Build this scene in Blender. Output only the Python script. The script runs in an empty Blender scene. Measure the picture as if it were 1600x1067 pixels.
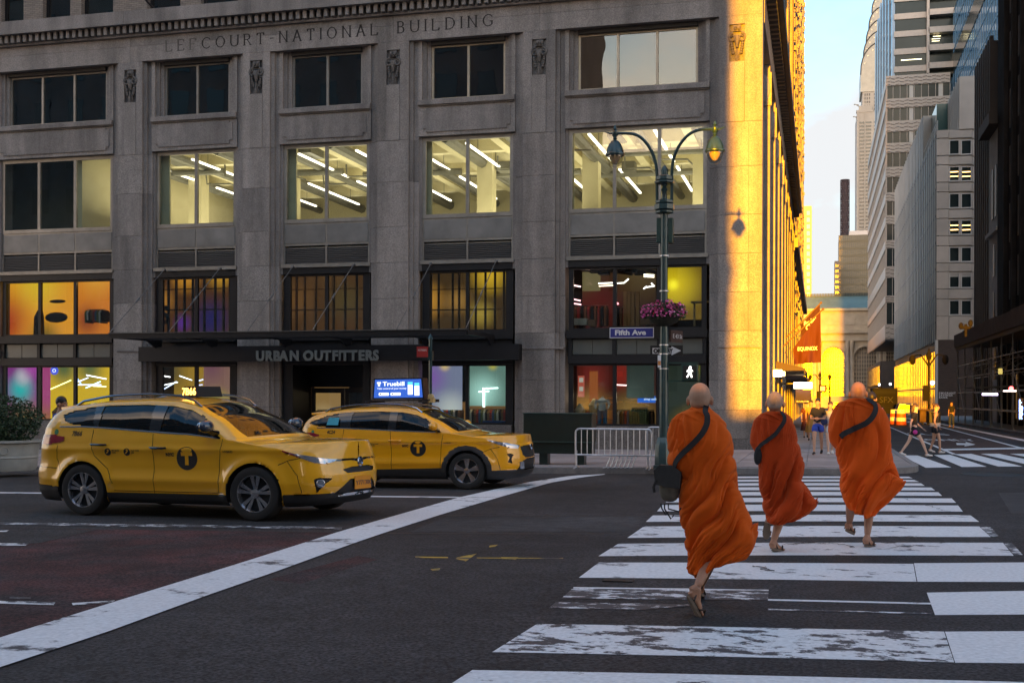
EXPOSURE = 3.6
SKYTINT = (0.58, 0.86, 0.98)
CLOUDCOL = (0.49, 0.50, 0.51)
CLOUDWEST = (2.9, 2.1, 1.45)
import bpy, bmesh, math, random
from mathutils import Vector, Matrix, noise as mnoise
R = math.radians
random.seed(7)
SC = bpy.context.scene
COL = SC.collection

# ------------------------------------------------------------------ camera
F, PX, PY, ROLL, CAMH = 1835.0, 800.0, 617.0, 0.003, 1.7
TH = math.atan(478 / F)
cam_d = bpy.data.cameras.new('camera')
cam = bpy.data.objects.new('camera', cam_d)
COL.objects.link(cam)
cam_d.sensor_width = 36
cam_d.lens = F / 1600 * 36
cam_d.shift_y = 83.5 / 1600
cam_d.clip_start = 0.1
cam_d.clip_end = 4000
cam.matrix_world = (Matrix.Translation((0, 0, CAMH)) @ Matrix.Rotation(TH, 4, 'Z')
     @ Matrix.Rotation(R(90), 4, 'X') @ Matrix.Rotation(ROLL, 4, 'Z'))
SC.camera = cam
DD = Vector((-math.sin(TH), math.cos(TH), 0))
RR = Vector((math.cos(TH), math.sin(TH), 0))
C0 = Vector((0, 0, CAMH))

def ray(px, py):
 u, w = px - PX, PY - py
 return DD + RR * ((u - ROLL * w) / F) + Vector((0, 0, (w + ROLL * u) / F))

def onY(px, py, y):
 d = ray(px, py)
 return C0 + d * (y / d.y)

def onX(px, py, x):
 d = ray(px, py)
 return C0 + d * (x / d.x)

def G(px, py, z=0.0):
 d = ray(px, py)
 return C0 + d * ((z - CAMH) / d.z)

# ------------------------------------------------------------------ world, sun
SUN_EL, SUN_AZ = R(1.55), R(0.8)      # low sunset sun straight down the cross street, behind the camera
w = bpy.data.worlds.new('World')
SC.world = w
w.use_nodes = True
nt = w.node_tree
for n in list(nt.nodes):
 nt.nodes.remove(n)
N = nt.nodes.new
out = N('ShaderNodeOutputWorld')
bg = N('ShaderNodeBackground')
sky = N('ShaderNodeTexSky')
sky.sky_type = 'NISHITA'
sky.sun_disc = False
sky.sun_elevation = SUN_EL
sky.sun_rotation = math.pi + SUN_AZ     # sun stands toward -Y
sky.air_density = 1.0
sky.dust_density = 1.2
sky.ozone_density = 2.0
bg.inputs[1].default_value = 0.15
# thin white clouds over the low part of the sky
tc = N('ShaderNodeTexCoord')
mp = N('ShaderNodeMapping')
mp.inputs['Scale'].default_value = (1, 1, 1.6)
ns = N('ShaderNodeTexNoise')
ns.inputs['Scale'].default_value = 4.2
ns.inputs['Detail'].default_value = 6
ns.inputs['Roughness'].default_value = 0.55
sep = N('ShaderNodeSeparateXYZ')
nt.links.new(tc.outputs['Generated'], mp.inputs[0])
nt.links.new(mp.outputs[0], ns.inputs[0])
nt.links.new(tc.outputs['Generated'], sep.inputs[0])
hor = N('ShaderNodeMapRange')            # more cloud low down
hor.inputs[1].default_value = 0.05
hor.inputs[2].default_value = 0.34
hor.inputs[3].default_value = 0.50
hor.inputs[4].default_value = -0.05
nt.links.new(sep.outputs[2], hor.inputs[0])
add = N('ShaderNodeMath')
add.operation = 'ADD'
nt.links.new(ns.outputs[0], add.inputs[0])
nt.links.new(hor.outputs[0], add.inputs[1])
rmp = N('ShaderNodeMapRange')
rmp.inputs[1].default_value = 0.42
rmp.inputs[2].default_value = 0.72
nt.links.new(add.outputs[0], rmp.inputs[0])
mix = N('ShaderNodeMix')
mix.data_type = 'RGBA'
nt.links.new(rmp.outputs[0], mix.inputs[0])
tint = N('ShaderNodeMix')
tint.data_type = 'RGBA'
tint.blend_type = 'MULTIPLY'
tint.inputs[0].default_value = 1
tint.inputs[7].default_value = (SKYTINT) + (1,)
nt.links.new(sky.outputs[0], tint.inputs[6])
nt.links.new(tint.outputs[2], mix.inputs[6])
wst = N('ShaderNodeMapRange')            # clouds toward the setting sun are brighter and warmer
wst.interpolation_type = 'SMOOTHSTEP'
wst.inputs[1].default_value = -1
wst.inputs[2].default_value = 0.6
wst.inputs[3].default_value = 1
wst.inputs[4].default_value = 0
nt.links.new(sep.outputs[1], wst.inputs[0])
cmx = N('ShaderNodeMix')
cmx.data_type = 'RGBA'
nt.links.new(wst.outputs[0], cmx.inputs[0])
cmx.inputs[6].default_value = (CLOUDCOL) + (1,)
cmx.inputs[7].default_value = (CLOUDWEST) + (1,)
nt.links.new(cmx.outputs[2], mix.inputs[7])
nt.links.new(mix.outputs[2], bg.inputs[0])
nt.links.new(bg.outputs[0], out.inputs[0])

sl = bpy.data.lights.new('sun', 'SUN')
sl.energy = 1.9
sl.angle = R(0.6)
sl.color = (1.0, 0.40, 0.0)
so = bpy.data.objects.new('sun', sl)
COL.objects.link(so)
# travels toward +Y, slightly toward -X, slightly down
sd = Vector((-math.sin(SUN_AZ) * math.cos(SUN_EL), math.cos(SUN_AZ) * math.cos(SUN_EL), -math.sin(SUN_EL)))
so.rotation_euler = sd.to_track_quat('-Z', 'Y').to_euler()
so.location = (0, -60, 30)
vs = SC.view_settings
SC.display_settings.display_device = 'sRGB'
vs.view_transform = 'Standard'
vs.look = 'None'
vs.exposure = EXPOSURE
vs.gamma = 1
vs.use_curve_mapping = False
SC.render.engine = 'CYCLES'
cy = SC.cycles
cy.use_denoising = True
cy.max_bounces = 7
cy.diffuse_bounces = 3
cy.glossy_bounces = 3
cy.transmission_bounces = 5
cy.transparent_max_bounces = 10
cy.caustics_reflective = False
cy.caustics_refractive = False
cy.sample_clamp_indirect = 4
cy.sample_clamp_direct = 0

# ------------------------------------------------------------------ mesh helpers
class MB:
 def __init__(s):
  s.v, s.f = [], []

 def add(s, vs_, fs):
  o = len(s.v)
  s.v += [tuple(p) for p in vs_]
  s.f += [tuple(i + o for i in f) for f in fs]
  return s

 def box(s, x0, x1, y0, y1, z0, z1):
  return s.add([(x0, y0, z0), (x1, y0, z0), (x1, y1, z0), (x0, y1, z0), (x0, y0, z1), (x1, y0, z1), (x1, y1, z1), (x0, y1, z1)],
      [(0, 3, 2, 1), (4, 5, 6, 7), (0, 1, 5, 4), (1, 2, 6, 5), (2, 3, 7, 6), (3, 0, 4, 7)])

 def cbox(s, x0, x1, y0, y1, z0, z1, c=0.01):
  """box whose front (-y) edges are chamfered"""
  return s.add([(x0, y0 + c, z0), (x1, y0 + c, z0), (x1, y1, z0), (x0, y1, z0), (x0, y0 + c, z1), (x1, y0 + c, z1), (x1, y1, z1), (x0, y1, z1),
      (x0 + c, y0, z0 + c), (x1 - c, y0, z0 + c), (x1 - c, y0, z1 - c), (x0 + c, y0, z1 - c)],
      [(0, 3, 2, 1), (4, 5, 6, 7), (1, 2, 6, 5), (2, 3, 7, 6), (3, 0, 4, 7), (8, 9, 10, 11), (0, 1, 9, 8), (1, 5, 10, 9), (5, 4, 11, 10), (4, 0, 8, 11)])

 def quad(s, a, b, c, d):
  return s.add([a, b, c, d], [(0, 1, 2, 3)])

 def bar(s, a, b, wx, wz, up=(0, 0, 1)):
  """rectangular bar from a to b"""
  a, b = Vector(a), Vector(b)
  t = (b - a).normalized()
  u = Vector(up)
  if abs(t.dot(u)) > 0.98:
   u = Vector((0, 1, 0))
  sx = t.cross(u).normalized() * (wx / 2)
  sz = sx.cross(t).normalized() * (wz / 2)
  vs_ = [a - sx - sz, a + sx - sz, a + sx + sz, a - sx + sz, b - sx - sz, b + sx - sz, b + sx + sz, b - sx + sz]
  return s.add(vs_, [(0, 1, 2, 3), (7, 6, 5, 4), (0, 4, 5, 1), (1, 5, 6, 2), (2, 6, 7, 3), (3, 7, 4, 0)])

 def tube(s, pts, rad, n=8, caps=True):
  pts = [Vector(p) for p in pts]
  if not isinstance(rad, (list, tuple)):
   rad = [rad] * len(pts)
  base = len(s.v)
  prev = None
  for i, p in enumerate(pts):
   t = (pts[min(i + 1, len(pts) - 1)] - pts[max(i - 1, 0)]).normalized()
   if prev is None:
    u = Vector((0, 0, 1)) if abs(t.z) < 0.9 else Vector((1, 0, 0))
    a = t.cross(u).normalized()
   else:
    a = (prev - t * prev.dot(t)).normalized()
   prev = a
   b = t.cross(a)
   for k in range(n):
    an = 2 * math.pi * k / n
    s.v.append(tuple(p + (a * math.cos(an) + b * math.sin(an)) * rad[i]))
  for i in range(len(pts) - 1):
   for k in range(n):
    k2 = (k + 1) % n
    s.f.append((base + i * n + k, base + i * n + k2, base + (i + 1) * n + k2, base + (i + 1) * n + k))
  if caps:
   s.f.append(tuple(base + k for k in reversed(range(n))))
   s.f.append(tuple(base + (len(pts) - 1) * n + k for k in range(n)))
  return s

 def lathe(s, c, prof, n=16, ax='z', a0=0.0, caps=True):
  """prof = [(radius, height)...]"""
  c = Vector(c)
  base = len(s.v)
  for r_, h in prof:
   for k in range(n):
    an = 2 * math.pi * k / n + a0
    p = Vector((r_ * math.cos(an), r_ * math.sin(an), h))
    if ax == 'y':
     p = Vector((p.x, -p.z, p.y))
    if ax == 'x':
     p = Vector((p.z, p.x, p.y))
    s.v.append(tuple(c + p))
  for i in range(len(prof) - 1):
   for k in range(n):
    k2 = (k + 1) % n
    s.f.append((base + i * n + k, base + i * n + k2, base + (i + 1) * n + k2, base + (i + 1) * n + k))
  if caps:
   s.f.append(tuple(base + k for k in reversed(range(n))))
   s.f.append(tuple(base + (len(prof) - 1) * n + k for k in range(n)))
  return s

 def prism(s, poly, fn, d0, d1):
  """2-D polygon (u,v) extruded between d0 and d1; fn(u,v,d)->xyz"""
  n = len(poly)
  vs_ = [fn(u, v, d0) for u, v in poly] + [fn(u, v, d1) for u, v in poly]
  return s.add(vs_, [tuple(range(n)), tuple(range(2 * n - 1, n - 1, -1))] + [(i, i + n, (i + 1) % n + n, (i + 1) % n) for i in range(n)])

 def grid(s, fn, nu, nv, closeu=False):
  base = len(s.v)
  for j in range(nv + 1):
   for i in range(nu + (0 if closeu else 1)):
    s.v.append(tuple(fn(i / nu, j / nv)))
  m = nu if closeu else nu + 1
  for j in range(nv):
   for i in range(nu):
    i2 = (i + 1) % m if closeu else i + 1
    s.f.append((base + j * m + i, base + j * m + i2, base + (j + 1) * m + i2, base + (j + 1) * m + i))
  return s

 def ell(s, c, rx, ry, rz, nu=12, nv=8, rot=None):
  c = Vector(c)
  b = len(s.v)
  for j in range(nv + 1):
   ph = math.pi * j / nv
   for i in range(nu):
    an = 2 * math.pi * i / nu
    p = Vector((rx * math.sin(ph) * math.cos(an), ry * math.sin(ph) * math.sin(an), -rz * math.cos(ph)))
    if rot:
     p = rot @ p
    s.v.append(tuple(c + p))
  for j in range(nv):
   for i in range(nu):
    i2 = (i + 1) % nu
    s.f.append((b + j * nu + i, b + j * nu + i2, b + (j + 1) * nu + i2, b + (j + 1) * nu + i))
  return s

 def mesh(s, name, smooth=False):
  me = bpy.data.meshes.new(name)
  me.from_pydata(s.v, [], s.f)
  me.validate()
  me.update()
  if smooth:
   me.shade_smooth()
   if smooth != 'all':
    me.set_sharp_from_angle(angle=R(smooth if smooth is not True and smooth > 1 else 40))
  return me

 def build(s, name, mat, parent=None, smooth=False, world=True, label=None):
  o = bpy.data.objects.new(name, s.mesh(name, smooth))
  if mat is not None:
   o.data.materials.append(mat)
  COL.objects.link(o)
  if parent is not None:
   o.parent = parent
   if world:
    o.matrix_parent_inverse = WI(parent)
  if label:
   o['label'] = label
  return o

def WI(p):
 m = Matrix.Identity(4)
 ch = []
 while p is not None:
  ch.append(p)
  p = p.parent
 for q in reversed(ch):
  if q.parent is not None:
   m = m @ q.matrix_parent_inverse
  m = m @ Matrix.LocRotScale(q.location, q.rotation_euler, q.scale)
 return m.inverted()

def tag(o, label=None, cat=None, group=None, kind=None):
 if label:
  o['label'] = label
 if cat:
  o['category'] = cat
 if group:
  o['group'] = group
 if kind:
  o['kind'] = kind
 return o

def thing(name, label, cat, loc=(0, 0, 0), rz=0.0, group=None):
 o = bpy.data.objects.new(name, None)
 o.empty_display_size = 0.2
 COL.objects.link(o)
 o.location = loc
 o.rotation_euler = (0, 0, rz)
 return tag(o, label, cat, group)

def struct(name, mb, mat, label=None, smooth=False):
 o = mb.build(name, mat, smooth=smooth)
 o['kind'] = 'structure'
 if label:
  o['label'] = label
 return o

def share(name, me, mat, parent, loc=(0, 0, 0), rot=(0, 0, 0), scale=(1, 1, 1), world=True):
 """another object on shared mesh data"""
 o = bpy.data.objects.new(name, me)
 if mat is not None and not me.materials:
  me.materials.append(mat)
 COL.objects.link(o)
 if parent is not None:
  o.parent = parent
  if world:
   o.matrix_parent_inverse = WI(parent)
 o.location = loc
 o.rotation_euler = rot
 o.scale = scale
 return o

KIDS = {}

def kids(o):
 return [c for c in bpy.data.objects if c.parent == o]

def copy_tree(root, loc=None, rz=None, label=None, group=None):
 ks = kids(root)
 r = root.copy()
 COL.objects.link(r)
 if loc is not None:
  r.location = loc
 if rz is not None:
  r.rotation_euler = (0, 0, rz)
 if label:
  r['label'] = label
 if group:
  r['group'] = group
 for c in ks:
  c2 = c.copy()
  COL.objects.link(c2)
  c2.parent = r
  for g in kids(c):
   g2 = g.copy()
   COL.objects.link(g2)
   g2.parent = c2
 return r

def text_mesh(body, size=1.0, depth=0.01, off=0.0, align='LEFT', space=1.0):
 cu = bpy.data.curves.new('t', 'FONT')
 cu.body = body
 cu.size = size
 cu.extrude = depth
 cu.offset = off
 cu.align_x = align
 cu.space_character = space
 cu.resolution_u = 3
 o = bpy.data.objects.new('t', cu)
 COL.objects.link(o)
 dg = bpy.context.evaluated_depsgraph_get()
 me = bpy.data.meshes.new_from_object(o.evaluated_get(dg))
 bpy.data.objects.remove(o)
 bpy.data.curves.remove(cu)
 return me

def text(name, body, mat, origin, xdir, updir, size, depth=0.004, parent=None, off=0.0, align='LEFT', space=1.0, label=None, width=None):
 """lettering standing at origin, running along xdir, up along updir"""
 me = text_mesh(body, size, depth, off, align, space)
 xd, ud = Vector(xdir).normalized(), Vector(updir).normalized()
 nd = xd.cross(ud)
 sx = 1.0
 if width:
  xs = [v.co.x for v in me.vertices]
  sx = width / (max(xs) - min(xs))
 m = Matrix(((xd.x * sx, ud.x, nd.x, origin[0]), (xd.y * sx, ud.y, nd.y, origin[1]), (xd.z * sx, ud.z, nd.z, origin[2]), (0, 0, 0, 1)))
 me.transform(m)
 me.name = name
 if me.materials:
  me.materials.clear()
 me.materials.append(mat)
 o = bpy.data.objects.new(name, me)
 COL.objects.link(o)
 if parent is not None:
  o.parent = parent
  o.matrix_parent_inverse = WI(parent)
 if label:
  o['label'] = label
 return o

# ------------------------------------------------------------------ materials
MATS = {}

def M(name, col=(0.5, 0.5, 0.5), rough=0.6, metal=0.0, n=0.0, ns_=8.0, bump=0.0, bs=60.0, coat=0.0, emit=None, es=0.0, spec=0.5,
  n2=0.0, n2s=0.6, sp=0.0, sps=300.0, col2=None, streak=False):
 """principled material: n/ns_ fine mottling, n2/n2s large-scale wear, sp speckle, bump fine relief"""
 if name in MATS:
  return MATS[name]
 m = bpy.data.materials.new(name)
 m.use_nodes = True
 t = m.node_tree
 b = t.nodes['Principled BSDF']
 b.inputs['Base Color'].default_value = (*col, 1)
 b.inputs['Roughness'].default_value = rough
 b.inputs['Metallic'].default_value = metal
 b.inputs['Specular IOR Level'].default_value = spec
 if coat:
  b.inputs['Coat Weight'].default_value = coat
  b.inputs['Coat Roughness'].default_value = 0.04
 if emit:
  b.inputs['Emission Color'].default_value = (*emit, 1)
  b.inputs['Emission Strength'].default_value = es
 L = t.links.new
 if n or n2 or sp or bump or col2:
  tc_ = t.nodes.new('ShaderNodeTexCoord')
  cur = None

  def noise_(scale, detail=4, rough_=0.6):
   q = t.nodes.new('ShaderNodeTexNoise')
   q.inputs['Scale'].default_value = scale
   q.inputs['Detail'].default_value = detail
   q.inputs['Roughness'].default_value = rough_
   if streak and scale == n2s:
    mq = t.nodes.new('ShaderNodeMapping')
    mq.inputs['Scale'].default_value = (3.2, 3.2, 0.35)
    L(tc_.outputs['Object'], mq.inputs[0])
    L(mq.outputs[0], q.inputs[0])
   else:
    L(tc_.outputs['Object'], q.inputs[0])
   return q
  fac = None
  for amt, sc_, lo, hi in ((n, ns_, 0.3, 0.7), (n2, n2s, 0.32, 0.68), (sp, sps, 0.35, 0.65)):
   if not amt:
    continue
   q = noise_(sc_, 5 if sc_ < 100 else 1)
   mr = t.nodes.new('ShaderNodeMapRange')
   mr.inputs[1].default_value = lo
   mr.inputs[2].default_value = hi
   mr.inputs[3].default_value = 1 - amt
   mr.inputs[4].default_value = 1 + amt * 0.7
   L(q.outputs[0], mr.inputs[0])
   if fac is None:
    fac = mr.outputs[0]
   else:
    mu = t.nodes.new('ShaderNodeMath')
    mu.operation = 'MULTIPLY'
    L(fac, mu.inputs[0])
    L(mr.outputs[0], mu.inputs[1])
    fac = mu.outputs[0]
  if col2:
   q = noise_(n2s * 1.7, 5)
   mr = t.nodes.new('ShaderNodeMapRange')
   mr.inputs[1].default_value = 0.4
   mr.inputs[2].default_value = 0.62
   L(q.outputs[0], mr.inputs[0])
   mx = t.nodes.new('ShaderNodeMix')
   mx.data_type = 'RGBA'
   mx.inputs[6].default_value = (*col, 1)
   mx.inputs[7].default_value = (*col2, 1)
   L(mr.outputs[0], mx.inputs[0])
   cur = mx.outputs[2]
  if fac is not None:
   vm = t.nodes.new('ShaderNodeVectorMath')
   vm.operation = 'SCALE'
   if cur is not None:
    L(cur, vm.inputs[0])
   else:
    vm.inputs[0].default_value = col
   L(fac, vm.inputs['Scale'])
   cur = vm.outputs[0]
  if cur is not None:
   L(cur, b.inputs['Base Color'])
  if bump:
   q = noise_(bs, 3)
   bp = t.nodes.new('ShaderNodeBump')
   bp.inputs['Strength'].default_value = bump
   bp.inputs['Distance'].default_value = 0.01
   L(q.outputs[0], bp.inputs['Height'])
   L(bp.outputs[0], b.inputs['Normal'])
 MATS[name] = m
 return m

def glass(name, tint=(0.8, 0.85, 0.85), refl=0.0, rough=0.0, dark=0.0, bumpy=0.0):
 """thin pane: see-through with a Fresnel reflection"""
 if name in MATS:
  return MATS[name]
 m = bpy.data.materials.new(name)
 m.use_nodes = True
 t = m.node_tree
 for q in list(t.nodes):
  t.nodes.remove(q)
 o = t.nodes.new('ShaderNodeOutputMaterial')
 tr = t.nodes.new('ShaderNodeBsdfTransparent')
 tr.inputs[0].default_value = (*tint, 1)
 gl = t.nodes.new('ShaderNodeBsdfGlossy')
 gl.inputs['Roughness'].default_value = rough
 gl.inputs[0].default_value = (0.95, 0.97, 1, 1)
 fr = t.nodes.new('ShaderNodeFresnel')
 gm_ = t.nodes.new('ShaderNodeNewGeometry')
 io_ = t.nodes.new('ShaderNodeMapRange')      # same reflection on both sides of a thin pane
 io_.inputs[3].default_value = 1.5
 io_.inputs[4].default_value = 1 / 1.5
 t.links.new(gm_.outputs['Backfacing'], io_.inputs[0])
 t.links.new(io_.outputs[0], fr.inputs[0])
 ad = t.nodes.new('ShaderNodeMath')
 ad.operation = 'ADD'
 ad.inputs[1].default_value = refl
 ad.use_clamp = True
 t.links.new(fr.outputs[0], ad.inputs[0])
 mx = t.nodes.new('ShaderNodeMixShader')
 t.links.new(ad.outputs[0], mx.inputs[0])
 t.links.new(tr.outputs[0], mx.inputs[1])
 t.links.new(gl.outputs[0], mx.inputs[2])
 t.links.new(mx.outputs[0], o.inputs[0])
 if bumpy:
  tc_ = t.nodes.new('ShaderNodeTexCoord')
  q = t.nodes.new('ShaderNodeTexNoise')
  q.inputs['Scale'].default_value = 0.8
  bp = t.nodes.new('ShaderNodeBump')
  bp.inputs['Strength'].default_value = bumpy
  bp.inputs['Distance'].default_value = 0.05
  t.links.new(tc_.outputs['Object'], q.inputs[0])
  t.links.new(q.outputs[0], bp.inputs['Height'])
  t.links.new(bp.outputs[0], gl.inputs['Normal'])
 MATS[name] = m
 return m

def E(name, col, s):
 """something that gives off light"""
 return M(name, (0.02, 0.02, 0.02), 0.5, emit=col, es=s)

def decorate_brick(m, scale=4.0, c1=(0.2, 0.17, 0.14), c2=(0.14, 0.12, 0.1), mortar=(0.1, 0.09, 0.085), bw=0.5, rh=0.25, axis='xz'):
 t = m.node_tree
 b = t.nodes['Principled BSDF']
 tc_ = t.nodes.new('ShaderNodeTexCoord')
 mp_ = t.nodes.new('ShaderNodeSeparateXYZ')
 cb = t.nodes.new('ShaderNodeCombineXYZ')
 t.links.new(tc_.outputs['Object'], mp_.inputs[0])
 t.links.new(mp_.outputs[{'x': 0, 'y': 1}[axis[0]]], cb.inputs[0])
 t.links.new(mp_.outputs[2], cb.inputs[1])
 br = t.nodes.new('ShaderNodeTexBrick')
 br.inputs['Scale'].default_value = scale
 br.inputs['Color1'].default_value = (*c1, 1)
 br.inputs['Color2'].default_value = (*c2, 1)
 br.inputs['Mortar'].default_value = (*mortar, 1)
 br.inputs['Brick Width'].default_value = bw
 br.inputs['Row Height'].default_value = rh
 br.inputs['Mortar Size'].default_value = 0.02
 t.links.new(cb.outputs[0], br.inputs[0])
 t.links.new(br.outputs[0], b.inputs['Base Color'])
 bp = t.nodes.new('ShaderNodeBump')
 bp.inputs['Strength'].default_value = 0.6
 bp.inputs['Distance'].default_value = 0.01
 t.links.new(br.outputs['Fac'], bp.inputs['Height'])
 bp.invert = True
 t.links.new(bp.outputs[0], b.inputs['Normal'])
 return m

def _ramp(t):
 # smooth min(t, 0)
 return 0.0 if t > 2 else (t if t < -2 else -(t - 2) ** 2 / 8)

def gz(x, y):
 """height of the ground: the avenue falls a little to the left, the cross street away from us"""
 return 0.014 * max(_ramp(x + 1), -40) + 0.005 * _ramp(12 - y)

def Gz(px, py, dz=0.0):
 z = dz
 for _ in range(12):
  p = G(px, py, z)
  z = gz(p.x, p.y) + dz
 return p

YF = 37.6          # plane of the avenue facade
XC = onY(1190, 618, YF).x   # its corner: the cross-street facade runs back from here

def fx(px, y=YF):
 return onY(px, 618, y).x

def fz(px, py, y=YF):
 return onY(px, py, y).z
# ================================================================== ground, roads, markings
M('asphalt', (0.039, 0.037, 0.039), 0.82, n=0.35, ns_=4.0, n2=0.5, n2s=0.33, sp=1.0, sps=34.0, bump=0.45, bs=90, spec=0.35)
M('asphalt_red', (0.085, 0.030, 0.030), 0.9, n=0.3, ns_=3.0, n2=0.5, n2s=0.7, sp=0.9, sps=36.0, bump=0.45, bs=90, spec=0.3, col2=(0.05, 0.035, 0.038))
M('asphalt_brown', (0.085, 0.052, 0.045), 0.9, n=0.3, ns_=3.0, n2=0.3, n2s=0.5, sp=0.5, sps=55.0, bump=0.4, bs=90, spec=0.3)
M('concrete', (0.30, 0.27, 0.255), 0.85, n=0.15, ns_=3, n2=0.25, n2s=0.7, sp=0.18, sps=60, bump=0.2)
M('concrete_dark', (0.16, 0.15, 0.15), 0.85, n=0.2, ns_=3, n2=0.3, n2s=0.7, sp=0.2, sps=60, bump=0.2)
M('kerb', (0.22, 0.21, 0.21), 0.8, n=0.2, ns_=5, sp=0.2, sps=60, bump=0.2)
M('iron', (0.035, 0.033, 0.033), 0.6, 0.6, n=0.3, ns_=30, bump=0.3)

def worn(name, col, lo, hi, scale=1.0, sx=0.35):
 """road paint worn through to the asphalt in streaks"""
 m = bpy.data.materials.new(name)
 m.use_nodes = True
 t = m.node_tree
 b = t.nodes['Principled BSDF']
 b.inputs['Roughness'].default_value = 0.7
 tc_ = t.nodes.new('ShaderNodeTexCoord')
 mp_ = t.nodes.new('ShaderNodeMapping')
 mp_.inputs['Scale'].default_value = (sx, 1.0, 1.0)
 t.links.new(tc_.outputs['Object'], mp_.inputs[0])
 q = t.nodes.new('ShaderNodeTexNoise')
 q.inputs['Scale'].default_value = 2.2 * scale
 q.inputs['Detail'].default_value = 9
 q.inputs['Roughness'].default_value = 0.72
 t.links.new(mp_.outputs[0], q.inputs[0])
 mr = t.nodes.new('ShaderNodeMapRange')
 mr.inputs[1].default_value = lo
 mr.inputs[2].default_value = hi
 t.links.new(q.outputs[0], mr.inputs[0])
 q2 = t.nodes.new('ShaderNodeTexNoise')
 q2.inputs['Scale'].default_value = 26
 q2.inputs['Detail'].default_value = 5
 t.links.new(tc_.outputs['Object'], q2.inputs[0])
 mr2 = t.nodes.new('ShaderNodeMapRange')
 mr2.inputs[1].default_value = 0.3
 mr2.inputs[2].default_value = 0.75
 mr2.inputs[3].default_value = 0.82
 mr2.inputs[4].default_value = 1.1
 t.links.new(q2.outputs[0], mr2.inputs[0])
 sc_ = t.nodes.new('ShaderNodeVectorMath')
 sc_.operation = 'SCALE'
 sc_.inputs[0].default_value = col
 t.links.new(mr2.outputs[0], sc_.inputs['Scale'])
 mx = t.nodes.new('ShaderNodeMix')
 mx.data_type = 'RGBA'
 mx.inputs[6].default_value = (0.05, 0.05, 0.056, 1)
 t.links.new(sc_.outputs[0], mx.inputs[7])
 t.links.new(mr.outputs[0], mx.inputs[0])
 t.links.new(mx.outputs[2], b.inputs['Base Color'])
 MATS[name] = m
 return m

W_ = (0.74, 0.75, 0.76)
worn('paint_new', W_, 0.30, 0.36, 1.6, .7)
worn('paint', W_, 0.385, 0.425, 1.4, .55)
worn('paint_worn', W_, 0.455, 0.485, 2.2, 0.6)
worn('paint_faint', W_, 0.53, 0.56, 3.5, 0.5)
worn('paint_yellow', (0.5, 0.33, 0.04), 0.42, 0.52, 3)

def arange(a, b, s):
 r = []
 while a < b - 1e-6:
  r.append(a)
  a += s
 return r + [b]

def sheetgrid(mb, xs, ys, dz):
 b = len(mb.v)
 for y in ys:
  for x in xs:
   mb.v.append((x, y, gz(x, y) + dz))
 n = len(xs)
 for j in range(len(ys) - 1):
  for i in range(n - 1):
   mb.f.append((b + j * n + i, b + j * n + i + 1, b + (j + 1) * n + i + 1, b + (j + 1) * n + i))
 return mb

xs = [-900, -300, -100, -60, -41] + arange(-39, 2, 0.5) + [4, 8, 14, 30, 60, 200, 900]
ys = [-300, -60, -20, -5, 0, 5] + arange(8, 16, 0.5) + arange(17, 60, 2) + [80, 120, 200, 300, 500, 1500]
g = struct('ground', sheetgrid(MB(), xs, ys, -0.03), M('asphalt'))
xs = arange(-42, 3, 0.5) + arange(3.5, 30, 1.5)
ys = arange(-14, 28, 0.5) + arange(28.5, 60, 1.5)
struct('avenue_roadway', sheetgrid(MB(), xs, ys, 0.0), M('asphalt'))
ys = arange(60, 300, 10)
struct('cross_street_roadway', sheetgrid(MB(), arange(-1, 20, 1), ys, 0.0), M('asphalt'))

def paint_px(name, pts_t, pts_b, mat, dz=0.004, sub=0.4, kind='structure'):
 """a marking between two pixel-measured edges, laid on the ground with its own subdivisions"""
 A = [Gz(*p) for p in pts_t]
 B = [Gz(*p) for p in pts_b]

 def samp(P, t):
  L = [0]
  for a, b in zip(P, P[1:]):
   L.append(L[-1] + (b - a).length)
  s = t * L[-1]
  for i in range(len(P) - 1):
   if s <= L[i + 1] + 1e-9:
    k = (s - L[i]) / max(L[i + 1] - L[i], 1e-9)
    return P[i].lerp(P[i + 1], k)
  return P[-1]
 ln = max((A[-1] - A[0]).length, (B[-1] - B[0]).length)
 n = max(1, int(ln / sub))
 wd = (A[0] - B[0]).length
 m_ = max(1, int(wd / sub))
 mb = MB()
 if len(pts_t) == 2:
  fA = lambda t: A[0].lerp(A[1], t)
 else:
  fA = lambda t: samp(A, t)
 fB = (lambda t: B[0].lerp(B[1], t)) if len(pts_b) == 2 else (lambda t: samp(B, t))

 def fn(u, v):
  p = fB(u).lerp(fA(u), v)
  return (p.x, p.y, gz(p.x, p.y) + dz)
 mb.grid(fn, n, m_)
 return struct(name, mb, mat)

def bar(tl, tr, br, bl, mat='paint', dz=0.004, name='crosswalk_bar'):
 return paint_px(name, [tl, tr], [bl, br], M(mat), dz)

# crosswalk over the avenue, nearest bar first
bar((738, 1047), (1640, 1067), (1640, 1110), (640, 1110))
bar((839, 975), (1475, 987), (1491, 1035), (769, 1019), 'paint_worn')
bar((1476.5, 987), (1640, 986), (1660, 1037), (1492.5, 1035.5), 'paint_new')
bar((896, 918), (1201, 922), (1200, 938), (877, 935), 'paint_faint')
bar((1200, 936), (1455, 942), (1456, 944.5), (1200, 938.5), 'paint')
bar((868, 941), (1100, 945), (1000, 953), (858, 950), 'paint_faint')
bar((896, 917.3), (1201, 921.5), (1201, 923.2), (896, 919.5), 'paint')
bar((1200, 951), (1455, 958), (1456, 960), (1200, 953), 'paint_faint')
bar((1448, 926), (1640, 922.5), (1650, 960), (1461, 961), 'paint_new')
bar((935.5, 879), (1427, 881), (1432, 909), (904.5, 902.6), 'paint')
bar((1428, 880), (1640, 878.5), (1650, 909.5), (1433.5, 909), 'paint_new')
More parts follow.
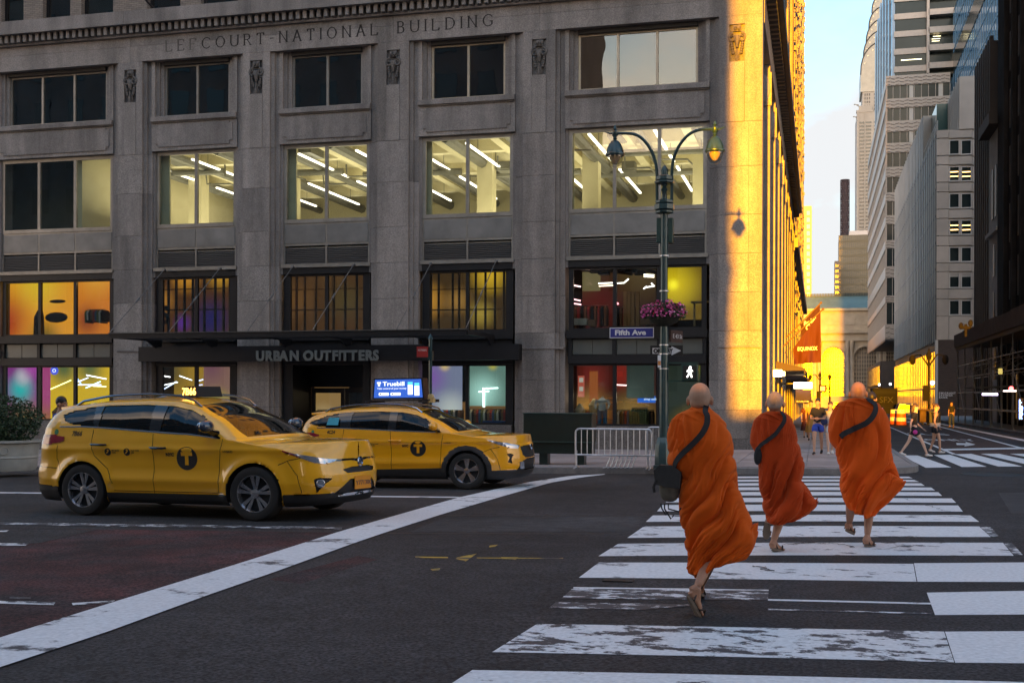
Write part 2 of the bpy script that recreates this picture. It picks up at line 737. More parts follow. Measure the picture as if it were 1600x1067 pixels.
bar((966, 849.6), (1567, 848), (1584, 868.3), (935, 869), 'paint')
bar((1568, 848), (1581, 848), (1598, 867), (1585, 868), 'paint_faint')
bar((1006, 822.5), (1530, 822.5), (1548, 839), (980, 840.5), 'paint')
bar((1531, 822.5), (1548, 823), (1560, 837), (1549, 839), 'paint_faint')
bar((1020, 805.3), (1516, 804.8), (1530, 815.3), (1009, 815.3), 'paint')
bar((1035, 789), (1497, 789.7), (1504.6, 799.3), (1026.5, 799), 'paint_new')
bar((1047, 778.3), (1487, 778.7), (1494, 785.5), (1040, 785), 'paint_new')
bar((1056, 769.5), (1466, 769), (1472, 774.7), (1050, 774.7), 'paint_new')
bar((1063, 762), (1455, 761.6), (1461, 766.2), (1058, 766.5), 'paint_new')
bar((1070, 755.6), (1439, 755), (1445, 759), (1066, 759.5), 'paint_new')
bar((1077, 750), (1428, 749.6), (1436, 752.8), (1073, 753), 'paint_new')
bar((1083, 744.9), (1420, 744.6), (1426, 747.2), (1080, 747.5), 'paint_new')
# crosswalk over the cross street
for tl, tr, br, bl in (((1385, 725), (1419, 725), (1432, 731.5), (1392, 731.5)), ((1408, 711.6), (1434, 711.6), (1486.6, 730.3), (1446.6, 731)),
      ((1459, 711), (1484, 710.5), (1542, 729.3), (1503, 729.8)), ((1490, 709.7), (1517.5, 709), (1598, 729), (1560, 729)),
      ((1532, 709), (1560.6, 709), (1654, 728.5), (1616, 728.5)), ((1577.5, 709), (1604, 709), (1712, 728), (1673, 728)),
      ((1621, 709), (1648, 709), (1770, 728), (1730, 728))):
 bar(tl, tr, br, bl, 'paint_new', dz=0.008)
# curved white line
TOPL = [(-60, 1016), (0, 997.4), (184, 939.7), (367.5, 883), (529, 831.6), (560, 822.5), (647.5, 797.5), (717.5, 777.5), (775, 764.5), (825, 753.7), (892.5, 743.6), (945, 740.8)]
BOTL = [(-60, 1066), (0, 1043.8), (166, 989), (324, 931), (429, 894.6), (551, 850), (607.5, 830.7), (687.5, 805), (767.5, 781), (825, 764.5), (860, 754.5), (910, 746), (945, 741.8)]

def resamp(P, n):
 x0, x1 = P[0][0], P[-1][0]
 r = []
 for k in range(n + 1):
  x = x0 + (x1 - x0) * k / n
  for a, b in zip(P, P[1:]):
   if a[0] <= x <= b[0] + 1e-9:
    t = (x - a[0]) / (b[0] - a[0])
    r.append((x, a[1] + (b[1] - a[1]) * t))
    break
 return r

paint_px('curved_lane_line', resamp(TOPL, 70), resamp(BOTL, 70), worn('paint_line', W_, 0.37, 0.43, 1.0, 0.6), dz=0.010)
paint_px('lane_line', [(-80, 768), (730, 776.2)], [(-80, 769.7), (730, 777.9)], M('paint'))
paint_px('worn_lane_line', [(-60, 815), (534, 824)], [(-60, 819), (534, 827)], M('paint_faint'), dz=0.006)
# red bus lane on the avenue: its far edge and the curved line bound it
RL_T = [(-60, 826), (100, 827.5), (520, 832.5), (521, 833)]
RL_B = [(-60, 1018), (-10, 1003), (184, 943), (367.5, 886), (526, 835)]
paint_px('red_bus_lane', resamp([(-60, 824), (526, 832)], 30), resamp(RL_B, 30), M('asphalt_red'), dz=0.003)
bar((-60, 826), (150, 828), (60, 849), (-60, 853), 'asphalt', dz=0.006, name='asphalt_patch')
bar((-60, 848), (46, 850), (40, 853), (-60, 854), 'paint_worn', dz=0.010, name='lane_dash')
bar((-60, 828), (14, 829), (10, 831.5), (-60, 832), 'paint_worn', dz=0.010, name='lane_dash')
bar((-60, 938), (87, 941.5), (84, 946), (-60, 942), 'paint_worn', dz=0.008, name='lane_dash')
bar((112, 943), (180, 939), (170, 942.6), (114, 946.5), 'paint_worn', dz=0.008, name='lane_dash')
bar((15, 933), (48, 934), (48, 936.5), (15, 936), 'paint_worn', dz=0.008, name='lane_dash')
# utility paint
bar((649, 869.5), (700, 870.2), (700, 872), (649, 871.5), 'paint_yellow', name='utility_mark')
bar((714, 871), (745, 865), (728, 877), (712, 873), 'paint_yellow', name='utility_mark')
bar((745, 871.2), (880, 871.8), (880, 873), (745, 872.4), 'paint_yellow', name='utility_mark')
bar((783, 870.8), (810, 871.2), (806, 874.4), (784, 873.4), 'paint_yellow', dz=0.006, name='utility_mark')
bar((672, 889), (688, 888), (686, 891.5), (676, 891.5), 'paint_yellow', name='utility_mark')
bar((765, 852.5), (778, 851), (774, 854), (764, 855), 'paint_yellow', name='utility_mark')
# tar-sealed seams, worn patches
M('asphalt_old', (0.050, 0.048, 0.050), 0.9, n=0.35, ns_=4.0, n2=0.5, n2s=0.5, sp=0.95, sps=60.0, bump=0.6, bs=70)
M('asphalt_dark', (0.028, 0.027, 0.03), 0.7, n=0.35, ns_=4.0, n2=0.5, n2s=0.8, sp=0.8, sps=60.0, bump=0.4, bs=90)
bar((700, 806), (1006, 807), (980, 832), (640, 831), 'asphalt_old', dz=0.0015, name='asphalt_patch')
bar((1560, 770), (1660, 768), (1700, 800), (1580, 802), 'asphalt_dark', dz=0.0015, name='asphalt_patch')
bar((420, 905), (560, 868), (590, 874), (470, 912), 'asphalt_red', dz=0.0013, name='asphalt_patch')
M('tar', (0.015, 0.015, 0.017), 0.7, bump=0.2)
bar((530, 831.8), (965, 833.2), (965, 834.4), (530, 833.2), 'tar', dz=0.002, name='road_seam')
bar((690, 804.6), (1010, 805.4), (1010, 806.3), (690, 805.6), 'tar', dz=0.002, name='road_seam')
for a, b in (((1290, 846), (1340, 856)), ((1405, 777), (1450, 790)), ((1450, 790), (1490, 802)), ((1230, 851), (1290, 846)), ((1180, 884), (1205, 893)), ((1505, 806), (1600, 800))):
 mb = MB()
 A_, B_ = Gz(*a), Gz(*b)
 L_ = (B_ - A_)
 pts = []
 for k in range(15):
  p = A_ + L_ * (k / 14) + Vector((random.uniform(-.05, .05), random.uniform(-.06, .06), 0))
  pts.append(p)
 for p, q in zip(pts, pts[1:]):
  wv = Vector((0, 1, 0)) * random.uniform(.008, .03)
  mb.quad(*[(c.x, c.y, gz(c.x, c.y) + 0.007) for c in (p - wv, q - wv, q + wv, p + wv)])
 struct('road_crack', mb, M('tar'))
# bus lane on the cross street
Xa, Xb = Gz(1495, 711).x, Gz(1600, 699).x
paint_px('cross_street_bus_lane', [(1312, 634), (1342, 634)], [(1501, 713), (1640, 713)], M('asphalt_brown'), dz=0.003, sub=1.0)
paint_px('lane_line', [(1312, 634), (1495, 710)], [(1311, 634), (1488, 710)], M('paint_new'), dz=0.008, sub=1.0)
paint_px('lane_line', [(1345, 634), (1640, 710.5)], [(1344, 634), (1640, 713)], M('paint_new'), dz=0.008, sub=1.0)
paint_px('lane_line', [(1420, 652), (1640, 694.5)], [(1420, 653), (1640, 697.5)], M('paint'), dz=0.008, sub=1.0)
bar((1474, 701.5), (1640, 698.5), (1640, 701), (1478, 704), 'paint_new', dz=0.011, name='stop_line')
bar((1494, 692.3), (1510, 692.6), (1511, 695.6), (1495, 695.4), 'paint_new', dz=0.010, name='lane_arrow')
bar((1509, 690.5), (1524, 694.5), (1521, 695.5), (1507, 697.6), 'paint_new', dz=0.010, name='lane_arrow')

def road_text(body, p0, p1, width, length, label=None):
 a = Gz(*p0)
 me = text_mesh(body, 1, 0.0, 0.02)
 xs_ = [v.co.x for v in me.vertices]
 ys_ = [v.co.y for v in me.vertices]
 x0, x1, y0, y1 = min(xs_), max(xs_), min(ys_), max(ys_)
 for v in me.vertices:
  # read by traffic coming toward +Y... letters stand along the lane
  X = a.x + (v.co.x - x0) / (x1 - x0) * width
  Y = a.y + (v.co.y - y0) / (y1 - y0) * length
  v.co = (X, Y, gz(X, Y) + 0.010)
 me.materials.append(M('paint_new'))
 o = bpy.data.objects.new('road_lettering', me)
 COL.objects.link(o)
 o['kind'] = 'structure'

road_text('ONLY', (1448, 688.5), None, 2.1, 2.6)
road_text('BUS', (1424, 679.5), None, 1.9, 3.4)
road_text('BUS', (1398, 660), None, 1.9, 7)
# manhole and small gratings
def cover(px, py, r, name='manhole_cover', dz=0.005):
 c = Gz(px, py)
 mb = MB().lathe((c.x, c.y, c.z + dz - 0.02), [(r, 0), (r, 0.022), (r * .93, 0.024), (r * .93, 0.02), (r * .2, 0.02)], 28)
 return struct(name, mb, M('iron'), smooth=True)

cover(1555, 741.5, 0.75)
c = Gz(966, 908)
mb = MB().box(c.x - .14, c.x + .14, c.y - .05, c.y + .05, c.z - .02, c.z + 0.012)
struct('valve_cover', mb, M('iron'))

# ---------------------------------------------------------------- pavements
KX, KY = None, None
kl = Gz(0, 737), Gz(900, 743), Gz(1180, 741)
YK = kl[2].y                     # far kerb of the avenue
XK = 2.35                        # kerb of the cross street on the tall building's side
KH = 0.15

def kerb_y(x):
 a, b = kl[0], kl[2]
 return a.y + (b.y - a.y) * (x - a.x) / (b.x - a.x)

YK0 = kerb_y(-44)
print('kerb', kl, XK)
# pavement outline: straight kerb, rounded corner, then along the cross street
rc = 2.6
path = []
for x in arange(-44, XK - rc, 0.9):
 path.append((x, kerb_y(x) if x < XK - rc else kerb_y(XK - rc)))
yc = kerb_y(XK - rc) + rc
for k in range(1, 10):
 an = -math.pi / 2 + k * math.pi / 2 / 9
 path.append((XK - rc + rc * math.cos(an), yc + rc * math.sin(an)))
for y in arange(yc + 1, 250, 2.0 if True else 1)[0:]:
 path.append((XK, y))
mb, mk = MB(), MB()
for (a, b) in zip(path, path[1:]):
 t = Vector((b[0] - a[0], b[1] - a[1])).normalized()
 nrm = Vector((-t.y, t.x))
 A = [(a[0] + nrm.x * d, a[1] + nrm.y * d) for d in (0, 0.16)]
 B = [(b[0] + nrm.x * d, b[1] + nrm.y * d) for d in (0, 0.16)]
 za, zb = gz(*a), gz(*b)
 mk.add([(A[0][0], A[0][1], za - .05), (B[0][0], B[0][1], zb - .05), (B[0][0], B[0][1], zb + KH - .01), (A[0][0], A[0][1], za + KH - .01),
   (A[1][0], A[1][1], za + KH), (B[1][0], B[1][1], zb + KH), (A[1][0], A[1][1], za), (B[1][0], B[1][1], zb)],
   [(0, 1, 2, 3), (3, 2, 5, 4), (4, 5, 7, 6)])
struct('kerb', mk, M('kerb'))
# base sheet of the pavement (just below the slabs)
xs = arange(-44, XK - rc - 0.2, 1.0)
mb = MB()
for a, b in zip(xs, xs[1:]):
 ya, yb = kerb_y(a) + .16, kerb_y(b) + .16
 n = 8
 for k in range(n):
  q = []
  for (x, y0) in ((a, ya), (b, yb)):
   for kk in (k, k + 1):
    y = y0 + (YF + 1 - y0) * kk / n
    q.append((x, y, gz(x, y) + KH - 0.012))
  mb.quad(q[0], q[2], q[3], q[1])
# corner + cross-street pavement
cen = (XC - 0.5, YF + 1)
for (a, b) in zip(path, path[1:]):
 if a[0] < XK - rc - 0.3:
  continue
 ax = (a[0] - .16 if a[1] > yc - .01 else a[0], a[1] + (.16 if a[1] <= yc - rc + .2 else 0))
 bx = (b[0] - .16 if b[1] > yc - .01 else b[0], b[1])
 if b[1] < YF + 1:
  mb.add([(p[0], p[1], gz(*p) + KH - .012) for p in (ax, bx, cen)], [(0, 1, 2)])
 else:
  p4 = [(XC - .5, a[1]), (bx[0], a[1]), (bx[0], b[1]), (XC - .5, b[1])]
  mb.add([(p[0], p[1], gz(*p) + KH - .012) for p in p4], [(0, 1, 2, 3)])
pave = struct('pavement', mb, M('concrete'))
mb = MB()
# slabs one by one
slabs = 0
SW = 1.5
row = 0
M('slab_a', (0.36, 0.305, 0.29), 0.8, n=0.15, ns_=3, n2=0.3, n2s=0.5, sp=0.2, sps=60, bump=0.15, spec=0.5)
M('slab_b', (0.32, 0.275, 0.265), 0.8, n=0.15, ns_=3, n2=0.3, n2s=0.5, sp=0.2, sps=60, bump=0.15, spec=0.5)

def slab(x0, x1, y0, y1):
 g_ = 0.008
 z = [gz(x, y) + KH for x, y in ((x0, y0), (x1, y0), (x1, y1), (x0, y1))]
 j = random.uniform(-.0015, .0025)
 m = MB()
 x0 += g_
 x1 -= g_
 y0 += g_
 y1 -= g_
 P = ((x0, y0), (x1, y0), (x1, y1), (x0, y1))
 m.add([(P[k][0], P[k][1], z[k] - .03) for k in range(4)] + [(P[k][0], P[k][1], z[k] + j) for k in range(4)],
   [(4, 5, 6, 7), (0, 1, 5, 4), (1, 2, 6, 5), (2, 3, 7, 6), (3, 0, 4, 7)])
 m.build('paving_slab', M(random.choice(('slab_a', 'slab_b'))), pave)

for i, x in enumerate(arange(-24.4, XC + .001, SW)[:-1]):
 y = kerb_y(x + SW / 2) + .4
 while y < YF - .1:
  y2 = min(y + 1.6, YF + .3)
  slab(x, x + SW, y, y2)
  y = y2
for x in (XC + 0.02, XC + 1.45, ):
 y = kerb_y(0) + rc + .3 if x > 0 else kerb_y(0) + 0.6
 while y < 75:
  slab(x, x + 1.42, y, y + 1.6)
  y += 1.6
# opposite pavement on the cross street's right side
mk = MB()
XR = Gz(1600, 681).x
print('XR', XR)
for a, b in zip(arange(50, 290, 6), arange(50, 290, 6)[1:]):
 za, zb = gz(XR, a), gz(XR, b)
 mk.add([(XR, a, za - .05), (XR, b, zb - .05), (XR, b, zb + KH), (XR, a, za + KH), (XR + 9, b, zb + KH), (XR + 9, a, za + KH)], [(0, 3, 2, 1), (3, 5, 4, 2)])
mk.add([(XR, 50, -.3), (60, 50, -.3), (60, 50, KH - .18), (XR, 50, KH - .18)], [(0, 1, 2, 3)])
struct('far_pavement', mk, M('concrete_dark'))
# ================================================================== the old stone building on the avenue
M('stone', (0.245, 0.218, 0.198), 0.75, n=0.12, ns_=2.5, n2=0.42, n2s=0.351, sp=0.32, sps=34, bump=0.35, bs=50, streak=True)
M('stone_b', (0.215, 0.193, 0.177), 0.75, n=0.12, ns_=2.5, n2=0.42, n2s=0.41, sp=0.32, sps=34, bump=0.35, bs=50, streak=True)
M('stone_c', (0.265, 0.237, 0.215), 0.75, n=0.12, ns_=2.5, n2=0.25, n2s=0.51, sp=0.42, sps=34, bump=0.35, bs=50, streak=True)
M('stone_base', (0.13, 0.12, 0.115), 0.55, n=0.2, ns_=3, n2=0.3, n2s=0.6, sp=0.5, sps=34, bump=0.2)
M('joint', (0.06, 0.055, 0.05), 0.95)
M('frame_metal', (0.27, 0.25, 0.22), 0.45, 0.5, n=0.15, ns_=4, n2=0.2)
M('bronze', (0.42, 0.36, 0.27), 0.45, 0.5, n=0.15, ns_=4, n2=0.2)
M('panel_metal', (0.20, 0.195, 0.185), 0.5, 0.35, n=0.12, ns_=2, n2=0.25, n2s=0.8)
M('louvre', (0.075, 0.072, 0.068), 0.6, 0.3)
M('black_metal', (0.012, 0.012, 0.014), 0.45, 0.3, n=0.2, ns_=6, bump=0.05)
M('dark_stone', (0.035, 0.032, 0.03), 0.7)
glass('win', (0.82, 0.86, 0.84), 0.02)
glass('win_top', (0.55, 0.58, 0.58), 0.045, bumpy=0.05)
M('blind', (0.035, 0.035, 0.038), 0.8, n=0.2, ns_=1.5)

BZ = fz
zb = -1.1
Z = {k: fz(1106, k) for k in (685, 667, 640, 594, 583, 567, 553, 526, 517, 513, 509, 457, 411, 400, 394, 363, 361, 337, 323, 317, 262, 197, 187, 130)}
zS0, zW1, zT1 = fz(1000, 133), fz(1000, 128), fz(1000, 43)   # sill / top row glass bottom and top
zL = fz(1000, 36)                                              # underside of the entablature
zD0, zD1, zC = fz(400, 42), fz(400, 28), fz(400, 6)
bays = [(-212, -72, 2), (-10, 172, 3), (232, 366, 2), (432, 576, 2), (650, 802, 2), (880, 1107, 3)]
BX = [(fx(a), fx(b), n) for a, b, n in bays]
piers = [(-290, -212), (-72, -10), (172, 232), (366, 432), (576, 650), (802, 880), (1107, 1190)]
PXX = [(fx(a), fx(b)) for a, b in piers]
PXX[0] = (PXX[0][0], PXX[0][1])
TOPH = 62.0
bld = thing('office_building', 'grey stone department building with carved name band and golden sunlit corner pier', 'building', ((BX[0][0] + XC) / 2, YF + 8, 0))
XW = PXX[0][0]

# ---- pier blocks
lv = [zb, Z[685], Z[640], Z[594], Z[517], Z[457], (Z[457] + Z[337]) / 2, Z[337], Z[262], Z[187] - 0.12, zL]
jt = 0.005
mbj = MB()
for pi, (x0, x1) in enumerate(PXX):
 last = pi == len(PXX) - 1
 w_ = x1 - x0
 s1, s2 = 0.16, 0.13
 mbj.box(x0 + .05, x1 - (.05 if not last else .06), YF + .22, YF + .95, zb, zL)
 for k in range(len(lv) - 1):
  z0, z1 = lv[k] + jt, lv[k + 1] - jt
  mt = M(random.choice(('stone', 'stone_b', 'stone_c', 'stone')) if k else 'stone_base')
  top = k == len(lv) - 2

  def prism_block(poly, za, zb_, nm='stone_block', m_=mt):
   mb = MB().prism(poly, lambda u, v, d: (u, v, d), za, zb_)
   return mb.build(nm, m_, bld)
  pr = 0.03 if k == 0 else 0.0
  if not last:
   prism_block([(x0, YF + .9), (x0, YF + .2), (x0 + s1 - .004, YF + .2), (x0 + s1 - .004, YF + .9)], z0, z1)
   prism_block([(x0 + s1 + .004, YF + .9), (x0 + s1 + .004, YF + .1), (x0 + s1 + s2 - .004, YF + .1), (x0 + s1 + s2 - .004, YF + .9)], z0, z1)
   prism_block([(x1 - s1 + .004, YF + .9), (x1 - s1 + .004, YF + .2), (x1, YF + .2), (x1, YF + .9)], z0, z1)
   prism_block([(x1 - s1 - s2 + .004, YF + .9), (x1 - s1 - s2 + .004, YF + .1), (x1 - s1 - .004, YF + .1), (x1 - s1 - .004, YF + .9)], z0, z1)
   a, b = x0 + s1 + s2, x1 - s1 - s2
  else:
   prism_block([(x0, YF + .9), (x0, YF + .2), (x0 + s1 - .004, YF + .2), (x0 + s1 - .004, YF + .9)], z0, z1)
   prism_block([(x0 + s1 + .004, YF + .9), (x0 + s1 + .004, YF + .1), (x0 + s1 + s2 - .004, YF + .1), (x0 + s1 + s2 - .004, YF + .9)], z0, z1)
   a, b = x0 + s1 + s2, x1
  if not top:
   if last:
    c = b - .42
    prism_block([(a + .004, YF + .9), (a + .004, YF - pr), (c - .003, YF - pr), (c - .003, YF + .9)], z0, z1)
    prism_block([(c + .003, YF + .95), (c + .003, YF - pr), (b, YF - pr), (b, YF + .95)], z0, z1)
   else:
    prism_block([(a + .004, YF + .9), (a + .004, YF - pr), (b - .004, YF - pr), (b - .004, YF + .9)], z0, z1)
  else:
   # upper block: cross-shaped niche with a carved ram's head, inlaid stone below
   cx = (a + b) / 2 if not last else fx(1150)
   oz1, oz0 = fz(1150, 38) if 0 else zL - 0.28, zL - 1.45
   zn0 = oz0 - 0.02
   hw = 0.24
   prism_block([(a + .004, YF + .9), (a + .004, YF), (cx - hw, YF), (cx - hw, YF + .9)], z0, z1)
   prism_block([(cx + hw, YF + .9), (cx + hw, YF), (b - (0 if last else .004), YF), (b - (0 if last else .004), YF + .9)], z0, z1)
   prism_block([(cx - hw + .006, YF + .5), (cx - hw + .006, YF - .015), (cx + hw - .006, YF - .015), (cx + hw - .006, YF + .5)], z0, oz0 - .004, 'stone_block', M('stone_c'))
   prism_block([(cx - hw + .004, YF + .5), (cx - hw + .004, YF), (cx + hw - .004, YF), (cx + hw - .004, YF + .5)], oz1 + .005, z1)
   prism_block([(cx - hw, YF + .5), (cx - hw, YF + .09), (cx + hw, YF + .09), (cx + hw, YF + .5)], oz0, oz1, 'niche', M('stone_base'))
   # carving
   c = MB()
   zt = oz1
   yy = YF + .02
   c.box(cx - .13, cx + .13, YF - .0, YF + .12, zt - .22, zt - .02)
   for s_ in (-1, 1):
    c.ell((cx + s_ * .06, yy - .03, zt - .13), .05, .05, .07, 8, 6)
    pts, rr = [], []
    for q in range(15):
     an = R(100) - q * R(32)
     ra = .125 - q * .0065
     pts.append((cx + s_ * (.145 + ra * math.cos(an) * 1.0), yy - .02 - .002 * q, zt - .42 + ra * math.sin(an) * 1.15))
     rr.append(.05 - q * .0022)
    c.tube(pts, rr, 6)
    for q in range(5):
     c.ell((cx + s_ * (.17 - q * .012), yy - .01, zt - .60 - q * .075), .055, .05, .045, 8, 5)
   # head of the ram
   hp = [(-.36, .085, .09), (-.44, .10, .11), (-.52, .09, .12), (-.60, .07, .10), (-.68, .052, .09), (-.74, .04, .06)]
   base = len(c.v)
   for (dz_, rx_, ry_) in hp:
    for q in range(10):
     an = 2 * math.pi * q / 10
     c.v.append((cx + rx_ * math.cos(an), YF - .0 - ry_ * max(0, math.sin(an)) + .02, zt + dz_))
   for j in range(len(hp) - 1):
    for q in range(10):
     c.f.append((base + j * 10 + q, base + j * 10 + (q + 1) % 10, base + (j + 1) * 10 + (q + 1) % 10, base + (j + 1) * 10 + q))
   # stem with leaves
   c.box(cx - .10, cx + .10, YF + .02, YF + .12, oz0, zt - .82)
   for q in range(3):
    c.tube([(cx, YF - .01, oz0 + .02 + q * .07), (cx - .07, YF, oz0 + .10 + q * .07)], .018, 5)
    c.tube([(cx, YF - .01, oz0 + .02 + q * .07), (cx + .07, YF, oz0 + .10 + q * .07)], .018, 5)
   c.tube([(cx, YF - .01, oz0), (cx, YF - .01, zt - .78)], .022, 6)
   c.build('ram_carving', M('carving', (0.11, 0.10, 0.092), 0.7, n=0.5, ns_=14, bump=0.5), bld, smooth=True)
# belt moulding on the piers
for (x0, x1) in PXX:
 MB().cbox(x0 + .3, x1 + (0 if x1 != PXX[-1][1] else .02), YF - .035, YF + .3, Z[594] + 1.02, Z[594] + 1.09, .01).build('belt_moulding', M('stone_b'), bld)
mbj.build('wall_core', M('joint'), bld)

# ---- entablature with the carved name, dentils, cornice
ex = [XW - .2] + [(a + b) / 2 for a, b in PXX[1:-1]] + [XC]
for a, b in zip(ex, ex[1:]):
 MB().box(a + .004, b - .004 if b != XC else b, YF, YF + .9, zL, zL + .55).build('lintel_stone', M('stone'), bld)
 MB().box(a + .004, b - .004 if b != XC else b, YF - .0, YF + .9, zL + .558, zD0).build('frieze_stone', M(random.choice(('stone', 'stone_b'))), bld)
mb = MB()
x = XW
while x < XC - .1:
 mb.box(x, x + .13, YF - .28, YF + .1, zD0 + .06, zD1 + .02)
 x += .26
tag(mb.build('dentils', M('stone_b'), bld), kind='stuff')
MB().box(XW - .2, XC + .02, YF - .12, YF + .6, zD0 - .02, zD0 + .06).build('cornice_bed', M('stone_b'), bld)
MB().box(XW - .2, XC + .02, YF - .02, YF + .6, zD0 + .061, zD1 + .02).build('cornice_back', M('stone_base'), bld)
for a, b in zip(ex, ex[1:]):
 MB().box(a + .005, b - .005 if b != XC else b + .3, YF - .42, YF + .6, zD1 + .021, zC).build('cornice_stone', M('stone_b'), bld)

# carved Roman capitals, one mesh per letter
GL = {
 'L': [[(0, 1), (0, 0), (.55, 0), (.6, .18)]],
 'E': [[(0, 0), (0, 1)], [(.6, .18), (.56, 0), (0, 0)], [(0, .52), (.42, .52)], [(0, 1), (.52, 1), (.56, .84)]],
 'F': [[(0, 0), (0, 1)], [(0, .52), (.42, .52)], [(0, 1), (.54, 1), (.58, .84)]],
 'C': [[(.78, .82), (.62, .96), (.42, 1), (.2, .92), (.05, .72), (0, .5), (.05, .28), (.2, .08), (.42, 0), (.62, .04), (.78, .18)]],
 'O': [[(.42, 1), (.2, .93), (.05, .72), (0, .5), (.05, .28), (.2, .07), (.42, 0), (.64, .07), (.79, .28), (.84, .5), (.79, .72), (.64, .93), (.42, 1)]],
 'U': [[(0, 1), (0, .35), (.06, .12), (.2, .02), (.36, 0), (.52, .02), (.66, .12), (.72, .35), (.72, 1)]],
 'R': [[(0, 0), (0, 1)], [(0, 1), (.32, 1), (.48, .92), (.52, .76), (.48, .6), (.32, .52), (0, .52)], [(.28, .52), (.62, 0)]],
 'T': [[(.33, 0), (.33, 1)], [(0, .84), (.03, 1), (.63, 1), (.66, .84)]],
 'N': [[(0, 0), (0, 1)], [(0, 1), (.68, 0)], [(.68, 0), (.68, 1)]],
 'A': [[(0, 0), (.36, 1)], [(.36, 1), (.72, 0)], [(.13, .36), (.59, .36)]],
 'I': [[(0, 0), (0, 1)]],
 'B': [[(0, 0), (0, 1)], [(0, 1), (.3, 1), (.44, .92), (.48, .77), (.44, .62), (.3, .54), (0, .54)], [(.3, .54), (.48, .45), (.54, .27), (.48, .09), (.32, 0), (0, 0)]],
 'D': [[(0, 0), (0, 1)], [(0, 1), (.3, 1), (.56, .9), (.7, .7), (.74, .5), (.7, .3), (.56, .1), (.3, 0), (0, 0)]],
 'G': [[(.78, .82), (.62, .96), (.42, 1), (.2, .92), (.05, .72), (0, .5), (.05, .28), (.2, .08), (.42, 0), (.62, .04), (.78, .16), (.78, .42)], [(.6, .42), (.84, .42)]],
 '-': [[(0, .45), (.3, .45)]],
}
WD = {'L': .6, 'E': .6, 'F': .58, 'C': .78, 'O': .84, 'U': .72, 'R': .62, 'T': .66, 'N': .68, 'A': .72, 'I': .0, 'B': .54, 'D': .74, 'G': .84, '-': .3, ' ': .62}
txt = 'LEFCOURT-NATIONAL BUILDING'
ch = (fz(765, 23) - fz(765, 41))
bz_ = fz(765, 41)
xa, xb = fx(258), fx(768)
adv = sum(WD[c] for c in txt)
gap = ((xb - xa) / ch - adv) / (len(txt) - 1)
M('carved', (0.025, 0.022, 0.02), 0.9)
x = xa
for i, c in enumerate(txt):
 if c != ' ':
  mb = MB()
  for st in GL[c]:
   P = [(x + u * ch, bz_ + v * ch) for u, v in st]
   for (a, b) in zip(P, P[1:]):
    vert = abs(b[0] - a[0]) < abs(b[1] - a[1]) * .6
    wd = (.052 if vert else .032)
    dx, dz_ = b[0] - a[0], b[1] - a[1]
    l = math.hypot(dx, dz_) or 1
    ex_ = .01
    a2 = (a[0] - dx / l * ex_, a[1] - dz_ / l * ex_)
    b2 = (b[0] + dx / l * ex_, b[1] + dz_ / l * ex_)
    mb.bar((a2[0], YF - .0, a2[1]), (b2[0], YF - .0, b2[1]), wd, .008, up=(0, 1, 0))
   for (u, v) in (P[0], P[-1]):
    if c not in '-OCG' and (abs(v - bz_) < .02 or abs(v - bz_ - ch) < .02):
     mb.bar((u - .05, YF, v), (u + .05, YF, v), .02, .0085, up=(0, 1, 0))
  worn_l = i < 3
  mb.build('carved_letter', M('carved') if not worn_l else M('carved_worn', (0.11, 0.10, 0.09), 0.9, n=0.5, ns_=6), bld)
 x += (WD[c] + gap) * ch

# ---- bays
RD = 0.42   # recess of the window plane
yw = YF + RD

def window(x0, x1, z0, z1, n, y, fm, gm, fw=.06, mw=.09, outer=.09, name='window', splits=None):
 """n panes between x0..x1; returns window part"""
 f = MB()
 f.box(x0, x0 + outer, y - .05, y + .06, z0, z1)
 f.box(x1 - outer, x1, y - .05, y + .06, z0, z1)
 f.box(x0 + outer, x1 - outer, y - .05, y + .06, z1 - fw, z1)
 f.box(x0 + outer, x1 - outer, y - .06, y + .06, z0, z0 + fw)
 pw = (x1 - x0 - 2 * outer - (n - 1) * mw) / n
 for k in range(1, n):
  xm = x0 + outer + k * pw + (k - 1) * mw
  f.box(xm, xm + mw, y - .055, y + .055, z0 + fw, z1 - fw)
 o = f.build(name, M(fm), bld)
 rects = []
 for k in range(n):
  xp = x0 + outer + k * (pw + mw)
  rects.append((xp, xp + pw))
  MB().box(xp - .005, xp + pw + .005, y - .006, y + .006, z0 + fw - .005, z1 - fw + .005).build('pane', M(gm), o)
 return o, rects

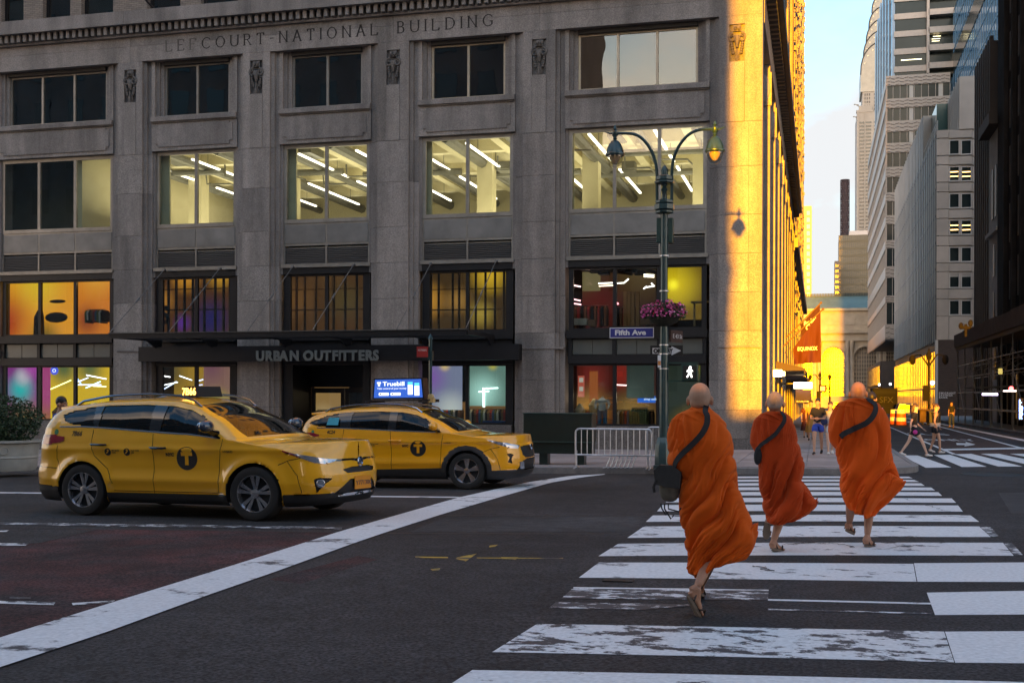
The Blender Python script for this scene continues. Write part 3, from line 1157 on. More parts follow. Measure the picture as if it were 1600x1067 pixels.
M('office_wall', (0.62, 0.55, 0.36), 0.8)
rects_off = []
for bi, (x0, x1, n) in enumerate(BX):
 # stepped stone jambs of the top row
 for k, (d, wd) in enumerate(((.24, .16), (.36, .16))):
  pass
 jl, jr = x0 + .0, x1 - .0
 wt = .40                      # stone margin beside the top-row window
 for (xs_, sg) in ((x0, 1), (x1, -1)):
  for k in range(3):
   a = xs_ + sg * k * wt / 3
   b = xs_ + sg * (k + 1) * wt / 3 - sg * .004
   MB().box(min(a, b), max(a, b), YF + .15 + .09 * k, YF + .9, zS0 - .02, zL - .005).build('jamb_stone', M('stone_b' if k % 2 else 'stone'), bld)
 window(x0 + wt, x1 - wt, zS0 + .02, zL - .14, n, YF + RD + .02, 'bronze' if bi >= 4 else 'frame_metal', 'win_top', outer=.07, mw=.08)
 MB().box(x0 + wt, x1 - wt, YF + .25, YF + .9, zL - .14, zL - .003).build('window_head', M('dark_stone'), bld)
 MB().box(x0 + wt + .05, x1 - wt - .05, YF + RD + .12, YF + RD + .14, zS0 + .05, zL - .15).build('blind', M('blind'), bld)
 # sill and spandrel with sunk panel
 MB().cbox(x0 + .006, x1 - .006, YF + .04, YF + .95, zS0 - .2, zS0 - .02, .012).build('sill_stone', M('stone_b'), bld)
 za, zc_ = Z[187], zS0 - .205
 MB().box(x0 + .006, x1 - .006, YF + .15, YF + .8, za, zc_).build('spandrel_stone', M('stone'), bld)
 fr = MB()
 m_, t_ = .17, .10
 xa_, xb_, zaa, zbb = x0 + m_, x1 - m_, za + .13, zc_ - .09
 o_ = YF + .15
 # raised field with notched corners
 nt_ = .12
 fr.prism([(xa_, zaa + nt_), (xa_ + nt_, zaa + nt_), (xa_ + nt_, zaa), (xb_ - nt_, zaa), (xb_ - nt_, zaa + nt_), (xb_, zaa + nt_), (xb_, zbb - nt_ * .6),
    (xb_ - nt_, zbb - nt_ * .6), (xb_ - nt_, zbb), (xa_ + nt_, zbb), (xa_ + nt_, zbb - nt_ * .6), (xa_, zbb - nt_ * .6)],
    lambda u, v, d: (u, d, v), o_ - .035, o_ + .02)
 fr.build('spandrel_panel', M('stone_b'), bld)
 # moulding under the sill
 MB().box(x0 + .05, x1 - .05, YF + .10, YF + .16, zc_ - .035, zc_ - .0).build('sill_moulding', M('stone_b'), bld)
 # office windows (lit floor)
 MB().box(x0 + .002, x0 + .1, YF + .26, YF + .9, Z[411], Z[187]).build('jamb_stone', M('stone_b'), bld)
 MB().box(x1 - .1, x1 - .002, YF + .26, YF + .9, Z[411], Z[187]).build('jamb_stone', M('stone_b'), bld)
 o, rr = window(x0 + .1, x1 - .1, Z[323], Z[187] - .01, n, YF + .36, 'frame_metal', 'win', outer=.12, fw=.13, mw=.11)
 rects_off.append((bi, rr))
 # inner frame line
 # metal panels, louvre, ledge
 a, b = x0 + .1, x1 - .1
 pw = (b - a - .06 * (n + 1)) / n
 mb = MB().box(a, b, YF + .33, YF + .40, Z[361] - .02, Z[323])
 mb.build('panel_backing', M('frame_metal'), bld)
 for k in range(n):
  xp = a + .06 + k * (pw + .06)
  MB().cbox(xp, xp + pw, YF + .315, YF + .33, Z[361] + .06, Z[323] - .07, .006).build('metal_panel', M('panel_metal'), bld)
 for k in range(n):
  xp = a + .06 + k * (pw + .06)
  lm = MB().box(xp, xp + pw, YF + .40, YF + .42, Z[394] + .02, Z[363] - .02)
  ns__ = 9
  for q in range(ns__):
   zz = Z[394] + .03 + (Z[363] - Z[394] - .06) * q / ns__
   lm.add([(xp, YF + .33, zz), (xp + pw, YF + .33, zz), (xp + pw, YF + .40, zz + .05), (xp, YF + .40, zz + .05),
     (xp, YF + .33, zz + .012), (xp + pw, YF + .33, zz + .012), (xp + pw, YF + .40, zz + .062), (xp, YF + .40, zz + .062)],
     [(0, 1, 2, 3), (7, 6, 5, 4), (0, 4, 5, 1), (1, 5, 6, 2), (3, 2, 6, 7), (0, 3, 7, 4)])
  tag(lm.build('louvre', M('louvre_slat', (0.13, 0.125, 0.12), 0.5, 0.4), bld), kind='stuff')
 fm_ = MB()
 for k in range(n + 1):
  xp = a + k * (pw + .06)
  fm_.box(xp, xp + .06, YF + .31, YF + .41, Z[394] + .001, Z[361] - .021)
 tag(fm_.build('louvre_frame', M('frame_metal'), bld), kind='stuff')
 MB().box(a - .05, b + .05, YF + .20, YF + .5, Z[400], Z[394]).build('metal_ledge', M('frame_metal'), bld)
 # shop front upper: black frames
 MB().box(x0 + .1, x1 - .1, YF + .26, YF + .5, Z[411], Z[400] - .003).build('shop_header', M('black_metal'), bld)
 window(x0 + .1, x1 - .1, Z[513], Z[411] - .003, n, YF + .40, 'black_metal', 'win', outer=.16 if n == 3 else .26, fw=.07, mw=.12, name='shop_window')
 MB().box(x0 + .06, x1 - .06, YF + .18, YF + .5, Z[526], Z[513] - .003).build('shop_ledge', M('black_metal'), bld)

for bi, (x0, x1, n) in enumerate(BX):
 a, b = x0 + .1, x1 - .1
 if bi in (1, 5, 0):
  pw = (b - a - .12 * (n + 1)) / n
  mb = MB().box(a, b, YF + .42, YF + .5, Z[553], Z[526] - .003)
  for k in range(n + 1):
   xp = a + k * (pw + .12)
   mb.box(xp, xp + .12, YF + .3, YF + .42, Z[553], Z[526] - .003)
  mb.build('transom_frame', M('black_metal'), bld)
  for k in range(n):
   xp = a + .12 + k * (pw + .12)
   for q in range(2):
    MB().cbox(xp + .01 + q * pw / 2, xp - .01 + (q + 1) * pw / 2, YF + .38, YF + .419, Z[553] + .02, Z[526] - .04, .004).build('glass_panel', M('spandrel_glass', (0.10, 0.11, 0.10), 0.3, spec=0.8, n=0.1, ns_=2), bld)
  MB().box(a, b, YF + .24, YF + .5, Z[567], Z[553] - .003).build('shop_beam', M('black_metal'), bld)
  window(a, b, Z[667], Z[567] - .003, n, YF + .40, 'black_metal', 'win', outer=.16, fw=.06, mw=.12, name='shop_window')
  MB().box(a, b, YF + .12, YF + .6, zb, Z[667] - .003).build('bulkhead', M('stone_base'), bld)
 elif bi in (2, 4):
  window(a, b, Z[667], Z[567] - .003, n, YF + .40, 'black_metal', 'win', outer=.26, fw=.06, mw=.12, name='shop_window')
  MB().box(a, b, YF + .12, YF + .6, zb, Z[667] - .003).build('bulkhead', M('stone_base'), bld)
  MB().box(a, b, YF + .3, YF + .6, Z[567], Z[526] - .003).build('shop_beam', M('black_metal'), bld)
 else:
  MB().box(a, b, YF + .3, YF + .6, Z[567], Z[526] - .003).build('shop_beam', M('black_metal'), bld)

# entrance in the middle bay
x0, x1, _ = BX[3]
a, b = x0 + .1, x1 - .1
yd = YF + 1.9
gzx = gz((a + b) / 2, YF) + .15
MB().box(a, a + .35, YF + .35, yd, zb, Z[567]).build('entrance_jamb', M('black_metal'), bld)
MB().box(b - .25, b, YF + .35, yd, zb, Z[567]).build('entrance_jamb', M('black_metal'), bld)
MB().box(a, b, YF + .3, yd + .3, gzx - .3, gzx + .02).build('threshold', M('stone_base'), bld)
MB().box(a + .35, b - .25, YF + .5, yd, Z[567] - .02, Z[567] + .02).build('entrance_soffit', M('black_metal'), bld)
MB().box(a + .35, b - .25, yd, yd + .12, gzx + 2.15, Z[567]).build('door_header', M('black_metal'), bld)
dw = (b - .25 - a - .35) / 2
for k in range(2):
 xd = a + .35 + k * dw
 d = MB()
 d.box(xd + .01, xd + .16, yd, yd + .06, gzx + .02, gzx + 2.14)
 d.box(xd + dw - .16, xd + dw - .01, yd, yd + .06, gzx + .02, gzx + 2.14)
 d.box(xd + .16, xd + dw - .16, yd, yd + .06, gzx + .02, gzx + .3)
 d.box(xd + .16, xd + dw - .16, yd, yd + .06, gzx + 1.95, gzx + 2.14)
 o = d.build('door', M('door_wood', (0.03, 0.02, 0.015), 0.5), bld)
 MB().box(xd + .16, xd + dw - .16, yd + .02, yd + .03, gzx + .3, gzx + 1.95).build('pane', M('win'), o)
 MB().tube([(xd + (dw - .2 if k == 0 else .2), yd - .06, gzx + .8), (xd + (dw - .2 if k == 0 else .2), yd - .06, gzx + 1.4)], .018, 6).build('door_handle', M('frame_metal'), o)

# ---- sign fascia and lettering
yfs = YF - .35
za, zb2 = onY(810, 562, yfs).z, onY(810, 537, yfs).z
xs0, xs1 = fx(216, yfs), fx(810, yfs)
MB().box(xs0, xs1, yfs, YF + .32, za, zb2).build('sign_fascia', M('black_metal'), bld)
tz0, tz1 = onY(592, 562.5, yfs).z, onY(592, 547, yfs).z
chh = tz1 - tz0
ttl = 'URBAN OUTFITTERS'
ta, tb = fx(400, yfs), fx(592, yfs)
me = text_mesh(ttl, 1, 0, .02)
xs_ = [v.co.x for v in me.vertices]
W1 = max(xs_) - min(xs_)
cap = max(v.co.y for v in me.vertices)
advs = []
for i in range(len(ttl)):
 m1 = text_mesh(ttl[:i + 1].rstrip() or 'U', 1, 0, .02)
 advs.append(max(v.co.x for v in m1.vertices))
for i, c in enumerate(ttl):
 if c == ' ':
  continue
 m1 = text_mesh(c, 1, 0, .02)
 cw = max(v.co.x for v in m1.vertices) - min(v.co.x for v in m1.vertices)
 xo = ta + (advs[i] - cw) / W1 * (tb - ta)
 text('sign_letter', c, M('letter_grey', (0.19, 0.21, 0.20), 0.5, 0.3), (xo, yfs - .05, tz0), (1, 0, 0), (0, 0, 1), chh / cap, .02, bld, off=.022, width=cw / W1 * (tb - ta))

# ---- canopy with tie rods
yc_ = 34.4
cz1 = onY(728, 515, yc_).z
cz0 = cz1 - .16
cx0, cx1 = fx(171, yc_), fx(728, yc_)
can = thing('canopy', 'long black steel entrance canopy hung on six tie rods over the shop sign', 'canopy', ((cx0 + cx1) / 2, YF - .4, cz0))
MB().box(cx0, cx1, yc_, yc_ + .08, cz0, cz1).build('front_beam', M('black_metal'), can)
MB().box(cx0 - .03, cx1 + .03, yc_ - .04, yc_ + .1, cz1, cz1 + .03).build('front_cap', M('canopy_steel', (0.09, 0.088, 0.085), 0.5, 0.5), can)
rods = [(170, 255, 422), (262.5, 342, 420), (385.5, 456, 417), (487, 551, 414), (618.6, 672, 412), (727, 774, 408)]
for (pb, pt, py) in rods:
 xb_ = fx(pb, yc_)
 zt_ = onY(pt, py, YF).z
 xt_ = fx(pt, YF)
 MB().box(xb_ - .05, xb_ + .05, yc_ + .1, YF, cz0 + .02, cz0 + .15).build('support_arm', M('black_metal'), can)
 MB().add([(xb_ - .03, YF - .9, cz0 + .02), (xb_ + .03, YF - .9, cz0 + .02), (xb_ + .03, YF, cz0 + .02), (xb_ - .03, YF, cz0 + .02), (xb_ - .03, YF, cz0 - .35), (xb_ + .03, YF, cz0 - .35)],
    [(0, 1, 2, 3), (0, 4, 5, 1), (0, 3, 4), (1, 5, 2)]).build('bracket', M('black_metal'), can)
 r_ = MB().tube([(xb_, yc_ + .05, cz1 + .05), (xt_, YF + .02, zt_)], .017, 6).build('tie_rod', M('rod', (0.22, 0.22, 0.22), 0.4, 0.8), can)
 mid = Vector((xb_, yc_ + .05, cz1 + .05)).lerp(Vector((xt_, YF, zt_)), .5)
 d_ = (Vector((xt_, YF, zt_)) - Vector((xb_, yc_, cz1))).normalized() * .14
 MB().tube([mid - d_, mid + d_], .032, 6).build('turnbuckle', M('rod'), r_)
 MB().tube([(xt_, YF + .12, zt_), (xt_, YF - .02, zt_)], .05, 6).build('anchor', M('rod'), r_)
dk = MB()
q = 0
x = cx0
while x < cx1:
 dk.box(x, x + .03, yc_ + .1, YF - .02, cz1 - .06, cz1 - .03)
 x += .22
tag(dk.build('deck_ribs', M('canopy_steel'), can), kind='stuff')
for yy_ in (yc_ + 1.0, yc_ + 2.0):
 MB().box(cx0, cx1, yy_, yy_ + .06, cz0 + .03, cz1 - .061).build('purlin', M('black_metal'), can)
# ---- upper storeys: buff brick set behind the cornice
M('buff_brick', (0.2, 0.17, 0.14), 0.85)
decorate_brick(MATS['buff_brick'], 4.0, (0.24, 0.20, 0.165), (0.17, 0.145, 0.125), (0.06, 0.055, 0.05), .8, .28)
yb = YF + .55
ux = [fx(p, yb) for p in (-260, -200, -120, -60, 0, 35, 65, 108, 125, 175, 228, 280, 312, 370, 432, 480, 545, 610, 672, 730, 800, 860, 930, 985, 1050, 1110)]
x = XW
zU0, zU1 = zC + .0, zC + 2.6
ups = thing
FL = 3.9
for st in range(3):
 z0 = zC + .001 + st * FL
 px_ = XW
 i = 0
 while i < len(ux) - 1:
  a, b = ux[i], ux[i + 1]
  if st == 0 or i % 2 == 0:
   MB().box(px_, a, yb, yb + .6, z0, z0 + FL - .9).build('brick_pier', M('buff_brick'), bld)
  else:
   MB().box(px_, a, yb, yb + .6, z0, z0 + FL - .9).build('brick_pier', M('buff_brick'), bld)
  zs = z0 + (.12 if st == 0 else .8)
  f = MB().box(a, a + .1, yb + .22, yb + .3, zs, z0 + FL - .9).box(b - .1, b, yb + .22, yb + .3, zs, z0 + FL - .9).box(a + .1, b - .1, yb + .22, yb + .3, zs, zs + .08).box(a + .1, b - .1, yb + .2, yb + .3, zs + 1.15, zs + 1.23)
  o = f.build('sash_window', M('black_metal'), bld)
  MB().box(a + .1, b - .1, yb + .25, yb + .262, zs + .08, z0 + FL - .9).build('pane', M('win_top'), o)
  MB().box(a, b, yb + .34, yb + .38, zs - .1, z0 + FL - .9).build('blind', M('blind_green', (0.07, 0.09, 0.085), 0.8) if i % 4 < 2 else M('blind'), bld)
  if st:
   MB().box(a, b, yb, yb + .6, z0, zs).build('brick_apron', M('buff_brick'), bld)
  px_ = b
  i += 2
 MB().box(px_, XC, yb, yb + .6, z0, z0 + FL - .9).build('brick_pier', M('buff_brick'), bld)
 MB().box(XW, XC, yb, yb + .6, z0 + FL - .899, z0 + FL).build('brick_band', M('buff_brick'), bld)
zU = zC + 3 * FL
MB().box(XW, XC - .02, yb + .1, YF + 24, zU, TOPH).build('tower_wall', M('buff_brick'), bld)
MB().box(XW, XC - .8, YF + 16, YF + 24, zb, zU).build('back_wall', M('dark_stone'), bld)
MB().box(XW, XW + .3, YF + .9, YF + 16, zb, zU).build('end_wall', M('buff_brick'), bld)
# flagpole stub over the cornice
q0 = onY(225, -2, YF - .6)
q1 = onY(253, 27, YF - .2)
MB().tube([q0, q1], .04, 6).build('flagpole', M('black_metal'), bld)
# ================================================================== what stands behind the glass
def gradient_panel(name, base, blobs, s=1.0):
 """emissive panel for back-lit posters and for walls with painted-in light: soft coloured glows, procedural"""
 m = bpy.data.materials.new(name)
 m.use_nodes = True
 t = m.node_tree
 b = t.nodes['Principled BSDF']
 b.inputs['Base Color'].default_value = (.05, .05, .05, 1)
 tc_ = t.nodes.new('ShaderNodeTexCoord')
 cur = None
 for (c, r_, col) in [((0, 0, 0), 1, base)] + blobs:
  if cur is None:
   rgb = t.nodes.new('ShaderNodeRGB')
   rgb.outputs[0].default_value = (*col, 1)
   cur = rgb.outputs[0]
   continue
  vd = t.nodes.new('ShaderNodeVectorMath')
  vd.operation = 'DISTANCE'
  t.links.new(tc_.outputs['Object'], vd.inputs[0])
  vd.inputs[1].default_value = c
  mr = t.nodes.new('ShaderNodeMapRange')
  mr.interpolation_type = 'SMOOTHSTEP'
  mr.inputs[1].default_value = 0
  mr.inputs[2].default_value = r_
  mr.inputs[3].default_value = 1
  mr.inputs[4].default_value = 0
  t.links.new(vd.outputs['Value'], mr.inputs[0])
  mx = t.nodes.new('ShaderNodeMix')
  mx.data_type = 'RGBA'
  t.links.new(mr.outputs[0], mx.inputs[0])
  t.links.new(cur, mx.inputs[6])
  mx.inputs[7].default_value = (*col, 1)
  cur = mx.outputs[2]
 t.links.new(cur, b.inputs['Emission Color'])
 b.inputs['Emission Strength'].default_value = s
 MATS[name] = m
 return m

LX = 0.050      # general scale of the lamps behind the windows (relative to the exposure)
E('tube_white', (1.0, 0.86, 0.66), 9.0 * LX)
E('tube_warm', (1.0, 0.78, 0.38), 16.0 * LX)
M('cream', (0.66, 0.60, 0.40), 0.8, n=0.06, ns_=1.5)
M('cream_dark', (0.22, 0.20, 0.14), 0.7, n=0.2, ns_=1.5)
M('duct', (0.17, 0.165, 0.14), 0.5, 0.3, n=0.2, ns_=2)
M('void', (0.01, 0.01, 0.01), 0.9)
# ---- office floor
off = thing('office_interior', 'bright cream office ceiling with beams, ducts and light tubes behind the second floor windows', 'office interior', (-12, YF + 7, Z[323]))
zf, zc2 = Z[323] - .25, Z[187] + .75
y0, y1 = YF + .95, YF + 15
xo0, xo1 = fx(113), XC - .9
MB().box(xo0, xo1, y0, y1, zf - .2, zf).build('floor', M('cream_dark'), off)
MB().box(xo0, xo1, y0 - .4, y1, zc2, zc2 + .2).build('ceiling', M('cream'), off)
MB().box(xo0, xo1, y1, y1 + .2, zf, zc2).build('rear_wall', M('cream'), off)
MB().box(xo0 - .2, xo0, y0 - .4, y1, zf, zc2).build('side_wall', M('cream'), off)
MB().box(xo1, xo1 + .2, y0 - .4, y1, zf, zc2).build('side_wall', M('cream'), off)
random.seed(3)
x = xo0 + .3
i = 0
while x < xo1 - .5:
 dz_ = random.uniform(.22, .5)
 kind = i % 3
 if kind == 0:
  MB().box(x, x + .32, y0 - .3, y1, zc2 - .55, zc2).build('ceiling_beam', M('cream'), off)
 elif kind == 1:
  MB().tube([(x + .1, y0, zc2 - .62), (x + .1, y1, zc2 - .62)], .16 + .05 * (i % 2), 8).build('duct', M('duct'), off)
 else:
  MB().bar((x, y0 + random.uniform(0, 1), zc2 - .75), (x, y0 + 5.5, zc2 - .75), .09, .06).build('light_tube', M('tube_white'), off)
  MB().bar((x, y0 + 6.5, zc2 - .75), (x, y0 + 12, zc2 - .75), .09, .06).build('light_tube', M('tube_white'), off)
  for yy_ in (2, 4.4, 8, 11):
   MB().tube([(x, y0 + yy_, zc2 - .74), (x, y0 + yy_, zc2)], .012, 4).build('hanger', M('duct'), off)
 if i % 4 == 2:
  MB().box(x + .4, x + .9, y0 + 1.4, y0 + 2.6, zc2 - .6, zc2 - .2).build('air_unit', M('duct'), off)
 x += random.uniform(.62, .8)
 i += 1
for k in range(16):
 xx = min(xo0 + .8 + k * 1.55, xo1 - .4)
 yy = y0 + .8 + (k * 37 % 50) / 10
 MB().tube([(xx, yy, zc2 - .5), (xx, yy + .1, zc2 - .95), (min(xx + .9, xo1), yy + .3, zc2 - .95), (min(xx + 1.1, xo1), yy + 3, zc2 - .9)], .035, 6).build('conduit', M('duct'), off)
 if k % 3 == 0:
  MB().box(xx - .25, xx + .25, yy + .8, yy + 1.4, zc2 - .9, zc2 - .55).build('air_box', M('duct'), off)
  MB().tube([(min(xo0 + k * 1.5, xo1 - 4.2), yy + 2, zc2 - .8), (min(xo0 + k * 1.5, xo1 - 4.2) + 4, yy + 2.2, zc2 - .8)], .13, 8).build('duct', M('duct'), off)
for yy_ in (3.5, 7.5, 11.5):
 MB().box(xo0, xo1, y0 + yy_, y0 + yy_ + .35, zc2 - .42, zc2 - .002).build('cross_beam', M('cream'), off)
for k in range(6):
 xx = xo0 + 1.5 + k * 4.1
 MB().box(xx, xx + .6, y0 + 4.6, y0 + 5.2, zf, zc2 - .003).build('column', M('cream'), off)
for (px_, w_) in ((244, .45), (444, .38), (659, .3), (889, .12)):
 xx = fx(px_, YF + .5)
 MB().box(xx, xx + w_, YF + .62, YF + .7, Z[323], Z[187]).build('blind', M('cream'), off)

def area(name, loc, sx, sy, power, col, rot=(0, 0, 0)):
 l = bpy.data.lights.new(name, 'AREA')
 l.shape = 'RECTANGLE'
 l.size, l.size_y = sx, sy
 l.energy = power
 l.color = col
 o = bpy.data.objects.new(name, l)
 o.location = loc
 o.rotation_euler = rot
 COL.objects.link(o)
 return o

def point(name, loc, power, col, r_=.15):
 l = bpy.data.lights.new(name, 'POINT')
 l.energy = power
 l.color = col
 l.shadow_soft_size = r_
 o = bpy.data.objects.new(name, l)
 o.location = loc
 COL.objects.link(o)
 return o

for k in range(4):
 # uplights washing the ceiling, as the hung strip lights do
 area('office_uplight', (xo0 + 3 + k * 6.3, y0 + 5, zf + 1.0), 4.5, 9, 720 * LX, (1.0, 0.84, 0.54), (math.pi, 0, 0))
# dim room at the left
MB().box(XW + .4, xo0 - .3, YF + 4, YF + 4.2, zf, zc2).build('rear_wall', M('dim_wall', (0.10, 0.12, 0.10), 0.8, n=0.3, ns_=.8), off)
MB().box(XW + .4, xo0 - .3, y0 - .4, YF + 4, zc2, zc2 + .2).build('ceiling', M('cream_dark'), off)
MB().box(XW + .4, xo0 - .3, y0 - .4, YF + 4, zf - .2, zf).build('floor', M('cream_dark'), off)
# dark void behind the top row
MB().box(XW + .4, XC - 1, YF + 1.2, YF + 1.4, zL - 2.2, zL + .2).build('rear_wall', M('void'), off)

# ---- shop
shop = thing('shop_interior', 'clothing shop on two levels with neon tubes, coloured walls and racks behind black framed windows', 'shop interior', (-12, YF + 4, 0))
zs0, zs1, zm0, zm1 = -.9, Z[567] + .25, Z[526] - .1, Z[400] + .3
for (z_, z2) in ((zs0, zs1), (zm0, zm1)):
 pass
MB().box(XW + .3, XC - .9, YF + .65, YF + 9, zs1, zm0).build('mezzanine_floor', M('void'), shop)
MB().box(XW + .3, XC - .9, YF + .65, YF + 9, zm1, zm1 + .1).build('ceiling', M('void'), shop)
MB().box(XW + .3, XC - .9, YF + 8.8, YF + 9, zs0, zm1).build('rear_wall', M('dark_wall', (0.06, 0.045, 0.04), 0.8, n=0.4, ns_=.8), shop)
MB().box(XW + .3, XC - .9, YF + .65, YF + 9, zs0 - .1, zs0 + .05).build('floor', M('shop_floor', (0.12, 0.09, 0.07), 0.4), shop)
for px_ in (200, 400, 612, 840):
 xx = fx(px_)
 MB().box(xx - .2, xx + .2, YF + .95, YF + 9, zs0, zm1).build('partition', M('dark_wall'), shop)
MB().box(XC - 1.0, XC - .9, YF + .95, YF + 9, zs0, zm1).build('partition', M('dark_wall'), shop)

def neon(pts, name, col, s, r_=.022):
 return MB().tube(pts, r_, 6).build('neon_tube', E(name, col, s * LX * .45), shop)

def yq(px, py, d):
 """point d metres behind the facade as seen at a window spot"""
 return tuple(onY(px, py, YF + d))

# bay with the warm glowing panels (leftmost in view): upper level
def panel(px0, py0, px1, py1, d, mat, name='glow_panel', t=.04):  # emissive: back-lit posters, and shop walls with their light painted in
 a, b = onY(px0, py1, YF + d), onY(px1, py0, YF + d)
 return MB().box(a.x, b.x, YF + d, YF + d + t, a.z, b.z).build(name, mat, shop)

q = lambda px, py, d: tuple(onY(px, py, YF + d))
panel(-12, 420, 118, 530, 1.1, gradient_panel('glow_orange', (1.0, .38, .02), [(q(60, 440, 1.1), 1.6, (1.0, .62, .03)), (q(5, 505, 1.1), 1.7, (.50, .03, .01)), (q(70, 528, 1.1), 1.0, (.22, .14, .02))], 1.6 * LX))
panel(110, 420, 180, 530, 1.6, gradient_panel('glow_rust', (.8, .22, .02), [(q(150, 430, 1.6), 1.2, (1.0, .42, .04)), (q(135, 500, 1.6), .9, (.3, .05, .02))], 1.6 * LX))
M('silhouette', (0.03, 0.02, 0.02), 0.8)
for (cx_, cy_, a_, b_) in ((90, 471, .36, .07), (88, 496, .5, .2)):
 c = onY(cx_, cy_, YF + 1.0)
 MB().ell(c, a_, .04, b_, 12, 6).build('printed_fish', M('silhouette'), shop)
c = onY(61, 500, YF + .9)
MB().tube([(c.x, c.y, c.z - .6), (c.x, c.y, c.z + .1), (c.x + .05, c.y, c.z + .35)], [.2, .18, .1], 8).build('dress_form', M('silhouette'), shop)

def rack(px0, px1, py, d, n, cols, h=.75, hgt=.05):
 a, b = onY(px0, py, YF + d), onY(px1, py, YF + d)
 MB().tube([a, (b.x, a.y, a.z)], .015, 5).build('rail', M('rod'), shop)
 for k in range(n):
  x_ = a.x + (b.x - a.x) * (k + .5) / n
  w2 = (b.x - a.x) / n * .42
  hh = h * random.uniform(.8, 1.05)
  MB().add([(x_ - w2 * .3, a.y - .2, a.z - .03), (x_ + w2 * .3, a.y - .2, a.z - .03), (x_ + w2 * .3, a.y + .2, a.z - .03), (x_ - w2 * .3, a.y + .2, a.z - .03),
     (x_ - w2, a.y - .26, a.z - .14), (x_ + w2, a.y - .26, a.z - .14), (x_ + w2, a.y + .26, a.z - .14), (x_ - w2, a.y + .26, a.z - .14),
     (x_ - w2 * .8, a.y - .24, a.z - hh), (x_ + w2 * .8, a.y - .24, a.z - hh), (x_ + w2, a.y + .24, a.z - hh), (x_ - w2, a.y + .24, a.z - hh)],
     [(0, 1, 2, 3), (0, 4, 5, 1), (1, 5, 6, 2), (2, 6, 7, 3), (3, 7, 4, 0), (4, 8, 9, 5), (5, 9, 10, 6), (6, 10, 11, 7), (7, 11, 8, 4)]).build('hanging_garment', M(*cols[k % len(cols)]), shop)

CG = [('cloth_green', (.12, .13, .05), .9), ('cloth_white', (.5, .48, .44), .9), ('cloth_black', (.02, .02, .02), .9), ('cloth_brown', (.2, .1, .05), .9), ('cloth_red', (.35, .05, .04), .9), ('cloth_blue', (.06, .1, .2), .9)]
rack(138, 166, 484, 1.3, 9, CG, .5)
point('shop_lamp', onY(150, 440, YF + 1.0), 16 * LX, (1, .5, .15))
# lower level of that bay
panel(-12, 568, 56, 680, .75, gradient_panel('glow_purple', (.30, .05, .30), [(q(38, 665, .75), 1.5, (.45, .28, .04)), (q(32, 608, .75), .85, (.03, .60, .60)), (q(36, 588, .75), .55, (.7, .65, .75)), (q(50, 572, .75), .7, (.55, .08, .5))], 1.5 * LX))
panel(66, 568, 78, 680, .75, gradient_panel('glow_pink', (.6, .08, .3), [(q(70, 665, .75), 1.2, (.5, .2, .03))], 1.3 * LX))
panel(74, 572, 176, 670, 2.6, gradient_panel('glow_yellow', (.85, .52, .02), [(q(100, 575, 2.6), 1.0, (.12, .16, .05)), (q(140, 575, 2.6), .9, (.15, .18, .05))], 1.7 * LX))
for (p0, p1, c, s) in (((79, 608), (111, 594), (1, .95, .3), 40), ((120, 590), (128, 602), (.3, .45, 1), 30), ((122, 601), (158, 601), (.6, .7, 1), 30), ((134, 606), (157, 596), (.5, 1, 1), 40),
      ((135, 586), (166, 592), (1, .95, 1), 40), ((145, 603), (166, 604), (1, .95, .6), 30), ((118, 598), (138, 590), (.7, .75, 1), 30)):
 neon([q(*p0, 1.5), q(*p1, 1.7)], 'neon_%d_%d_%d' % (c[0] * 10, c[1] * 10, c[2] * 10), c, s * .45)
c = onY(85, 579, YF + 1.0)
MB().lathe(c, [(.16, -.02), (.16, .02)], 14, 'y').build('round_badge', E('badge_blue', (.05, .08, .6), 3 * LX), shop)
text('badge_letter', 'O', E('badge_w', (.8, .85, 1), 4 * LX), (c.x - .06, c.y - .05, c.z - .07), (1, 0, 0), (0, 0, 1), .2, .004, shop)
for (px_, py_) in ((91, 645), (128, 640), (150, 638)):
 c = onY(px_, py_, YF + 2.2)
 MB().tube([(c.x, c.y, c.z - .9), (c.x, c.y, c.z - .3), (c.x, c.y, c.z + .05), (c.x, c.y, c.z + .22)], [.16, .2, .24, .07], 10).build('dress_form', M('form', (.35, .25, .1), .7), shop)
# second bay: upper
def wood_frames(px0, px1, py0, py1, d, glow, s, vert):
 panel(px0, py0, px1, py1, d + .3, glow)
 for k, p in enumerate(vert):
  a, b = onY(p, py1, YF + d), onY(p + 3, py0, YF + d)
  MB().box(a.x, b.x, YF + d - .04, YF + d + .04, a.z, b.z).build('wooden_stile', M('wood_dark', (.10, .06, .03), .6), shop)
 for p in (py0 + (py1 - py0) * .28, py0 + (py1 - py0) * .62):
  a, b = onY(px0, p + 2, YF + d), onY(px1, p - 2, YF + d)
  MB().box(a.x, b.x, YF + d - .03, YF + d + .03, a.z, b.z).build('wooden_rail', M('wood_dark'), shop)

wood_frames(244, 366, 425, 520, 1.6, gradient_panel('glow_amber', (.10, .035, .01), [(q(290, 430, 1.9), .9, (.9, .36, .03)), (q(345, 428, 1.9), .8, (.85, .4, .03)), (q(330, 500, 1.9), 1.2, (.02, .015, .12)), (q(285, 505, 1.9), .5, (.12, .03, .3)), (q(255, 470, 1.9), .7, (.55, .22, .03))], 1.5 * LX), 1, (262, 274, 287, 300, 318, 335, 348, 358))
text('poster_letter', 'S', M('void'), q(250, 505, 1.4), (1, 0, 0), (0, 0, 1), .9, .005, shop, off=.03)
wood_frames(448, 572, 425, 520, 1.6, gradient_panel('glow_dim', (.12, .05, .015), [(q(465, 470, 1.9), 1.0, (.25, .11, .03)), (q(540, 470, 1.9), 1.0, (.14, .09, .03))], 1.1 * LX), 1, (462, 475, 492, 508, 520, 538, 556))
c = onY(488, 424, YF + 1.0)
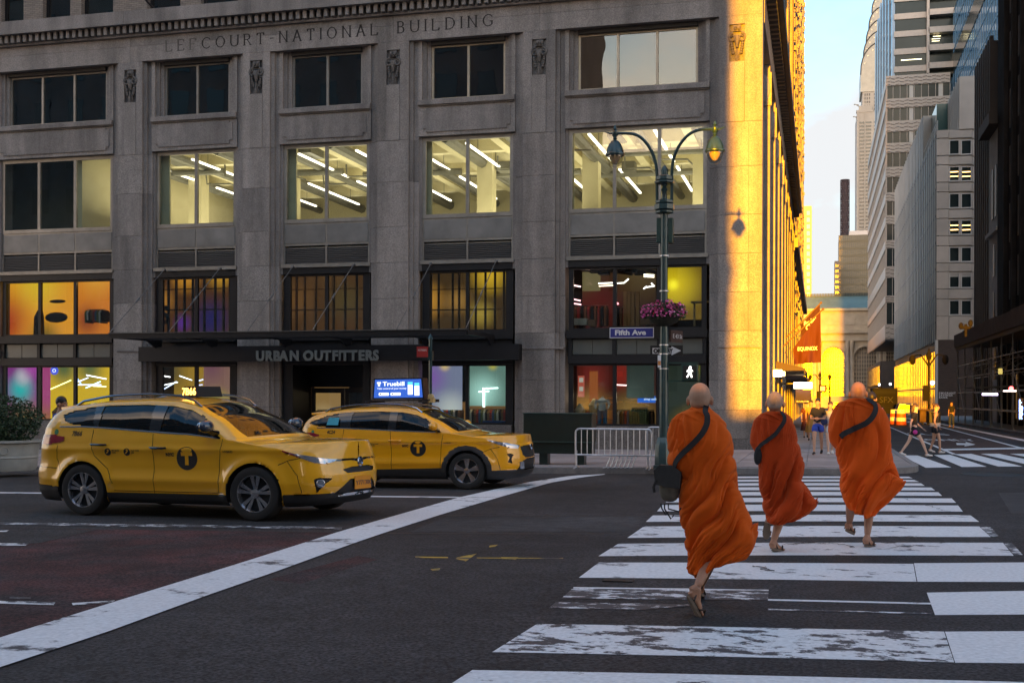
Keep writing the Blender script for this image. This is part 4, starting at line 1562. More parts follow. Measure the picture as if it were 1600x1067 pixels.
MB().ell(c, .18, .12, .05).build('ceiling_lamp', E('lamp_w', (1, .6, .2), 30 * LX), shop)
panel(449, 428, 455, 515, 1.2, gradient_panel('glow_edge', (.7, .3, .05), [(q(452, 470, 1.2), .4, (.7, .04, .1))], 1.2 * LX))
wood_frames(660, 796, 425, 520, 1.6, gradient_panel('glow_amber2', (.07, .035, .01), [(q(765, 428, 1.9), 1.0, (.95, .55, .03)), (q(668, 470, 1.9), .9, (.8, .35, .04)), (q(715, 470, 1.9), .7, (.45, .22, .05)), (q(752, 490, 1.9), .7, (.5, .33, .05))], 1.5 * LX), 1, (672, 684, 706, 716, 742, 757, 772, 786))
for (a_, b_) in ((664, 470), (716, 500)):
 pass
# lower windows of the second bay
panel(318, 570, 362, 660, 1.0, gradient_panel('glow_cloud', (.40, .20, .16), [(q(340, 640, 1.0), 1.0, (.75, .62, .05)), (q(330, 575, 1.0), .8, (.30, .12, .16))], 1.2 * LX))
panel(244, 572, 318, 670, 2.8, gradient_panel('glow_yellow2', (.55, .30, .03), [(q(260, 580, 2.8), 1.2, (.10, .09, .04)), (q(300, 650, 2.8), .9, (.8, .42, .03))], 1.3 * LX))
for (p0, p1, c, s) in (((249, 612), (276, 596), (.55, .65, 1), 34), ((254, 602), (278, 597), (.9, .95, 1), 30), ((280, 587), (300, 594), (.9, .9, 1), 34), ((248, 586), (266, 589), (1, .95, 1), 34),
      ((307, 617), (318, 609), (1, .9, .6), 26), ((306, 596), (317, 593), (.5, .6, 1), 26), ((291, 612), (301, 606), (1, .6, .2), 22), ((308, 602), (316, 601), (.6, .6, 1), 22)):
 neon([q(*p0, 1.4), q(*p1, 1.7)], 'neon_%d_%d_%d' % (c[0] * 10, c[1] * 10, c[2] * 10), c, s * .45)
# entrance: view into the shop
panel(449, 575, 459, 690, 1.95, gradient_panel('glow_e1', (.30, .13, .04), [(q(454, 640, 1.95), .5, (.5, .2, .06))], 1.2 * LX))
panel(470, 575, 476, 690, 1.8, gradient_panel('glow_e2', (.16, .13, .03), [], 1.0 * LX))
panel(490, 600, 545, 690, 4.5, gradient_panel('glow_e3', (.5, .28, .10), [(q(505, 650, 4.5), .7, (.75, .5, .25))], 1.2 * LX))
rack(496, 540, 640, 4.2, 12, CG, 1.0)
point('shop_lamp', (fx(520), YF + 3.6, 1.6), 12 * LX, (1, .7, .4))
# fourth bay lower: pale glow
panel(661, 571, 722, 640, .9, gradient_panel('glow_lilac', (.22, .24, .38), [(q(672, 590, .9), .9, (.25, .12, .45)), (q(705, 640, .9), .9, (.60, .62, .62)), (q(695, 571, .9), .28, (.9, .6, .25))], 1.7 * LX))
panel(728, 569, 797, 634, .9, gradient_panel('glow_mint', (.16, .28, .24), [(q(755, 612, .9), .9, (.55, .95, .85)), (q(770, 571, .9), .25, (.7, .6, .1))], 1.5 * LX))
neon([q(756, 636, .8), q(756, 607, .8)], 'neon_mint', (.7, 1, .95), 26, .035)
neon([q(748, 612, .8), q(764, 611, .8)], 'neon_mint', (.7, 1, .95), 18, .02)
neon([q(754, 607, .8), q(778, 606, .8)], 'neon_mint', (.7, 1, .95), 12, .02)
rack(663, 722, 636, 1.4, 16, CG, .8)
rack(733, 796, 638, 1.4, 18, CG, .9)
for px_ in (676, 700, 742, 770):
 point('shop_lamp', onY(px_, 628, YF + 1.1), 5 * LX, (1, .62, .25))
panel(661, 628, 797, 690, 3.0, gradient_panel('glow_back', (.28, .12, .03), [(q(690, 650, 3), 1.2, (.6, .28, .06)), (q(750, 660, 3), .9, (.6, .25, .06))], 1.0 * LX))
MB().box(fx(745), fx(790), YF + .7, YF + 1.2, Z[667], Z[667] + .12).build('display_plinth', M('plinth_blue', (.03, .08, .25), .5), shop)
# fifth bay, upper: red wall glow painted as emission, with white neon
panel(888, 410, 1025, 515, 6.5, gradient_panel('glow_red', (.03, .008, .006), [(q(930, 475, 6.5), 1.7, (.13, .009, .006)), (q(905, 420, 6.5), 1.5, (.16, .10, .04)), (q(1000, 425, 6.5), 1.6, (.14, .085, .03))], 1.3 * LX))
panel(910, 425, 938, 455, 4.5, gradient_panel('glow_beam', (.30, .23, .10), [], 1.0 * LX), 'column')
for (p0, p1, c) in (((960, 443), (975, 442), (1, .9, .8)), ((975, 442), (982, 436), (1, .9, .8)), ((935, 443), (957, 442), (1, .9, .8)), ((936, 447), (958, 446), (1, .7, .5)), ((897, 446), (907, 448), (1, .6, .6)),
     ((889, 466), (907, 470), (1, .45, .5)), ((889, 473), (908, 476), (1, .45, .5)), ((1006, 429), (1022, 430), (1, .9, .7)), ((1006, 432), (1022, 433), (1, .8, .6)),
     ((1006, 451), (1010, 448), (1, .9, .9)), ((1009, 449), (1022, 447), (1, .9, .9)), ((1022, 447), (1018, 443), (1, .9, .9)), ((961, 471), (966, 475), (1, .3, .35)), ((961, 477), (966, 474), (1, .3, .35))):
 neon([q(*p0, 2.2), q(*p1, 2.4)], 'neon_%d_%d_%d' % (c[0] * 10, c[1] * 10, c[2] * 10), c, 16, .026)
for k, px_ in enumerate((893, 907, 921, 935, 966, 981, 996, 1010)):
 a = onY(px_, 412 + (k % 3) * 2, YF + 1.5)
 MB().tube([a, (a.x + .9, a.y + 3.5, a.z + .05)], .05, 6).build('ceiling_pipe', M('pipe', (.09, .07, .05), .6), shop)
for px_ in (974, 980, 986, 993):
 a = onY(px_, 500, YF + 3)
 MB().box(a.x, a.x + .12, a.y, a.y + .1, a.z - .3, a.z + 1.0).build('timber_post', M('wood_light', (.30, .20, .09), .6), shop)
panel(1032, 412, 1096, 500, 1.4, gradient_panel('glow_gold', (.18, .10, .01), [(q(1054, 445, 1.4), 1.15, (.95, .66, .01)), (q(1052, 445, 1.4), .28, (1.6, 1.3, .05))], 1.7 * LX))
point('shop_lamp', onY(920, 440, YF + 2.5), 20 * LX, (1, .55, .4))
a = onY(1085, 500, YF + 1.0)
for dx in (0, .35):
 MB().bar((a.x + dx, a.y, a.z - .2), (a.x + dx, a.y, a.z + .55), .06, .06).build('stool_leg', M('wood_light'), shop)
MB().box(a.x - .1, a.x + .5, a.y - .2, a.y + .2, a.z + .55, a.z + .6).build('stool_seat', M('wood_light'), shop)
# fifth bay, lower
panel(888, 570, 962, 672, 5.5, gradient_panel('glow_r2', (.05, .008, .006), [(q(925, 590, 5.5), 1.0, (.24, .02, .012)), (q(915, 640, 5.5), 1.3, (.55, .25, .06)), (q(895, 600, 5.5), .8, (.05, .01, .01))], 1.4 * LX))
panel(960, 570, 1025, 672, 5.5, gradient_panel('glow_r3', (.06, .02, .015), [(q(968, 585, 5.5), .9, (.4, .03, .02)), (q(990, 650, 5.5), 1.3, (.5, .28, .08))], 1.2 * LX))
panel(979, 571, 1022, 622, .75, gradient_panel('film_teal', (.045, .065, .055), [(q(985, 620, .75), .8, (.11, .15, .13))], 1.0 * LX), 'window_film')
panel(1033, 571, 1094, 672, .75, gradient_panel('film_olive', (.035, .05, .035), [(q(1078, 665, .75), .9, (.35, .22, .02)), (q(1088, 575, .75), .5, (.28, .30, .05))], 1.0 * LX), 'window_film')
panel(903, 587, 913, 620, 1.8, E('sign_red', (.6, .12, .08), 1.4 * LX), 'hanging_sign')
panel(905, 590, 911, 597, 1.75, E('sign_w', (.9, .8, .7), 1.0 * LX), 'sign_print')
panel(905, 604, 911, 611, 1.75, E('sign_w', (.9, .8, .7), 1.0 * LX), 'sign_print')
panel(921, 580, 934, 632, 3.6, E('col_glow', (.5, .13, .03), 1.2 * LX), 'column')
panel(996, 619, 1024, 629, .9, E('blue_sign', (.02, .12, .6), 2.2 * LX), 'screen_sign')
text('screen_lettering', 'shop online', E('sign_w2', (.7, .85, 1), 3 * LX), q(1006, 625, .85), (1, 0, 0), (0, 0, 1), .11, .002, shop)
neon([q(960, 601, 2), q(980, 602, 2)], 'neon_pinkw', (1, .6, .6), 20)
neon([q(962, 568.5, 1), q(972, 568.5, 1)], 'neon_redl', (1, .1, .08), 20)
for (px_, sc_) in ((960, 1),):
 rack(962, 1022, 640, 2.2, 16, CG, .9)
rack(987, 1012, 637, 1.1, 7, [CG[0]], 1.2)
for px_ in (905, 928, 985):
 point('shop_lamp', onY(px_, 620, YF + 1.6), 7 * LX, (1, .75, .5))

def mannequin(px, dark, shirt, trousers, d, head=True, s=1.0):
 g = onY(px, 668, YF + d)
 zb_ = Z[667] + .02
 s_ = s
 body = MB()
 body.tube([(g.x, g.y, zb_ + .75 * s_), (g.x, g.y, zb_ + .95 * s_), (g.x, g.y, zb_ + 1.1 * s_), (g.x, g.y, zb_ + 1.28 * s_), (g.x, g.y, zb_ + 1.36 * s_), (g.x, g.y, zb_ + 1.45 * s_)], [.13, .14, .12, .17, .12, .045], 10)
 body.build('mannequin_torso', M(*shirt), shop, smooth=True)
 for sg in (-1, 1):
  MB().tube([(g.x + sg * .17, g.y, zb_ + 1.33 * s_), (g.x + sg * .23, g.y, zb_ + 1.08 * s_), (g.x + sg * .2, g.y - .1, zb_ + .85 * s_)], [.055, .045, .03], 8).build('mannequin_arm', M(*shirt), shop, smooth=True)
  if trousers:
   MB().tube([(g.x + sg * .075, g.y, zb_ + .8 * s_), (g.x + sg * .09, g.y, zb_ + .42 * s_), (g.x + sg * .1, g.y, zb_)], [.095, .075, .06], 8).build('mannequin_leg', M(*trousers), shop, smooth=True)
 MB().tube([(g.x, g.y, zb_ + 1.42 * s_), (g.x, g.y, zb_ + 1.52 * s_)], .04, 8).build('mannequin_neck', M('form2', (.5, .45, .38), .6), shop)

def bust(px, py, d):
 g = onY(px, py, YF + d)
 MB().tube([(g.x, g.y, g.z - .45), (g.x, g.y, g.z - .3), (g.x, g.y, g.z - .1), (g.x, g.y, g.z), (g.x, g.y, g.z + .12)], [.13, .15, .19, .12, .04], 10).build('dress_form', M('form3', (.42, .34, .2), .6), shop, smooth=True)
 MB().tube([(g.x, g.y, g.z - .45), (g.x, g.y, Z[667])], .02, 6).build('form_stand', M('rod'), shop)

bust(906, 636, 1.4)
bust(928, 628, 1.6)
mannequin(941, 0, ('tee', (.55, .55, .52), .8), ('jeans', (.03, .12, .24), .8), .75, s=.62)
point('shop_lamp', onY(941, 600, YF + .7), 6 * LX, (1, .9, .8))

random.seed(8)
for (pa, pb2, py, d_) in ((893, 950, 478, 3.2), (964, 1020, 480, 3.6), (893, 945, 640, 3.4)):
 rack(pa, pb2, py, d_, 11, [('cloth_black', (.02, .02, .02), .9), ('cloth_brown', (.2, .1, .05), .9), ('cloth_red', (.35, .05, .04), .9)], .8)
for k in range(9):
 a = onY(892 + k * 14, 414 + (k % 4) * 3, YF + 2.2 + (k % 3) * .5)
 MB().box(a.x, a.x + .35, a.y, a.y + .5, a.z - .12, a.z).build('ceiling_fixture', M('void'), shop)
for (px_, py_) in ((893, 503), (905, 503), (918, 505), (1000, 503), (1012, 502)):
 a = onY(px_, py_, YF + 1.2)
 MB().box(a.x, a.x + .25, a.y, a.y + .3, a.z - .1, a.z + .12).build('folded_stack', M('cloth_white' if px_ % 2 else 'cloth_brown'), shop)
# ================================================================== blocks behind the camera (they frame the sunset and stand in the reflections)
M('far_masonry', (0.20, 0.18, 0.165), 0.85, n=0.3, ns_=.4)
M('far_window', (0.02, 0.025, 0.03), 0.15, spec=0.8)

def block(name, label, x0, x1, y0, y1, h, faces, dx=3.2, dz=3.8, mat='far_masonry', gm='far_window', z0=-1, cat='building'):
 """plain masonry block with window recesses on the named faces"""
 t = thing(name, label, cat, ((x0 + x1) / 2, (y0 + y1) / 2, 0))
 MB().box(x0, x1, y0, y1, z0, h).build('wall', M(mat), t)
 w = MB()
 for f in faces:
  if f in 'ns':
   y = y1 if f == 'n' else y0
   s = 1 if f == 'n' else -1
   n = int((x1 - x0) / dx)
   for i in range(n):
    for k in range(int((h - 3) / dz)):
     a = x0 + (i + .25) * (x1 - x0) / n
     w.box(a, a + dx * .5, min(y, y + s * .05), max(y, y + s * .05), 2 + k * dz, 2 + k * dz + dz * .55)
  else:
   x = x1 if f == 'e' else x0
   s = 1 if f == 'e' else -1
   n = int((y1 - y0) / dx)
   for i in range(n):
    for k in range(int((h - 3) / dz)):
     a = y0 + (i + .25) * (y1 - y0) / n
     w.box(min(x, x + s * .05), max(x, x + s * .05), a, a + dx * .5, 2 + k * dz, 2 + k * dz + dz * .55)
 if w.v:
  tag(w.build('windows', M(gm), t), kind='stuff')
 return t

block('corner_building', 'masonry corner building across the avenue behind the viewpoint, beside the sunset gap', -19.8, -1.95, -60, -12, 20, 'ne')
block('tall_building', 'tall masonry building behind the viewpoint, left of the low corner building', -70, -20, -35, -12, 48, 'n')
block('tower_block', 'masonry tower behind the viewpoint on the right of the sunset gap', 10.9, 60, -60, -12, 44, 'nw')

def truck(x, y, w, h, l, label):
 t = thing('sun_blocker_truck', label, 'truck', (x, y, 0), group='unseen trucks added to block the low sun')
 MB().cbox(x - w / 2, x + w / 2, y - l, y - 1.9, .9, h, .03).build('cargo_box', M('truck_white', (.10, .09, .08), .5), t)
 MB().prism([(0, .5), (0, 1.5), (-.5, 2.25), (-1.8, 2.3), (-1.8, .5)], lambda u, v, d: (x + d, y + u, v), -w / 2 + .1, w / 2 - .1).build('cab', M('truck_red', (.25, .04, .03), .4), t)
 MB().quad((x - w / 2 + .25, y + .0, 1.52), (x + w / 2 - .25, y + .0, 1.52), (x + w / 2 - .3, y - .47, 2.2), (x - w / 2 + .3, y - .47, 2.2)).build('windscreen', M('far_window'), t)
 for sy in (-1.0, -l + 1.2):
  for sx in (-1, 1):
   MB().lathe((x + sx * (w / 2 - .15), y + sy, .48), [(.3, -.14), (.47, -.14), (.48, 0), (.47, .14), (.3, .14)], 20, 'x').build('wheel', M('tyre', (.02, .02, .02), .8), t)

for i, (x, h, c) in enumerate(((-.6, 2.85, 'leftmost'), (2.2, 3.0, 'second from the left'), (5.0, 2.8, 'third from the left'), (7.8, 3.0, 'rightmost'))):  # unseen trucks added to keep the low sun off the walkers and road
 truck(x, -24 - (i % 2) * 2, 2.95, h, 7, 'added unseen box truck blocking the low sun, dark with red cab, ' + c + ' of four')

block('far_sun_blocker', 'added unseen tower far to the west that keeps sun off the distant towers', 27, 110, -1240, -1200, 330, 'n', dx=9, dz=9)  # unseen tower added to shade the skyscraper and the banded tower
# street tree whose leaves fringe the patch of sunlight on the corner pier
tr = thing('street_tree', 'leafy street tree on the pavement behind the viewpoint', 'tree', (-4.6, -8, 0))
MB().tube([(-4.6, -8, -.1), (-4.5, -8, 2.2), (-4.2, -8, 4.5), (-4.0, -8, 6.5)], [.2, .16, .11, .05], 8).tube([(-4.4, -8, 3.4), (-3.2, -8.2, 5.2)], [.09, .03], 6).tube([(-4.4, -8, 3.8), (-5.6, -7.6, 5.8)], [.09, .03], 6).build('trunk', M('bark', (.10, .075, .055), .9, n=.3), tr)
rng = random.Random(4)
lf = MB()
for k in range(5200):
 cl = rng.choice(((-4.2, 6.4, 2.3), (-3.7, 8.2, 1.75), (-3.2, 4.7, 1.3), (-4.6, 4.3, 1.6), (-3.9, 3.2, 1.2), (-2.9, 6.9, 1.1)))
 v = Vector((rng.gauss(0, 1), rng.gauss(0, 1), rng.gauss(0, 1))).normalized() * cl[2] * rng.random() ** .45
 p = Vector((cl[0], -8, cl[1])) + v
 a = Vector((rng.uniform(-1, 1), rng.uniform(-1, 1), rng.uniform(-1, 1))).normalized() * .09
 b = a.cross(Vector((rng.uniform(-1, 1), rng.uniform(-1, 1), rng.uniform(-1, 1)))).normalized() * .06
 lf.add([p - a, p + b, p + a, p - b], [(0, 1, 2, 3)])
lf.build('crown', M('leaf', (.05, .09, .03), .7), tr)['kind'] = 'stuff'
# ================================================================== the cross street: buildings on both sides and beyond
def yx(px, X):
 return onX(px, 618, X).y

def zx(px, py, X):
 return onX(px, py, X).z

# ---- side front of the stone building, running back along the cross street
YE = yx(1240, XC)
side = thing('cross_street_wing', 'side wing of the stone building with narrow gold lit piers running back from the corner', 'building', (XC - 6, (YF + YE) / 2, 0))
M('side_stone', (0.30, 0.265, 0.235), 0.75, n=0.15, ns_=2.5, n2=0.22, n2s=0.35, sp=0.3, sps=34, bump=0.3, bs=50)
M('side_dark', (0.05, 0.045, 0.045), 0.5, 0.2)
n = 9
step = (YE - YF - .9) / n
for k in range(n + 1):
 y = YF + .95 + k * step
 if k:
  MB().box(XC - .9, XC - .0, y - .55, y + .45, -1.5, zL).build('side_pier', M('side_stone'), side)
  MB().box(XC - .5, XC + .06, y - .62, y - .551, zL - 1.5, zL - .3).ell((XC - .2, y - .64, zL - .9), .2, .1, .5).build('carving', M('side_stone'), side)
 if k < n:
  MB().box(XC - .95, XC - .75, y + .45, y + step - .55, zf - 9, Z[667] + .1).build('side_plinth', M('stone_base'), side)
  for (za, zb2_, mm) in ((Z[667] + .1, Z[567], 'pane'), (Z[513], Z[411], 'pane'), (Z[323], Z[187], 'pane'), (zS0, zL - .1, 'pane')):
   MB().box(XC - .75, XC - .70, y + .45, y + step - .55, za, zb2_).build('pane', M('far_window'), side)
  for (za, zb2_) in ((Z[567], Z[513]), (Z[411], Z[323]), (Z[187], zS0)):
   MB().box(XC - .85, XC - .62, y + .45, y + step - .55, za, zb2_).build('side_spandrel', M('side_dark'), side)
  fr = MB()
  for q_ in range(1, 3):
   yy = y + .45 + q_ * (step - 1) / 3
   fr.box(XC - .78, XC - .6, yy - .05, yy + .05, Z[667] + .1, Z[567]).box(XC - .78, XC - .6, yy - .05, yy + .05, Z[513], Z[411]).box(XC - .78, XC - .6, yy - .05, yy + .05, Z[323], Z[187])
  tag(fr.build('mullions', M('frame_metal'), side), kind='stuff')
MB().box(XC - .9, XC + .02, YF + .96, YE, zL + .002, zD1).build('side_frieze', M('side_stone'), side)
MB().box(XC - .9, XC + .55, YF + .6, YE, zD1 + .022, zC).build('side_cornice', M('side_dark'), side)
dn = MB()
y = YF + 1
while y < YE:
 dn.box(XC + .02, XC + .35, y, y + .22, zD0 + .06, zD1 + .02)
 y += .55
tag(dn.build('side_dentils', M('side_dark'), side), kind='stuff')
# tower above the cornice
MB().box(XC - 8, XC - .85, YF + 24.01, YE, zC, TOPH).build('tower_wall', M('buff_brick'), side)
MB().box(XC - 8, XC - .85, YF + .95, YF + 24, zC, TOPH - .01).build('tower_wall', M('buff_brick'), side)
for k in range(16):
 y = YF + 1.2 + k * (YE - YF - 1.6) / 15
 MB().box(XC - .85, XC - .45 + (.25 if k % 3 == 0 else 0), y, y + .9, zC, TOPH).build('tower_pilaster', M('side_stone'), side)
for k in range(15):
 y = YF + 1.2 + k * (YE - YF - 1.6) / 15
 MB().box(XC - .85, XC - .8, y + 1.1, y + 2.6, zC + .2, TOPH - 1).build('window_strip', M('far_window'), side)

# ---- next building down the left side
Y2 = yx(1256, XC - .1)
lb = thing('gold_lit_building', 'tall narrow building with gold lit pilasters at the left edge of the sky', 'building', (XC - 6, (YE + Y2) / 2, 0))
MB().box(XC - 12, XC - .7, YE + .2, Y2, -2, 90).build('wall', M('brown_stone', (0.21, 0.16, 0.13), 0.8, n=.3, ns_=.7), lb)
k = 0
y = YE + .4
while y < Y2 - .8:
 MB().box(XC - .7, XC - .1 - (.25 if k % 2 else 0), y, y + 1.1, -2, 90 if k % 4 else 88).build('pilaster', M('side_stone' if k % 3 else 'brown_stone'), lb)
 MB().box(XC - .7, XC - .66, y + 1.2, y + 3.4, 5, 88).build('window_strip', M('far_window'), lb)
 y += 3.6
 k += 1
MB().box(XC - .9, XC + .3, YE + .2, Y2, 12.5, 13.2).build('string_course', M('side_stone'), lb)
random.seed(11)
mb = MB()
for k in range(900):
 y = random.uniform(YE + 3, Y2)
 z_ = random.uniform(6, 80)
 mb.box(XC - .35, XC - .05, y, y + .25, z_, z_ + .35)
tag(mb.build('rustication', M('side_stone'), lb), kind='stuff')
block('low_building', 'low building on the left past the gold lit building', -30, -5.0, Y2 + 14, 325, 16, 'e')

# ---- street level of the left side: shop fronts, awning, banners, lamps
aw_y = yx(1236, XC)
M('awning_dark', (0.05, 0.03, 0.03), 0.7)
for (pa, pb, z0, z1) in ((1212, 1226, 2.75, 3.15), (1228, 1238, 2.6, 3.1)):
 ya, yb2 = yx(pa, XC), yx(pb, XC)
 a = thing('entrance_awning', 'dark entrance awning on the left pavement, ' + ('nearer the corner' if pa < 1220 else 'just before the lit sign'), 'awning', (XC, (ya + yb2) / 2, z0))
 MB().prism([(0, z1), (1.2, z0 + .1), (1.2, z0), (0, z0)], lambda u, v, d: (XC + u, d, v), ya, yb2).build('canvas', M('awning_dark'), a)
 MB().box(XC + 1.15, XC + 1.2, ya, yb2, z0 - .15, z0).build('valance', M('awning_dark'), a)
for i, (px_, py_, s_) in enumerate(((1215, 583, .16), (1222, 584, .11))):
 ys_ = yx(px_ - 8, XC)
 p = onY(px_, py_, ys_)
 l = thing('wall_lantern', 'small glowing lantern on the gold lit wall, ' + ('left one' if i == 0 else 'right one'), 'lantern', (XC, ys_, p.z))
 MB().box(p.x - s_, p.x + s_, ys_, ys_ + .2, p.z - s_ * .8, p.z + s_ * .8).build('glass_box', E('lantern_glow', (1.0, .62, .22), 3.0), l)
 MB().box(XC, p.x, ys_ + .08, ys_ + .12, p.z + s_ * .8, p.z + s_ * .8 + .05).build('bracket', M('black_metal'), l)
# lit sign and banner
ysb = yx(1243, XC) - 30
ysb = 62
a, b = onY(1240, 607, ysb), onY(1269, 597, ysb)
s1_ = thing('lit_sign', 'glowing white box sign projecting over the left pavement above a purple banner', 'sign', (a.x, ysb, a.z))
MB().box(a.x, b.x, ysb, ysb + .5, a.z, b.z).build('light_box', E('sign_glow', (1.0, .80, .50), .55), s1_)
MB().box(XC - .1, a.x, ysb + .2, ysb + .28, b.z - .1, b.z - .04).build('bracket', M('black_metal'), s1_)
a, b = onY(1243, 630, ysb + .25), onY(1268, 609, ysb + .25)
bn = MB().box(a.x, b.x, ysb + .25, ysb + .29, a.z, b.z).build('college_banner', M('banner_purple', (.025, .015, .06), .8))
tag(bn, 'dark purple banner with white lettering hanging below the glowing sign', 'banner')
text('lettering', 'Berkeley College', M('white_paint', (.75, .75, .75), .6), (a.x + .05, ysb + .24, a.z + .07), (1, 0, 0), (0, 0, 1), .1, .002, bn, width=(b.x - a.x) * .86)

# ---- flags
def cloth_flag(name, label, pole0, pole1, outline, mat, cols, y0, wav=.12, sub=26):
 """pole from the wall, cloth spanned between pole edge and the hanging bottom"""
 f = thing(name, label, 'flag', pole0)
 MB().tube([pole0, pole1], .035, 8).ell(pole1, .07, .07, .07, 8, 6).build('pole', M('pole_brown', (.15, .09, .05), .5), f)
 tl, tr, br, bl = [Vector(p) for p in outline]

 def fn(u, v):
  top = tl.lerp(tr, u)
  bot = bl.lerp(br, u)
  p = bot.lerp(top, v)
  amp = wav * (1 - v) * .9 + .02
  p = p + Vector((0, math.sin(u * 9 + v * 3) * amp + math.sin(u * 21 - v * 5) * amp * .35, 0))
  return p
 m = MB().grid(fn, sub, sub)
 o = m.build('cloth', M(*mat), f, smooth='all')
 return f, o

yfl = 60.0
P = lambda px, py, y=yfl: onY(px, py, y)
p0, p1 = P(1224, 541), P(1286, 483)
p0.x = max(p0.x, XC)
f, o = cloth_flag('fitness_flag', 'maroon flag with white lettering hanging from an angled pole on the left side', p0, p1,
     (P(1239, 545), P(1282, 487), P(1283, 566), P(1241, 569)), ('flag_maroon', (.075, .014, .009), .85), None, yfl)
a = P(1246, 548, yfl - .2)
xw = P(1277, 548).x - a.x
me = text('lettering', 'EQUINOX', M('white_paint'), (a.x, yfl - .22, a.z), (1, 0, .03), (0, 0, 1), .26, .003, f, off=.005, width=xw)
yf2 = 66.0
f, o = cloth_flag('college_flag', 'dark purple flag with white script lettering on the pole behind the maroon flag', (XC, yf2, P(1232, 528, yf2).z), tuple(P(1283, 473, yf2)),
     (P(1251, 507, yf2), P(1281, 476, yf2), P(1283, 533, yf2), P(1252, 540, yf2)), ('flag_purple', (.05, .012, .02), .85), None, yf2, .06)
a = P(1256, 510, yf2 - .2)
text('lettering', 'Berkeley', M('white_paint'), (a.x, yf2 - .3, a.z), (1, 0, .45), (0, 0, 1), .35, .003, f, off=.012, width=.95)
text('lettering', 'Col', M('white_paint'), (a.x + .1, yf2 - .3, a.z - .22), (1, 0, .45), (0, 0, 1), .35, .003, f, off=.012, width=.45)
for (pa, pb) in (((1246, 505), (1282, 474)), ):
 pass

# ---- the railway terminal closing the street
YS = 340.0
T_ = lambda px, py, y=YS: onY(px, py, y)
zt = lambda py, y=YS: onY(1300, py, y).z
xt = lambda px, y=YS: onY(px, 600, y).x
M('terminal_stone', (0.42, 0.35, 0.26), 0.8, n=0.15, ns_=.5, n2=.2, n2s=.1)
M('copper', (0.11, 0.17, 0.15), 0.6, n=.2, ns_=.3)
M('arch_glass', (0.12, 0.10, 0.08), 0.25, spec=1.0)
ter = thing('railway_terminal', 'stone railway terminal with green copper roof and tall arched windows closing the street', 'building', (xt(1300), YS + 10, 0))
xa, xb = xt(1200), xt(1425)
archs = [(1302.0, 17.5), (1352.0, 17.5), (1252.0, 17.5), (1402, 17.5)]
zg = gz(0, YS) - .3
za1, zsp, zab = zt(542.5), zt(542.5) - 17.5 * (YS / F) * 1.03, zt(619)
# wall with real arched openings: vertical strips
xs_sorted = sorted([(xt(c - h), xt(c + h)) for c, h in archs])
px_ = xa
w = MB()
for (l, r) in xs_sorted:
 w.box(px_, l, YS, YS + 3, zg, zt(533))
 px_ = r
w.box(px_, xb, YS, YS + 3, zg, zt(533))
for (l, r) in xs_sorted:
 w.box(l, r, YS, YS + 3, zg, zab)
 c, rr = (l + r) / 2, (r - l) / 2
 m_ = 14
 for k in range(m_):
  a0, a1 = math.pi * k / m_, math.pi * (k + 1) / m_
  x0, x1 = c + rr * math.cos(a0), c + rr * math.cos(a1)
  z0, z1 = za1 - rr + rr * math.sin(a0), za1 - rr + rr * math.sin(a1)
  w.prism([(x0, z0), (x0, zt(533)), (x1, zt(533)), (x1, z1)], lambda u, v, d: (u, d, v), YS, YS + 3)
w.build('wall', M('terminal_stone'), ter)
for (l, r) in xs_sorted:
 c, rr = (l + r) / 2, (r - l) / 2
 pts = [(c + (rr + .25) * math.cos(math.pi * k / 16), YS - .1, za1 - rr + (rr + .25) * math.sin(math.pi * k / 16)) for k in range(17)]
 o = MB().tube([(pts[0][0], YS - .1, zab)] + pts + [(pts[-1][0], YS - .1, zab)], .28, 6).build('arch_surround', M('terminal_stone'), ter)
 o = MB().box(l, r, YS + 1.6, YS + 1.7, zab, za1).build('arched_window', M('arch_glass'), ter)
 fr = MB()
 for k in range(1, 9):
  x = l + (r - l) * k / 9
  hh = za1 - rr + math.sqrt(max(rr * rr - (x - c) ** 2, 0))
  fr.box(x - .06, x + .06, YS + 1.3, YS + 1.6, zab, hh)
 for k in range(1, 12):
  z_ = zab + (za1 - zab) * k / 12
  hw = rr if z_ < za1 - rr else math.sqrt(max(rr * rr - (z_ - za1 + rr) ** 2, 0))
  fr.box(c - hw, c + hw, YS + 1.31, YS + 1.59, z_ - .07, z_ + .07)
 tag(fr.build('window_grille', M('terminal_stone'), o), kind='stuff')
for px in (1327.5, 1277, 1378):
 for d in (-3.2, 3.2):
  x = xt(px + d)
  MB().lathe((x, YS - .3, zab), [(.62, 0), (.62, .4), (.5, .6), (.45, zt(540) - zab - .8), (.6, zt(540) - zab - .3), (.65, zt(533) - zab)], 12).build('column', M('terminal_stone'), ter, smooth=True)
MB().box(xa, xb, YS - .9, YS + 3, zt(533), zt(528)).build('architrave', M('terminal_stone'), ter)
MB().box(xa, xb, YS - .5, YS + 3, zt(528) + .002, zt(521)).build('frieze', M('terminal_stone'), ter)
dn = MB()
for k in range(60):
 x = xa + k * (xb - xa) / 60
 dn.box(x, x + .4, YS - .9, YS - .5, zt(521) - .35, zt(521) - .002)
tag(dn.build('dentils', M('terminal_stone'), ter), kind='stuff')
MB().box(xa, xb, YS - 1.4, YS + 3, zt(521), zt(516)).build('cornice', M('terminal_stone'), ter)
MB().box(xa, xb, YS + .3, YS + 3, zt(516) + .002, zt(486)).build('attic_wall', M('terminal_stone'), ter)
for px in (1300, 1327, 1355):
 x = xt(px)
 MB().box(x - 1.4, x + 1.4, YS + .1, YS + .3, zt(508), zt(498)).build('attic_relief', M('terminal_stone'), ter)
MB().box(xa, xb, YS - .5, YS + 3, zt(486) + .002, zt(482)).build('attic_cornice', M('terminal_stone'), ter)
